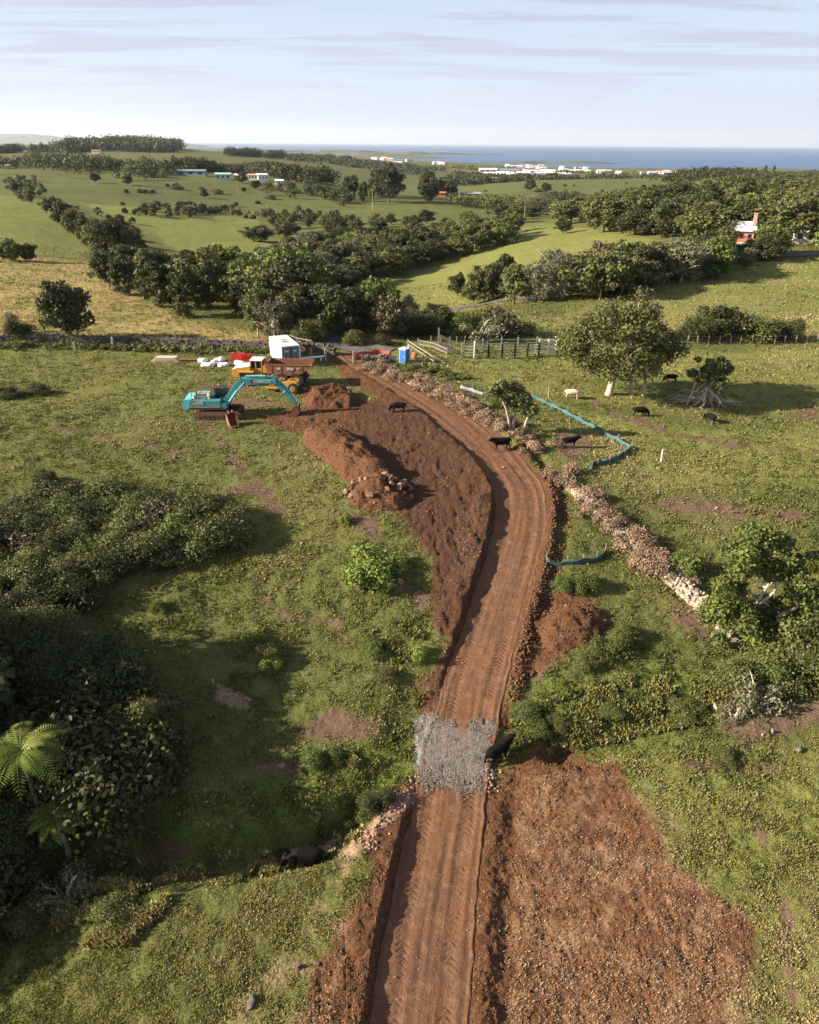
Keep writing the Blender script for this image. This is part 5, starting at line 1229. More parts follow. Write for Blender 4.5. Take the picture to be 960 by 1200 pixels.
# ---------------------------------------------------------------- stone walls
def stone_wall(label, pts, h, w, mat, size, dens, seed, name='stone_wall', cat='stone wall'):
    pth = resample(P(pts), .4); tg = np.gradient(pth, axis=0); tg /= np.linalg.norm(tg, axis=1)[:, None]; nn = np.stack([tg[:, 1], -tg[:, 0]], 1)
    L = len(pth) * .4; r = np.random.default_rng(seed); q0 = pth[len(pth) // 2]; z0 = gz(*q0)
    # core
    V = []; hv = h * (1 + .18 * fbm(np.arange(len(pth)) * .13, np.zeros(len(pth)), seed, 3))
    zb = ground(pth[:, 0], pth[:, 1])
    for k in range(len(pth)):
        for sx, sz_ in ((-.5, -.25), (-.36, .86), (.36, .86), (.5, -.25)):
            p_ = pth[k] + nn[k] * w * sx; V.append((p_[0] - q0[0], p_[1] - q0[1], zb[k] + (hv[k] * sz_ if sz_ > 0 else sz_) - z0))
    Fc = []
    for k in range(len(pth) - 1):
        for j in range(3): a = k * 4 + j; Fc.append((a, a + 1, a + 5, a + 4))
    e = (len(pth) - 1) * 4; Fc += [(0, 3, 2, 1), (e, e + 1, e + 2, e + 3)]
    n = int(L * dens); i = r.integers(0, len(pth), n); f = r.uniform(-1, 1, n)
    # stones on the two faces and the cope
    side_ = np.abs(f) > .42; sx = np.where(side_, np.sign(f) * (.5 - .12 * r.uniform(0, 1, n)), f * .8); hz_ = np.where(side_, r.uniform(0, .9, n), .9)
    px_ = pth[i] + nn[i] * (w * sx)[:, None] + tg[i] * r.uniform(-.2, .2, n)[:, None]
    z = zb[i] + hv[i] * hz_ - z0
    s = size * r.uniform(.55, 1.25, n)
    st_ = stones(name, px_[:, 0] - q0[0], px_[:, 1] - q0[1], s * .55, mat, label, seed, cat, 0, z, 'thing')
    # join core
    sm_ = st_.data; bm = bmesh.new(); bm.from_mesh(sm_); vs_ = [bm.verts.new(v) for v in V]
    for q in Fc:
        try: bm.faces.new([vs_[k] for k in q])
        except ValueError: pass
    bm.to_mesh(sm_); bm.free(); st_.location = (q0[0], q0[1], z0)
    if 'kind' in st_: del st_['kind']
    return st_
stone_wall('long dark dry stone wall below the dry yellow paddock', [(-120, 400), (0, 401), (100, 402), (200, 405), (300, 408), (318, 409)], 1.15, .8, MK_DARK, .34, 26, 401)
stone_wall('dark stone wall stub left of the farm entrance', [(352, 411), (372, 412), (392, 413)], 1.3, 1.1, MK_DARK, .36, 40, 402)
stone_wall('stone wall stub behind the orange mesh at the entrance', [(424, 422), (445, 423), (462, 423)], .9, 1.0, MK_DARK, .36, 40, 403)
stone_wall('overgrown stone wall following the right side of the upper track', [(452, 430), (480, 446), (520, 462), (560, 480), (596, 502), (628, 524)], .55, 1.1, MK_BANK, .34, 22, 404)
stone_wall('overgrown stone wall between the track bend and the bare stone wall', [(652, 556), (690, 592), (730, 632), (765, 664), (796, 690)], .65, 1.1, MK_PALE, .34, 14, 405)
stone_wall('bare pale dry stone wall ending at the creek scrub', [(798, 692), (828, 718), (862, 749)], .95, 1.2, MK_PALE, .36, 60, 406)
stone_wall('tumbled end stones of the bare pale wall', [(847, 755), (864, 754)], .4, .9, MK_PALE, .5, 16, 407, 'fallen_stones', 'stones')
def brush(label, pts, w, h, n, seed, mat='dead', lsz=.085, off=0):
    pth = resample(P(pts), .5); tg = np.gradient(pth, axis=0); tg /= np.linalg.norm(tg, axis=1)[:, None]; nn = np.stack([tg[:, 1], -tg[:, 0]], 1)
    r = np.random.default_rng(seed); k = int(len(pth) * 2.2); i = r.integers(0, len(pth), k); c2 = pth[i] + nn[i] * (r.normal(size=k) * w * .5 + off)[:, None]
    z = ground(c2[:, 0], c2[:, 1]); rad = h * r.uniform(.35, .75, k); cen = np.column_stack([c2, z + rad * .55])
    V, ti = leaves(cen, rad, n, lsz, r, .8, .5, 2.2)
    tag(link('dead_brush', leaf_mesh('dead_brush', V, ti, LF[mat])), label, 'brush', None, 'stuff')
brush('pale dead brush piled on the wall along the upper track', [(432, 430), (470, 440), (520, 464), (560, 486), (600, 510), (628, 528)], 1.8, 1.0, 30000, 411)
brush('brown dead brambles over the middle wall', [(650, 555), (690, 590), (730, 630), (765, 664), (800, 692)], 1.5, 1.1, 30000, 412)
brush('brown brambles on the shaded side of the middle wall', [(690, 580), (740, 625), (790, 665), (812, 686)], .8, .85, 3000, 413, 'brown', off=.7)
brush('green weeds along the foot of the dark left wall', [(-60, 407), (100, 408), (200, 411), (320, 414)], 1.6, .8, 7000, 414, 'olive', .2)
brush('weeds on the bank by the farm entrance', [(470, 425), (500, 432), (540, 446)], 1.6, .7, 2500, 415, 'olive', .16)
brush('pale dry leaf litter on the right grass slope', [(830, 893), (870, 892)], .7, .14, 900, 416, 'dead', .1)
brush('dead brush heap on the low earth mound right of the track', [(650, 745), (690, 722)], 1.2, .4, 2200, 417, 'dead', .1)
# ---------------------------------------------------------------- solid modelling helper
class MB:
    """collects shapes into one mesh"""
    def __init__(s): s.bm = bmesh.new()
    def _xf(s, vs, M_):
        for v in vs: v.co = M_ @ v.co
    def box(s, c, d, rot=(0, 0, 0), bev=0.0, taper=None):
        r = bmesh.ops.create_cube(s.bm, size=1); vs = r['verts']
        for v in vs:
            v.co = Vector((v.co.x * d[0], v.co.y * d[1], v.co.z * d[2]))
            if taper and v.co.z > 0: v.co.x *= taper[0]; v.co.y *= taper[1]
        if bev:
            es = list({e for v in vs for e in v.link_edges}); rr = bmesh.ops.bevel(s.bm, geom=es, offset=bev, segments=2, affect='EDGES', profile=.5); vs = list({v for f in rr['faces'] for v in f.verts} | {v for v in vs if v.is_valid})
        s._xf(vs, Matrix.Translation(c) @ (Matrix.Rotation(rot[2], 4, 'Z') @ Matrix.Rotation(rot[1], 4, 'Y') @ Matrix.Rotation(rot[0], 4, 'X'))); return s
    def cyl(s, a, b, r0, r1=None, seg=14):
        a = Vector(a); b = Vector(b); d = b - a; r1 = r0 if r1 is None else r1
        r = bmesh.ops.create_cone(s.bm, cap_ends=True, segments=seg, radius1=r0, radius2=r1, depth=d.length)
        s._xf(r['verts'], Matrix.Translation((a + b) / 2) @ d.to_track_quat('Z', 'Y').to_matrix().to_4x4()); return s
    def prism(s, prof, y0, y1, ax='y'):
        """profile in x,z extruded along y"""
        f = [s.bm.verts.new((p[0], y0, p[1])) for p in prof]; g = [s.bm.verts.new((p[0], y1, p[1])) for p in prof]; n = len(prof)
        s.bm.faces.new(f[::-1] if False else f); s.bm.faces.new(g[::-1])
        for i in range(n): s.bm.faces.new((f[i], g[i], g[(i + 1) % n], f[(i + 1) % n]))
        return s
    def build(s, name, mat, parent=None, smooth=False, loc=None, rot=None):
        bmesh.ops.recalc_face_normals(s.bm, faces=s.bm.faces)
        me = bpy.data.meshes.new(name); s.bm.to_mesh(me); s.bm.free(); me.materials.append(mat)
        if smooth:
            for p in me.polygons: p.use_smooth = True
        return link(name, me, parent, loc, rot)
TEAL = paint('teal_paint', (0.03, 0.26, 0.27), .5, dirt=.55, dirtcol=(0.20, 0.15, 0.10)); TEALP = paint('pale_teal_paint', (0.09, 0.44, 0.44), .5, dirt=.4, dirtcol=(.3, .28, .22))
YEL = paint('yellow_paint', (0.50, 0.25, 0.03), .5, dirt=.6); RUST = paint('rusty_steel', (0.17, 0.07, 0.035), .85, dirt=.7, dirtcol=(0.30, 0.14, 0.07))
BLK = paint('black_rubber', (0.02, 0.02, 0.02), .8, dirt=.3, dirtcol=(.10, .06, .04)); DKG = paint('dark_metal', (0.05, 0.05, 0.055), .5, dirt=.3)
GLS = paint('dark_glass', (0.015, 0.02, 0.025), .1, dirt=.05, spec=.8); WHT = paint('white_paint', (0.74, 0.75, 0.74), .5, dirt=.16, dirtcol=(.45, .38, .3))
GREYP = paint('grey_metal', (0.32, 0.33, 0.34), .45, dirt=.3); SLATE = paint('blue_grey_paint', (0.13, 0.18, 0.22), .5, dirt=.25, dirtcol=(.3, .28, .26))
CHR = paint('bright_rod', (0.65, 0.66, 0.68), .25, .8, dirt=.1); REDP = paint('red_plastic', (0.60, 0.03, 0.02), .5, dirt=.1); BLUEP = paint('blue_plastic', (0.03, 0.13, 0.42), .45, dirt=.12); PBLUE = paint('pale_blue_plastic', (0.16, 0.42, 0.66), .45, dirt=.12)
ORG = paint('orange_mesh', (0.42, 0.10, 0.05), .85, dirt=.5); WOOD = paint('weathered_wood', (0.30, 0.26, 0.21), .9, dirt=.4, dirtcol=(.14, .11, .09)); NEWW = paint('sawn_timber', (0.55, 0.45, 0.33), .8, dirt=.25)
SILT = paint('green_geotextile', (0.035, 0.11, 0.108), .85, dirt=.4, dirtcol=(.14, .22, .20)); BAG = paint('white_bag', (0.70, 0.68, 0.68), .8, dirt=.25, dirtcol=(.5, .45, .42)); PINKW = paint('pink_render', (0.55, 0.27, 0.20), .9, dirt=.2, dirtcol=(.6, .42, .36), scale=.3)
TERR = paint('terracotta_tiles', (0.42, 0.15, 0.08), .85, dirt=.3, scale=.4); CREAM = paint('cream_render', (0.66, 0.60, 0.50), .9, dirt=.15, scale=.2); TEALW = paint('pale_aqua_boards', (0.40, 0.52, 0.50), .7, dirt=.1, scale=.2)
FARW = paint('far_white_roof', (0.72, 0.72, 0.72), .6, dirt=.12, dirtcol=(.5, .5, .5), scale=.02, fine=.1); FARG = paint('far_grey_roof', (0.20, 0.22, 0.25), .6, dirt=.2, dirtcol=(.3, .3, .3), scale=.02, fine=.1)
def slab_beam(mb, p, q, w0, w1, y0, y1):
    """a flat plate beam in the x,z plane from p to q, depth w0 to w1"""
    a = np.array(p, float); b = np.array(q, float); d = (b - a) / np.linalg.norm(b - a); n = np.array([-d[1], d[0]])
    mb.prism([tuple(a + n * w0 / 2), tuple(a - n * w0 / 2), tuple(b - n * w1 / 2), tuple(b + n * w1 / 2)], y0, y1)
def text_obj(txt, size, mat, parent, loc, rot, name='lettering', ext=.008):
    cu = bpy.data.curves.new(name, 'FONT'); cu.body = txt; cu.size = size; cu.extrude = ext; cu.align_x = 'CENTER'; cu.align_y = 'CENTER'
    o = bpy.data.objects.new('tmp', cu); COL.objects.link(o)
    dg = bpy.context.evaluated_depsgraph_get(); me = bpy.data.meshes.new_from_object(o.evaluated_get(dg)); bpy.data.objects.remove(o)
    me.name = name; me.materials.clear(); me.materials.append(mat); return link(name, me, parent, loc, rot)

# ---------------------------------------------------------------- excavator (x forward = to the right)
q = at(258, 487)
ex = empty('excavator', (q.x, q.y, q.z), R(2), 'teal tracked excavator with its boom arched to the right and bucket on the grass', 'excavator')
for sy in (-1, 1):
    y = sy * 1.25
    t = MB(); prof = []
    for k in range(9): a = math.pi / 2 + math.pi * k / 8; prof.append((-2.15 + .43 * math.cos(a), .44 + .43 * math.sin(a)))
    for k in range(9): a = -math.pi / 2 + math.pi * k / 8; prof.append((2.15 + .43 * math.cos(a), .44 + .43 * math.sin(a)))
    t.prism(prof, y - .3, y + .3)
    tr = t.build('track', BLK if sy > 0 else RUST, ex)
    g = MB()
    for k in range(20):
        x = -2.2 + k * .232
        g.box((x, y, .885), (.14, .62, .05)); g.box((x, y, .012), (.14, .62, .05))
    for k in range(5):
        for sx in (-1, 1):
            a = R(-70 + k * 35); g.box((sx * (2.15 + .45 * math.cos(a)), y, .44 + .45 * math.sin(a)), (.05, .62, .14), (0, -sx * a, 0))
    g.build('track_shoe', RUST, tr)
    f = MB(); f.box((0, y - sy * -.02, .46), (3.6, .66, .34), bev=.05); f.build('track_frame', DKG, tr)
    w_ = MB()
    for sx in (-2.15, 2.15): w_.cyl((sx, y - .34, .44), (sx, y + .34, .44), .27)
    for k in range(7): w_.cyl((-1.5 + k * .5, y - .33, .22), (-1.5 + k * .5, y + .33, .22), .13, seg=10)
    w_.build('roller', RUST, tr)
MB().box((0, 0, .72), (1.9, 2.2, .4), bev=.06).cyl((0, 0, .8), (0, 0, 1.12), .75, seg=24).build('undercarriage', DKG, ex)
hs_ = MB(); hs_.box((-.95, 0, 1.28), (4.3, 2.9, .26), bev=.04); hs_.build('deck', DKG, ex)
b = MB(); b.box((-1.25, -1.05, 1.83), (3.6, .8, .86), bev=.06); b.box((-1.3, .95, 1.78), (1.9, .9, .78), bev=.06); b.box((.85, -1.1, 1.62), (.7, .66, .5), bev=.05); body = b.build('body', TEAL, ex)
b = MB(); b.prism([(-3.6, 1.25), (-3.75, 1.45), (-3.78, 2.0), (-3.55, 2.32), (-2.7, 2.38), (-2.7, 1.2)], -1.42, 1.42); b.build('counterweight', TEALP, ex)
MB().box((-1.2, -1.468, 1.46), (3.4, .012, .07)).build('stripe', YEL, body)
MB().box((-1.95, -1.462, 1.95), (1.25, .014, .40)).build('decal', GREYP, body)
MB().box((-.1, -1.463, 1.70), (.8, .013, .06), (0, R(18), 0)).build('decal', GREYP, body)
e_ = MB(); e_.box((-1.7, .1, 2.42), (1.5, 2.0, .42), bev=.05); e_.build('engine_cover', GREYP, ex)
MB().box((-1.7, -.55, 2.66), (1.2, .5, .06)).cyl((-2.25, -.5, 2.2), (-2.25, -.5, 2.95), .08).build('grille', DKG, ex)
MB().cyl((-.85, -.75, 2.2), (-.85, -.75, 2.75), .16).cyl((-2.5, -.9, 2.2), (-2.5, -.9, 2.7), .12).build('exhaust', CREAM, ex)
h_ = MB()
for a, b_ in [((-3.4, -1.35, 2.3), (-3.4, -1.35, 3.25)), ((-2.6, -1.35, 2.3), (-2.6, -1.35, 3.25)), ((-3.4, -1.35, 3.25), (-1.0, -1.35, 3.2)), ((-1.0, -1.35, 2.3), (-1.0, -1.35, 3.2)), ((-3.4, -1.35, 3.25), (-3.4, 1.3, 3.25)), ((-3.4, 1.3, 2.3), (-3.4, 1.3, 3.25)), ((-2.6, -1.35, 2.8), (-1, -1.35, 2.8)), ((1.1, -1.38, 1.8), (1.1, -1.38, 2.6)), ((.6, -1.38, 1.8), (.6, -1.38, 2.6)), ((.6, -1.38, 2.6), (1.1, -1.38, 2.6))]:
    h_.cyl(a, b_, .028, seg=6)
h_.build('handrail', DKG, ex)
cb_ = MB(); cb_.prism([(-.45, 1.4), (-.45, 3.02), (.75, 3.05), (1.15, 2.35), (1.2, 1.4)], .42, 1.42); cab = cb_.build('cab', DKG, ex)
MB().prism([(-.32, 1.95), (-.32, 2.9), (.68, 2.92), (1.02, 2.35), (1.05, 1.95)], .405, 1.435).build('window', GLS, cab)
MB().box((.15, .92, 3.08), (1.3, 1.06, .07), bev=.02).build('cab_roof', BLK, cab)
bo = MB(); slab_beam(bo, (.75, 1.75), (3.0, 4.15), .55, .85, -.32, .14); slab_beam(bo, (2.85, 4.1), (6.7, 4.05), .82, .42, -.32, .14); bo.cyl((6.6, -.42, 4.06), (6.6, .24, 4.06), .22); boom = bo.build('boom', TEAL, ex)
c_ = MB()
for y in (-.52, .32): c_.cyl((1.15, y, 1.55), (2.3, y, 3.1), .12).cyl((2.2, y, 2.95), (3.2, y, 4.05), .06)
c_.build('boom_cylinder', TEALP, boom)
MB().cyl((3.4, -.09, 4.66), (5.6, -.09, 4.68), .13).build('arm_cylinder', TEALP, boom); MB().cyl((5.5, -.09, 4.68), (6.95, -.09, 4.6), .06).build('rod', CHR, boom)
a_ = MB(); slab_beam(a_, (6.3, 4.75), (6.75, 4.0), .35, .62, -.27, .09); slab_beam(a_, (6.55, 4.25), (9.0, 1.15), .72, .30, -.27, .09); arm = a_.build('arm', TEAL, ex)
MB().cyl((7.2, -.09, 4.1), (8.4, -.09, 2.6), .10).build('bucket_cylinder', TEALP, arm); MB().cyl((8.35, -.09, 2.65), (9.15, -.09, 1.6), .05).cyl((9.15, -.3, 1.6), (9.0, -.3, 1.0), .06).build('rod', CHR, arm)
MB().cyl((8.95, -.34, 1.15), (8.95, .16, 1.15), .15).box((9.12, -.09, 1.35), (.22, .42, .5), (0, R(-20), 0)).build('linkage', DKG, arm)
def bucket(mb, w=1.2, ox=0, oz=0):
    """open digging bucket, mouth towards -x, seen from the side as a curved shell"""
    out = [(.0, .95), (.28, .75), (.38, .40), (.28, .08), (0, -.12), (-.45, -.2), (-.95, -.12)]
    for i in range(len(out) - 1):
        a, b = np.array(out[i]), np.array(out[i + 1]); d = (b - a) / np.linalg.norm(b - a); n = np.array([d[1], -d[0]]) * .05
        mb.prism([(a[0] + ox, a[1] + oz), (b[0] + ox, b[1] + oz), (b[0] - n[0] + ox, b[1] - n[1] + oz), (a[0] - n[0] + ox, a[1] - n[1] + oz)], -w / 2, w / 2)
    for y in (-w / 2 - .02, w / 2 - .02): mb.prism([(p_[0] + ox, p_[1] + oz) for p_ in out] + [(-.5 + ox, .35 + oz)], y, y + .04)
    for k in range(5): y = -w / 2 + .1 + k * (w - .2) / 4; mb.box((-1.08 + ox, y, -.1 + oz), (.26, .09, .08), (0, R(8), 0))
    for y in (-.2, .16): mb.prism([(-.15 + ox, .9 + oz), (.2 + ox, .8 + oz), (.12 + ox, 1.25 + oz), (-.12 + ox, 1.25 + oz)], y, y + .05)
bk = MB(); bucket(bk, 1.25); bk.build('bucket', RUST, ex, loc=(8.8, -.09, .12 + .12))
LOGO = paint('logo_dark', (.20, .02, .03), .5, dirt=.1)
text_obj('KOBELCO', .42, WHT, boom, (5.2, -.345, 4.1), (R(90), 0, 0)); MB().box((4.0, -.335, 4.14), (.34, .02, .3)).build('logo', LOGO, boom)
text_obj('KOBELCO', .24, WHT, body, (-1.95, -1.475, 1.98), (R(90), 0, 0)); MB().box((-2.42, -1.47, 2.14), (.5, .02, .12)).build('logo', LOGO, body)
MB().box((7.55, -.283, 2.9), (.16, .02, .3), (0, R(38), 0)).build('decal', WHT, arm)
q = at(272, 498)
sb = MB(); bucket(sb, .75); o = sb.build('bucket', RUST, None, loc=(q.x, q.y, q.z + .2), rot=(0, R(6), R(118))); tag(o, 'spare rusty bucket lying on the grass in front of the excavator', 'bucket')
o.scale = (1.15, 1.15, 1.1)

ex.scale = (.93, .93, .93)
# ---------------------------------------------------------------- dump truck (x forward), faces left
def wheel(parent, x, y, r, w, name='wheel'):
    t = MB(); t.cyl((0, -w / 2, 0), (0, w / 2, 0), r, seg=26)
    for k in range(22):
        a = k * 6.2832 / 22; t.box((math.cos(a) * r, 0, math.sin(a) * r), (.07, w * .96, .10), (0, -a, 0))
    o = t.build(name, BLK, parent, loc=(x, y, r)); MB().cyl((0, -w / 2 - .02, 0), (0, w / 2 + .02, 0), r * .52, seg=18).build('rim', YEL, o)
    MB().cyl((0, -w / 2 - .05, 0), (0, w / 2 + .05, 0), r * .2, seg=10).build('hub', DKG, o); return o
q = at(322, 449)
tk = empty('dump_truck', (q.x, q.y, q.z), R(176), 'yellow articulated dump truck with a rusty tipping tray behind the excavator', 'dump truck')
for y in (-1.15, 1.15):
    for x in (3.1, -1.3, -3.1): wheel(tk, x, y, .85, .62)
MB().box((3.3, 0, 1.15), (2.9, 1.0, .5), bev=.05).box((-1.9, 0, 1.1), (5.0, .9, .4), bev=.05).cyl((1.2, 0, .85), (1.2, 0, 1.5), .3).build('chassis', DKG, tk)
b = MB(); b.prism([(2.7, 1.25), (2.7, 2.35), (4.4, 2.1), (4.95, 1.9), (5.0, 1.05), (4.6, .95)], -1.05, 1.05); hd = b.build('bonnet', YEL, tk)
MB().prism([(2.8, 2.36), (4.4, 2.125), (4.9, 1.95), (4.9, 2.0), (4.4, 2.19), (2.8, 2.43)], -1.0, 1.0).build('bonnet_top', WHT, hd)
MB().box((4.99, 0, 1.5), (.08, 1.5, .6)).build('grille', DKG, hd)
for y in (-.75, .75): MB().cyl((4.98, y, 1.25), (5.07, y, 1.25), .12).build('headlight', WHT, hd)
for y in (-1.25, 1.25): MB().prism([(2.2, 1.7), (2.2, 1.85), (4.0, 1.85), (4.2, 1.3), (4.05, 1.3), (3.9, 1.7)], y - .3, y + .3).build('mudguard', YEL, tk)
c = MB(); c.box((1.95, -.1, 1.75), (1.5, 1.7, .7), bev=.05)
for x in (1.28, 2.02, 2.66):
    for y in (-.9, .7): c.box((x, y, 2.55), (.12, .12, 1.0))
cab = c.build('cab', YEL, tk); MB().box((1.97, -.1, 2.5), (1.38, 1.58, .86)).build('window', GLS, cab); MB().box((1.97, -.1, 3.1), (1.6, 1.85, .12), bev=.03).build('cab_roof', CREAM, cab)
MB().box((.85, -.1, 2.0), (.5, 1.8, 1.0), bev=.05).box((.6, .0, 2.7), (.18, 1.7, .8), (0, R(-15), 0)).box((2.0, 1.1, 1.35), (1.0, .4, .3)).build('rear_deck', YEL, tk)
t = MB(); out = [(.55, 3.15), (.35, 1.7), (-.3, 1.45), (-3.2, 1.5), (-4.7, 2.3), (-5.0, 2.75)]
for y in (-1.42, 1.36): t.prism([(.75, 3.1)] + [(p_[0], p_[1]) for p_ in out[1:]] + [(-4.9, 2.85), (-.0, 2.75)], y, y + .06)
for i in range(1, len(out) - 1):
    a, b = np.array(out[i]), np.array(out[i + 1]); t.prism([tuple(a), tuple(b), (b[0], b[1] + .06), (a[0], a[1] + .06)], -1.36, 1.36)
t.prism([(.35, 1.7), (.41, 1.7), (.82, 3.15), (.76, 3.15)], -1.4, 1.4)
for x in (-3.9, -2.6, -1.3, -.1):
    for y in (-1.46, 1.42): t.box((x, y + .0, 2.25), (.12, .07, 1.05))
for y in (-1.46, 1.42): t.box((-2.2, y, 2.83), (5.2, .12, .12))
ty = t.build('tray', RUST, tk); tk.scale = (.95, .95, .92); MB().box((-2.4, 1.475, 2.35), (.9, .02, .35)).box((-1.0, 1.475, 2.35), (.5, .02, .3)).box((-3.4, 1.475, 2.4), (.4, .02, .22)).build('decal', GREYP, ty)
# small roller in front of the truck
q = at(334, 458); rl = empty('compactor', (q.x, q.y, q.z), R(172), 'small low yellow compactor half hidden behind the excavator arm', 'compactor')
MB().cyl((1.3, -.7, .5), (1.3, .7, .5), .5, seg=24).build('drum', RUST, rl)
MB().box((1.3, -.8, .55), (1.6, .1, .22)).box((1.3, .8, .55), (1.6, .1, .22)).box((.4, 0, .75), (.4, 1.7, .35), bev=.04).build('frame', YEL, rl)
MB().prism([(.2, .6), (.2, 1.0), (-.6, 1.35), (-1.6, 1.2), (-1.7, .6)], -.6, .6).build('body', YEL, rl)
MB().box((-.1, 0, 1.2), (.45, .45, .12), bev=.03).box((-.32, 0, 1.45), (.1, .45, .5), bev=.03).build('seat', BLK, rl); MB().cyl((.35, .0, 1.0), (.2, .0, 1.5), .03, seg=6).cyl((.18, -.18, 1.5), (.18, .18, 1.52), .03, seg=6).build('steering_column', DKG, rl)
for y in (-.75, .75): wheel(rl, -1.2, y, .55, .4)
# ---------------------------------------------------------------- container
q = at(353, 428); ang = R(24); cn = empty('shipping_container', (q.x, q.y, q.z), ang, 'white shipping container with blue grey doors behind the dump truck', 'container')
L, W, H = 6.06, 2.44, 2.59     # local: door end at y=0 facing -y, x from -W to 0
def corr(mb, a, b, z0, z1, n, depth=.04):
    a = Vector(a); b = Vector(b); d = (b - a); nrm3 = Vector((d.y, -d.x, 0)).normalized(); pts = []
    for k in range(n):
        for t, o_ in ((0, 0), (.3, 0), (.5, 1), (.8, 1)): pts.append(a + d * ((k + t) / n) + nrm3 * depth * o_)
    pts.append(b)
    for i in range(len(pts) - 1):
        v = [mb.bm.verts.new((pts[i].x, pts[i].y, z0)), mb.bm.verts.new((pts[i + 1].x, pts[i + 1].y, z0)), mb.bm.verts.new((pts[i + 1].x, pts[i + 1].y, z1)), mb.bm.verts.new((pts[i].x, pts[i].y, z1))]; mb.bm.faces.new(v)
w_ = MB(); corr(w_, (-W + .06, L, 0), (-W + .06, 0, 0), .15, H - .1, 22); corr(w_, (-.06, 0, 0), (-.06, L, 0), .15, H - .1, 22); corr(w_, (-.1, L - .05, 0), (-W + .1, L - .05, 0), .15, H - .1, 9); w_.build('wall', WHT, cn)
f = MB()
for x in (-W + .08, -.08):
    for y in (.08, L - .08): f.box((x, y, H / 2), (.16, .16, H))
    f.box((x, L / 2, H - .06), (.12, L - .32, .12)); f.box((x, L / 2, .08), (.12, L - .32, .16))
for y in (.08, L - .08):
    for z in (.08, H - .06): f.box((-W / 2, y, z), (W - .32, .14, .12))
f.build('frame', WHT, cn)
f = MB(); f.box((-W / 2, L / 2, H + .0), (W - .2, L - .2, .05))
for k in range(18): f.box((-W / 2, .35 + k * .315, H + .035), (W - .35, .14, .03))
f.build('roof', WHT, cn); MB().box((-1.3, 2.2, H + .06), (.9, .5, .02)).box((-1.25, 3.2, H + .06), (.6, .5, .02)).build('roof_mark', SLATE, cn)
for x in (-W * .75 + .04, -W * .25 - .04):
    dr = MB().box((x, .04, H / 2), (W / 2 - .2, .05, H - .3)).box((x, .005, H * .3), (W / 2 - .4, .03, .5)).box((x, .005, H * .66), (W / 2 - .4, .03, .5)).build('door', SLATE, cn)
    mr = MB()
    for dx in (-.25, .25): mr.cyl((x + dx, -.03, .2), (x + dx, -.03, H - .2), .025, seg=6); mr.box((x + dx, -.05, 1.1), (.3, .04, .05))
    mr.build('lock_rod', GREYP, dr)
MB().box((-W * .72, -.02, 1.95), (.6, .012, .2)).build('decal', WHT, cn); MB().box((-W * .3, -.02, 1.95), (.5, .012, .16)).build('decal', WHT, cn)
# ---------------------------------------------------------------- laid-out materials
def boxy(name, px, py, mat, label, cat, fn, rz=0):
    q = at(px, py); mb = MB(); fn(mb); o = mb.build(name, mat, None, loc=(q.x, q.y, q.z), rot=(0, 0, rz)); tag(o, label, cat); return o
def timb(mb):
    for z in range(3):
        for k in range(5): mb.box((0.1 * ((k * 7 + z * 3) % 3 - 1), -.5 + k * .24, .12 + z * .19), (3.6 - .5 * z, .2, .14), bev=.01)
boxy('timber_stack', 196, 423, NEWW, 'low stack of pale timber and sheets near the left wall', 'timber', timb)
boxy('steel_beam', 223, 424, RUST, 'rusty beam lying between the timber stack and the white bags', 'beam', lambda m: m.box((0, 0, .3), (3.0, .35, .06)).box((0, 0, .06), (3.0, .35, .06)).box((0, 0, .18), (3.0, .06, .2)))
rb = np.random.default_rng(71)
def bag(px, py, sx, label):
    q = at(px, py); bm = bmesh.new(); bmesh.ops.create_icosphere(bm, subdivisions=3, radius=1)
    for v in bm.verts:
        c = v.co; k = 1 + .12 * math.sin(c.x * 5 + px) + .1 * math.sin(c.y * 7 + px * .3); v.co = Vector((c.x * sx * k, c.y * .55 * k, max(-.18, (abs(c.z) ** .8 * (1 if c.z > 0 else -1)) * .36 * (1 + .2 * math.sin(c.x * 4 + px)))))
    me = bpy.data.meshes.new('bulk_bag'); bm.to_mesh(me); bm.free(); me.materials.append(BAG)
    for p in me.polygons: p.use_smooth = True
    tag(link('bulk_bag', me, None, (q.x, q.y, q.z + .14), (0, 0, rb.uniform(-.5, .5))), label, 'bag', 'white bags laid out near the container')
for a in [(238, 424, .6, 'leftmost small white bag at the end of the rusty beam'), (244, 429, .8, 'white bag in front of the others, lowest of the row'), (258, 423, .7, 'tall crumpled white bag in the middle of the row'), (262, 429, .7, 'flat white bag in front of the crumpled one'),
          (252, 426, .55, 'small white bag between the lowest bag and the crumpled one'), (281, 427, .75, 'white bag in front of the red barriers')]: bag(*a)
for k, (px, py, s) in enumerate([(278, 422, 1.5), (290, 423, 1.4)]):
    l_ = ['left red plastic barrier behind the white bags', 'right red plastic barrier behind the truck bonnet'][k]
    boxy('plastic_barrier', px, py, REDP, l_, 'barrier', lambda m: m.prism([(-.75, 0), (.75, 0), (.7, .35), (.62, .95), (.3, 1.0), (.25, .8), (-.25, .8), (-.3, 1.0), (-.62, .95), (-.7, .35)], -.25, .25), .1 * k)
boxy('pipe_bundle', 367, 423, WHT, 'white pipes lying right of the container', 'pipes', lambda m: m.cyl((-1.6, -.1, .3), (1.5, .5, .5), .14).cyl((-1.5, .2, .3), (1.4, .8, .42), .12).box((-1.2, 0, .1), (.2, .6, .2)).box((1.0, .4, .13), (.2, .6, .26)), 0)
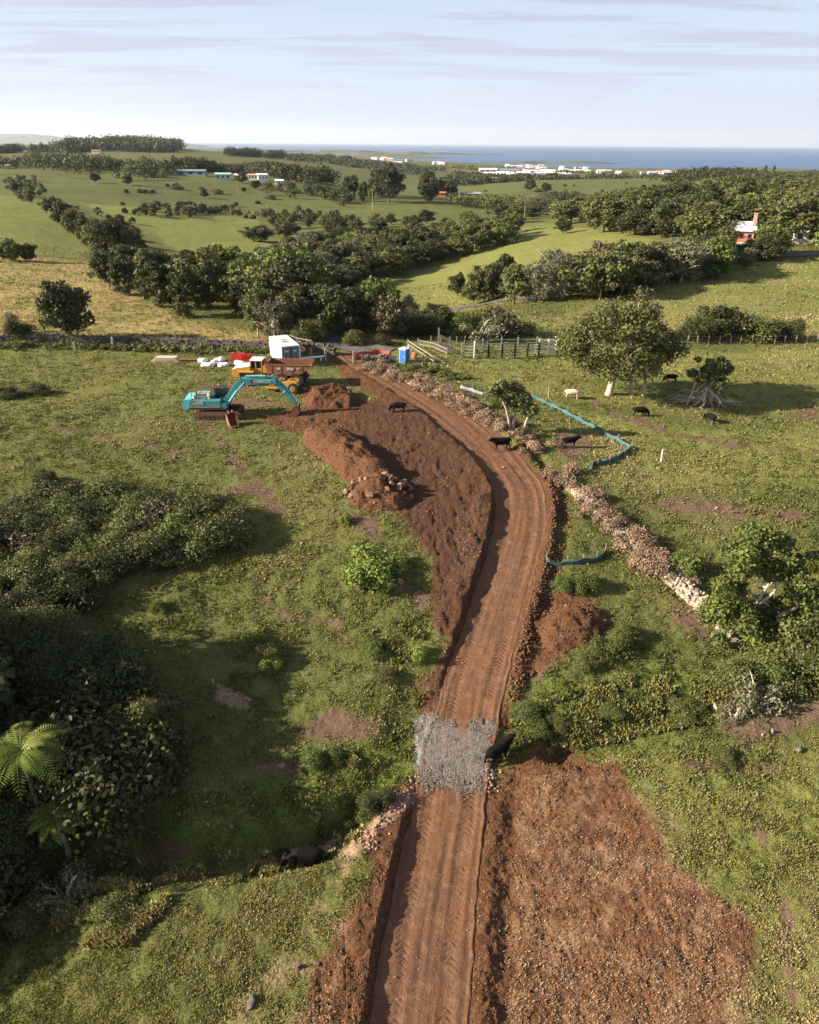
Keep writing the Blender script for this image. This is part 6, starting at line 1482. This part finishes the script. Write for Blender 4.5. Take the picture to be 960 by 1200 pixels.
# ---------------------------------------------------------------- portable toilet
q = at(474, 424); tl = empty('portable_toilet', (q.x, q.y, q.z), R(-35), 'blue portable toilet with pale roof at the farm entrance', 'portable toilet')
tl.scale = (.9, .9, .9); MB().box((0, 0, 1.05), (1.1, 1.15, 1.95), bev=.04).build('cabin', PBLUE, tl); MB().box((0, 0, 2.12), (1.2, 1.25, .12), bev=.04).box((0, 0, 2.22), (.9, .95, .12), bev=.05, taper=(.5, .5)).build('roof', WHT, tl)
MB().box((0, 0, .06), (1.2, 1.25, .12)).build('skid', DKG, tl); dd = MB().box((0, -.6, 1.08), (.78, .05, 1.8), bev=.01).build('door', BLUEP, tl); MB().box((.3, -.64, 1.05), (.06, .05, .16)).build('handle', WHT, dd)
MB().box((.57, 0, 1.08), (.03, .9, 1.7)).build('side_panel', BLUEP, tl); MB().cyl((.4, .4, 2.1), (.4, .4, 2.6), .06, seg=8).build('vent_pipe', WHT, tl)

# ---------------------------------------------------------------- fabric fences
def fabric_fence(name, label, pts, h, mat, stakes, cat, stake_mat=WOOD, sag=.12, stake_h=None):
    pth = resample(P(pts), .25); z = ground(pth[:, 0], pth[:, 1]); q0 = pth[0]; z0 = z[0]; root = empty(name, (q0[0], q0[1], z0), 0, label, cat)
    s = np.arange(len(pth)) * .25; V = []; L = s[-1]; sp = L / max(1, stakes - 1)
    tg = np.gradient(pth, axis=0); tg /= np.linalg.norm(tg, axis=1)[:, None]; nn = np.stack([tg[:, 1], -tg[:, 0]], 1)
    for k in range(len(pth)):
        sg = sag * math.sin(math.pi * ((s[k] % sp) / sp))
        for j in range(4):
            f = j / 3; off = .09 * math.sin(s[k] * 3.1 + j) * math.sin(math.pi * f) ; p = pth[k] + nn[k] * off; V.append((p[0] - q0[0], p[1] - q0[1], z[k] - z0 - .04 + (h - sg) * f))
    ix = np.arange(len(V)).reshape(-1, 4); Fc = np.stack([ix[:-1, :-1], ix[:-1, 1:], ix[1:, 1:], ix[1:, :-1]], -1).reshape(-1, 4)
    o = link('fabric', mesh_np('fabric', V, Fc, mat, True), root); md = o.modifiers.new('thick', 'SOLIDIFY'); md.thickness = .015
    sh = stake_h or h + .25
    for k in range(stakes):
        i = min(len(pth) - 1, int(round(k * sp / .25))); MB().box((0, 0, sh / 2 - .1), (.07, .07, sh + .2), bev=.008).build('stake', stake_mat, root, loc=(pth[i][0] - q0[0] - nn[i][0] * .1, pth[i][1] - q0[1] - nn[i][1] * .1, z[i] - z0))
fabric_fence('silt_fence', 'long teal silt fence crossing the cattle pasture', [(622, 466), (660, 484), (700, 505), (739, 527)], .55, SILT, 9, 'silt fence')
fabric_fence('silt_fence', 'short dark teal silt fence bending back to the long one', [(739, 528), (727, 536), (712, 543), (692, 547), (692, 551)], .55, SILT, 6, 'silt fence')
fabric_fence('silt_fence', 'curved teal silt fence piece beside the track bend', [(640, 662), (662, 663), (685, 660), (702, 656), (711, 647)], .5, SILT, 5, 'silt fence')
fabric_fence('silt_fence', 'crumpled grey geotextile lying on the overgrown wall', [(540, 455), (553, 459), (567, 464)], .5, paint('grey_geotextile', (.22, .25, .29), .7, dirt=.3), 3, 'geotextile')
fabric_fence('barrier_mesh', 'orange barrier mesh beside the farm entrance', [(416, 420), (430, 418), (446, 418), (458, 419)], 1.1, ORG, 5, 'barrier mesh', WOOD, .05)
fabric_fence('barrier_mesh', 'small red and white barrier strip behind the portable toilet', [(483, 420), (488, 421)], .9, ORG, 2, 'barrier mesh')
# ---------------------------------------------------------------- posts, rails, yards
def post(px, py, h, w, label, mat=WOOD, name='fence_post', group=None, cat='post'):
    q = at(px, py); o = MB().box((0, 0, h / 2 - .1), (w, w, h + .2), (0, 0, .3), bev=.02).box((0, 0, h * .75), (w * 1.1, w * 1.1, .04)).build(name, mat, None, loc=(q.x, q.y, q.z)); tag(o, label, cat, group); return o
post(775, 541, 1.3, .17, 'lone pale post standing in the cattle pasture', NEWW)
post(382, 423, 1.6, .26, 'left gate post of the farm entrance'); post(415, 424, 1.7, .26, 'right gate post of the farm entrance'); post(365, 420, 1.4, .2, 'thin post left of the farm entrance')
post(133, 408, 1.5, .22, 'white post in front of the dark stone wall', CREAM); post(88, 411, 1.1, .2, 'short white post at the left part of the dark wall', CREAM); post(446, 424, 1.1, .2, 'short post in the wall stub by the orange mesh')
post(643, 466, 1.2, .14, 'wooden stake at the top of the long silt fence')
def rail_fence(label, pts, n, h, rails, mat, name='rail_fence', cat='fence', pw=.16, rt_=.07):
    pth = resample(P(pts), .25); z = ground(pth[:, 0], pth[:, 1]); q0 = pth[0]; z0 = z[0]; root = empty(name, (q0[0], q0[1], z0), 0, label, cat); ids = [int(round(k * (len(pth) - 1) / (n - 1))) for k in range(n)]
    for i in ids: MB().box((0, 0, h / 2 - .1), (pw, pw, h + .3), bev=.015).build('post', mat, root, loc=(pth[i][0] - q0[0], pth[i][1] - q0[1], z[i] - z0))
    for zz_ in rails:
        mb = MB()
        for a, b in zip(ids[:-1], ids[1:]): mb.cyl((pth[a][0] - q0[0], pth[a][1] - q0[1], z[a] - z0 + zz_), (pth[b][0] - q0[0], pth[b][1] - q0[1], z[b] - z0 + zz_), rt_ / 2, seg=6)
        mb.build('rail', mat, root)
    return root
rail_fence('wooden rail fence running down from behind the portable toilet', [(478, 408), (490, 416), (500, 423), (508, 428)], 4, 1.2, (.55, 1.05), WOOD, rt_=.12)
rail_fence('two rail wooden fence left of the cattle yard', [(490, 408), (512, 413), (524, 419)], 3, 1.3, (.6, 1.1), WOOD, rt_=.12)
rail_fence('wooden rail beside the wall stub at the entrance', [(340, 400), (352, 405), (365, 407)], 3, 1.0, (.9,), WOOD, rt_=.12)
rail_fence('wire fence along the foot of the green hill', [(780, 403), (850, 403), (930, 402), (1010, 402), (1100, 402)], 26, 1.2, (.4, .75, 1.1), WOOD, 'wire_fence', 'wire fence', .14, .025)
rail_fence('wire fence between the entrance and the fig tree', [(505, 404), (520, 405), (545, 404)], 5, 1.2, (.4, .75, 1.1), WOOD, 'wire_fence', 'wire fence', .14, .025)
rail_fence('wire fence along the left green paddock', [(-20, 234), (60, 236), (95, 262), (112, 292)], 24, 1.3, (.7, 1.2), WOOD, 'wire_fence', 'wire fence', .16, .03)
YP = [(541, 419), (556, 420), (572, 420), (588, 420), (603, 419), (618, 418), (631, 417), (642, 417), (653, 417)]
for k in range(len(YP) - 1):
    rail_fence(['timber rail panel at the left end of the cattle yard', 'cattle yard panel second from its left end', 'cattle yard panel with the dark rails', 'middle cattle yard panel', 'cattle yard panel right of the middle', 'pale rail panel before the crush', 'white rail panel of the crush', 'tall white rail panel at the right end of the cattle yard'][k],
               [YP[k], YP[k + 1]], 2, 1.9 if k < 6 else 2.3, (.35, .75, 1.15, 1.55) if k < 6 else (.35, .7, 1.05, 1.4, 1.75, 2.1), WOOD if k < 5 else CREAM, 'cattle_fence', 'cattle fence', .2 if k < 7 else .16, .13)
rail_fence('back rail run of the cattle yard', [(545, 412), (580, 411), (620, 410), (650, 411)], 6, 1.8, (.5, 1.0, 1.5), GREYP, 'cattle_fence', 'cattle fence', .16, .09)
rail_fence('left side rails of the cattle yard', [(541, 419), (545, 412)], 2, 1.8, (.5, 1.0, 1.5), WOOD, 'cattle_fence', 'cattle fence', .16, .1)
rail_fence('right side rails of the cattle yard', [(653, 417), (650, 411)], 2, 2.0, (.5, 1.0, 1.5), CREAM, 'cattle_fence', 'cattle fence', .16, .1)
q = at(524, 412); lr = empty('loading_ramp', (q.x, q.y, q.z), 0, 'grey loading ramp with a tall post left of the cattle yard', 'ramp')
MB().prism([(-1.2, 0), (1.6, 0), (-1.2, 1.2)], -.6, .6).build('ramp', WOOD, lr); MB().box((-1.2, 0, 1.6), (.2, .2, 3.2)).build('post', WOOD, lr); MB().cyl((-1.2, -.6, 2.2), (1.7, -.6, .9), .06).cyl((-1.2, .6, 2.2), (1.7, .6, .9), .06).build('rail', WOOD, lr)
post(556, 420, 2.3, .22, 'post with a white cap near the left of the cattle yard', WHT, 'yard_marker_post')
def pole(px, py, h, label, arm=True):
    q = at(px, py); root = empty('utility_pole', (q.x, q.y, q.z), .5, label, 'utility pole'); MB().cyl((0, 0, -.5), (0, 0, h), .22 * h / 10, .15 * h / 10, 8).build('post', WOOD, root)
    if arm: MB().box((0, 0, h - .8), (2.2, .14, .14)).build('crossarm', WOOD, root); MB().cyl((-.9, 0, h - .75), (-.9, 0, h - .4), .07, seg=6).cyl((.9, 0, h - .75), (.9, 0, h - .4), .07, seg=6).build('insulator', WHT, root)
pole(437, 246, 13, 'tall pole in front of the dark grove'); pole(614, 262, 9, 'pale leaning pole on the sunlit far slope', False); pole(205, 252, 6, 'short pole on the big left hill', False)
pole(314, 256, 8, 'slender pole on the right part of the big left hill', False); pole(280, 232, 8, 'slender pole below the farmhouses', False)

# ---------------------------------------------------------------- cattle
def cow_mesh(name, mat, graze=True, seed=0):
    """one continuous body grown over a jointed skeleton, head towards +x"""
    P_ = {}; V = []; E = []; Rr = []
    def v(n, p, r, par=None):
        P_[n] = len(V); V.append(p); Rr.append(r)
        if par: E.append((P_[par], len(V) - 1))
    v('hip', (-.62, 0, 1.05), (.34, .38)); v('rump', (-.90, 0, 1.12), (.24, .27), 'hip'); v('belly', (-.1, 0, .97), (.43, .45), 'hip'); v('chest', (.42, 0, 1.0), (.38, .46), 'belly'); v('should', (.70, 0, 1.08), (.28, .40), 'chest')
    if graze:
        v('neck', (.98, .02, .92), (.19, .29), 'should'); v('poll', (1.18, .04, .62), (.16, .19), 'neck'); v('muz1', (1.27, .05, .40), (.13, .15), 'poll'); v('muz', (1.32, .06, .17), (.10, .105), 'muz1')
        hd = Vector((1.18, .04, .64))
    else:
        v('neck', (.98, .02, 1.20), (.19, .29), 'should'); v('poll', (1.22, .03, 1.36), (.16, .19), 'neck'); v('muz1', (1.42, .04, 1.26), (.13, .15), 'poll'); v('muz', (1.60, .05, 1.16), (.10, .11), 'muz1')
        hd = Vector((1.22, .03, 1.38))
    for s, nm in ((-1, 'r'), (1, 'l')):
        st = .07 * s * (1 if seed % 2 else -1)
        v('ear' + nm, (hd.x - .02, hd.y + s * .15, hd.z + .08), (.06, .05), 'poll'); v('ear2' + nm, (hd.x - .05, hd.y + s * .28, hd.z + .08), (.025, .05), 'ear' + nm)
        v('fs' + nm, (.62 + st, s * .19, .82), (.13, .16), 'should'); v('fk' + nm, (.64 + st, s * .20, .42), (.072, .08), 'fs' + nm); v('ff' + nm, (.62 + st * 1.6, s * .20, .10), (.05, .055), 'fk' + nm); v('fh' + nm, (.66 + st * 1.6, s * .20, .03), (.06, .07), 'ff' + nm)
        v('ht' + nm, (-.62 - st, s * .20, .84), (.16, .22), 'hip'); v('hn' + nm, (-.55 - st, s * .21, .66), (.11, .14), 'ht' + nm); v('hk' + nm, (-.80 - st * 1.4, s * .20, .44), (.07, .08), 'hn' + nm); v('hf' + nm, (-.76 - st * 1.6, s * .20, .10), (.05, .055), 'hk' + nm); v('hh' + nm, (-.72 - st * 1.6, s * .20, .03), (.06, .07), 'hf' + nm)
    v('t1', (-1.05, 0, 1.12), (.05, .05), 'rump'); v('t2', (-1.12, .02, .80), (.03, .03), 't1'); v('t3', (-1.10, .03, .48), (.045, .045), 't2')
    me = bpy.data.meshes.new('tmp'); me.from_pydata(V, E, []); o = bpy.data.objects.new('tmp', me); COL.objects.link(o)
    sk = o.modifiers.new('s', 'SKIN'); sk.use_smooth_shade = True
    for i, d in enumerate(me.skin_vertices[0].data): d.radius = Rr[i]; d.use_root = (i == 0)
    o.modifiers.new('u', 'SUBSURF').levels = 2
    bpy.context.view_layer.update(); dg = bpy.context.evaluated_depsgraph_get(); m2 = bpy.data.meshes.new_from_object(o.evaluated_get(dg)); bpy.data.objects.remove(o)
    m2.name = name; m2.materials.clear(); m2.materials.append(mat)
    for p in m2.polygons: p.use_smooth = True
    return m2
HB = paint('black_hide', (0.007, 0.006, 0.006), .8, dirt=.3, dirtcol=(.018, .012, .009), spec=.12); HC = paint('cream_hide', (0.62, 0.47, 0.33), .8, dirt=.25, dirtcol=(.45, .3, .2))
CG = cow_mesh('cow', HB, True, 0); CG2 = cow_mesh('cow', HB, True, 1); CS = cow_mesh('cow', HB, False, 1); CC = cow_mesh('cow', HC, True, 0)
def cow(m, px, py, rz, s, label):
    q = at(px, py)
    ti, d = near_path(np.array([q.x]), np.array([q.y]), TPc); z = q.z
    if abs(d[0]) < np.interp(ti[0], np.arange(len(TPc)), TPw): z = float(np.interp(ti[0], np.arange(len(TPc)), TPz)) - .2
    tag(link('cow', m, None, (q.x, q.y, z - .01), (0, 0, R(rz)), (s, s, s)), label, 'cow')
cow(CC, 670, 467, -8, 0.82, 'cream cow grazing in the pasture left of the fig tree')
cow(CG, 749, 488, 0, 0.82, 'black cow grazing right of the long silt fence')
cow(CG2, 832, 495, 115, 0.74, 'black cow seen end-on below the fallen tree')
cow(CG, 786, 448, 175, 0.78, 'black cow in the shade behind the fig tree')
cow(CS, 667, 524, 12, 0.78, 'black cow standing on trodden soil below the long silt fence')
cow(CS, 588, 524, -165, 0.90, 'black cow crossing the upper bend of the dirt track')
cow(CG2, 467, 483, 182, 0.78, 'black cow standing on bare soil left of the upper track')
cow(CG, 357, 1000, 183, 0.90, 'black cow grazing beside the creek at the lower left')
cow(CS, 583, 886, 38, 0.87, 'black cow standing at the right edge of the gravel crossing')

# ---------------------------------------------------------------- buildings
def gable(name, label, px, py, w, d, h, rh, rz, wallm, roofm, cat='house', wins=3, chim=None, group=None, near=False):
    q = at(px, py) if py < 1300 else Vector(((px - 480) / 972 * (py + 15), py, gz((px - 480) / 972 * (py + 15), py)))
    root = empty(name, (q.x, q.y, q.z), rz, label, cat, group)
    MB().prism([(-w/2, -.8), (w/2, -.8), (w/2, h), (0, h + rh * .96), (-w/2, h)], -d/2, d/2).build('wall', wallm, root)
    e = .5 if near else .06 * w
    r = MB(); r.prism([(-w/2 - e, h - rh * e / (w/2)), (0, h + rh), (0, h + rh + .25), (-w/2 - e, h + .25 - rh * e / (w/2))], -d/2 - e, d/2 + e); r.prism([(w/2 + e, h - rh * e / (w/2)), (0, h + rh), (0, h + rh + .25), (w/2 + e, h + .25 - rh * e / (w/2))], -d/2 - e, d/2 + e)
    ro = r.build('roof', roofm, root)
    if wins:
        for k in range(wins):
            MB().box((w/2 + .02, -d/2 + d * (k + .5) / wins, h * .55), (.08, d / wins * .4, h * .4)).build('window', GLS, root); MB().box((-w/2 - .02, -d/2 + d * (k + .5) / wins, h * .55), (.08, d / wins * .4, h * .4)).build('window', GLS, root)
    if chim: MB().box((chim[0], chim[1], h + rh * .5 + chim[2] / 2), (chim[3], chim[3], chim[2] + rh), bev=.03).box((chim[0], chim[1], h + rh + chim[2]), (chim[3] * 1.25, chim[3] * 1.25, .25)).build('chimney', wallm, ro)
    return root
gable('house', 'pink rendered house with a tall pink chimney among the trees', 865, 287, 5, 6.5, 4.2, 1.8, R(75), PINKW, WHT, chim=(-1.2, -3.0, 2.4, .8), near=True)
gable('outbuilding', 'low terracotta roofed wing in front of the pink house', 863, 292, 3.2, 7.5, 1.6, .9, R(88), PINKW, TERR, 'outbuilding', 2, near=True)
gable('outbuilding', 'low white roofed annex right of the pink house', 876, 293, 3.0, 5.0, 1.2, .5, R(95), WHT, WHT, 'outbuilding', 2, near=True)
gable('cottage', 'white roofed cottage half hidden by trees at the right', 940, 284, 4.5, 6, 3.2, 1.4, R(80), WHT, WHT, 'cottage', 2, near=True)
def shed(name, label, px, py, w, d, h, rz, wallm, roofm, cat='shed', rh=None): return gable(name, label, px, py, d, w, h, rh if rh is not None else d * .12, rz + R(90), wallm, roofm, cat, 3)
shed('farm_shed', 'long low dark shed on the far left hill', 225, 206, 26, 9, 4, 0, FARG, FARG)
shed('farmhouse', 'pale aqua farmhouse on the far left hill', 262, 210, 13, 8, 4, R(10), TEALW, TEALW, 'farmhouse'); shed('farmhouse', 'small white farm building right of the aqua farmhouse', 282, 210, 9, 7, 3.4, R(-10), CREAM, FARW, 'farmhouse')
shed('farmhouse', 'white gabled house among the far trees', 307, 212, 9, 8, 5, R(30), WHT, FARW, 'farmhouse'); shed('farmhouse', 'cream house left of the white gabled one', 297, 211, 8, 7, 4, R(0), CREAM, PINKW, 'farmhouse')
shed('farmhouse', 'orange roofed house at the foot of the wooded knoll', 114, 180, 15, 10, 5, 0, CREAM, TERR, 'farmhouse'); shed('farm_shed', 'grey roofed shed at the far left edge', 6, 194, 26, 12, 5, 0, CREAM, FARG)
shed('farm_shed', 'blue grey shed right of the dark grove', 551, 231, 20, 9, 3.5, R(-6), FARG, GREYP); shed('farmhouse', 'small white house in the far trees left of centre', 328, 216, 7, 6, 3, 0, WHT, FARW, 'farmhouse')
shed('farm_shed', 'small red roofed shed in the dark grove', 513, 230, 14, 8, 3, 0, PINKW, TERR)
rt3 = np.random.default_rng(61)
wl = []
for k in range(16):
    px = 570 + k * 5.9 + rt3.uniform(-2, 2); py = [2480, 2250, 2080, 2350][k % 4]
    shed('warehouse', 'white roofed shed %s in the cluster beyond the dark wood' % ['at the left end', 'second from the left end', 'near the left end', 'left of the middle', 'in the left half', 'just left of centre', 'at the centre', 'right of centre', 'in the right half', 'with a dark side', 'right of the dark sided one', 'in front at the right', 'behind at the right', 'near the right end', 'second from the right end', 'at the right end'][k],
         px, py, rt3.uniform(34, 58), rt3.uniform(22, 34), rt3.uniform(7, 11), rt3.uniform(-.3, .3), [CREAM, WHT, FARG][k % 3 if k != 9 else 2], FARW if k % 5 != 4 else FARG, 'warehouse')
for k in range(64):
    px = rt3.uniform(592, 690) if k < 34 else (rt3.uniform(695, 830) if k < 52 else rt3.uniform(405, 520)); py = rt3.uniform(3400, 4300) - (px - 592) * 4 if k < 34 else (rt3.uniform(2500, 3000) if k < 52 else rt3.uniform(2600, 3600))
    shed('town_house', 'small %s roofed house in the far coastal town' % ('pale' if k % 3 else 'terracotta'), px, py, rt3.uniform(17, 32), rt3.uniform(12, 17), rt3.uniform(7, 12), rt3.uniform(-.6, .6), [CREAM, WHT, CREAM][k % 3], TERR if k % 3 == 0 else FARW, 'house', 2)
for o in list(COL.objects):
    if o.type == 'EMPTY' and o.name.startswith('town_house'): o['group'] = 'houses of the far coastal town'
shed('house', 'white gabled house at the edge of the far right trees', 806, 212, 12, 8, 4, .4, WHT, FARW, 'house'); shed('house', 'pale houses block on the right skyline', 930, 205, 10, 8, 5, .2, WHT, FARW, 'house')
# ---------------------------------------------------------------- land across the bay
def landform(name, px0, px1, Y, prof, depth, mat, z0=0.0):
    """a long low hill: prof gives crest heights (m) along it"""
    u0, u1 = (px0 - 480) / 972, (px1 - 480) / 972; n = 90; V = []; cross = [(-1, 0), (-.7, .35), (-.4, .75), (-.12, .97), (0, 1), (.3, .8), (.7, .3), (1, 0)]
    for k in range(n):
        t = k / (n - 1); x = (u0 + (u1 - u0) * t) * (Y + 15); h = np.interp(t, np.linspace(0, 1, len(prof)), prof) * (1 + .12 * float(fbm(np.array([t * 18]), np.array([Y * .01]), 5, 4)[0]))
        for c_, hh in cross: V.append((x, Y + c_ * depth * (1 + .3 * math.sin(t * 9)), z0 - 6 + (h + 6) * hh))
    m = len(cross); ix = np.arange(n * m).reshape(n, m); Fc = np.stack([ix[:-1, :-1], ix[:-1, 1:], ix[1:, 1:], ix[1:, :-1]], -1).reshape(-1, 4)
    return struct(link(name, mesh_np(name, V, Fc, mat, True)))
def far_land():
    m, t, b = new_mat('far_land', .95, .05); geo = N(t, 'ShaderNodeNewGeometry'); n = noise(t, geo.outputs['Position'], .0035, 6, .7)
    wire(t, ramp(t, n, [(.4, (.035, .045, .022)), (.52, (.10, .11, .05)), (.7, (.16, .14, .09))]), b.inputs['Base Color']); return m
ML = far_land()
landform('headland', 325, 585, 9000, [4, 20, 34, 36, 30, 24, 26, 22, 14, 10, 4], 500, ML)
landform('headland', 380, 520, 6600, [2, 20, 30, 26, 18, 6], 260, ML)
landform('headland', 240, 400, 7600, [30, 40, 46, 36, 40, 30, 12, 3], 500, ML)
landform('headland', 560, 735, 5250, [2, 8, 12, 10, 14, 8, 2], 120, ML)
landform('coast_hills', -500, 360, 11500, [120, 110, 90, 70, 50, 60, 52, 40, 20, 6], 900, ML)
landform('mountain', -700, 130, 26000, [700, 640, 520, 430, 470, 400, 300, 330, 260, 120], 2500, ML)
landform('mountain', 130, 235, 19000, [20, 70, 165, 190, 110, 60, 20], 900, ML)
# ---------------------------------------------------------------- the air
hzm = bpy.data.materials.new('haze'); hzm.use_nodes = True; t = hzm.node_tree; t.nodes.clear()
pv = N(t, 'ShaderNodeVolumePrincipled'); pv.inputs['Color'].default_value = (.80, .88, 1.0, 1); pv.inputs['Density'].default_value = 2.4e-5; pv.inputs['Anisotropy'].default_value = .2
wire(t, pv.outputs[0], N(t, 'ShaderNodeOutputMaterial').inputs['Volume'])
HZ = True
if HZ:
    me = bpy.data.meshes.new('haze'); bm = bmesh.new(); bmesh.ops.create_cube(bm, size=1)
    for v in bm.verts: v.co = Vector((v.co.x * 130000, 35000 + v.co.y * 71000, (-80 if v.co.z < 0 else 900)))
    bm.to_mesh(me); bm.free(); me.materials.append(hzm); tag(link('haze', me), 'thin pale haze over the country towards the sea', 'haze', None, 'stuff')
# prototypes that found no place are removed
for p in PROT.values():
    if not p['used']:
        for ch in list(p.children): bpy.data.objects.remove(ch)
        bpy.data.objects.remove(p)
    else:
        for k in ('used', 'h', 'r', 'cat0'): del p[k]
for o in COL.objects:
    if o.type == 'EMPTY':
        for k in ('used', 'h', 'r', 'cat0'):
            if k in o: del o[k]
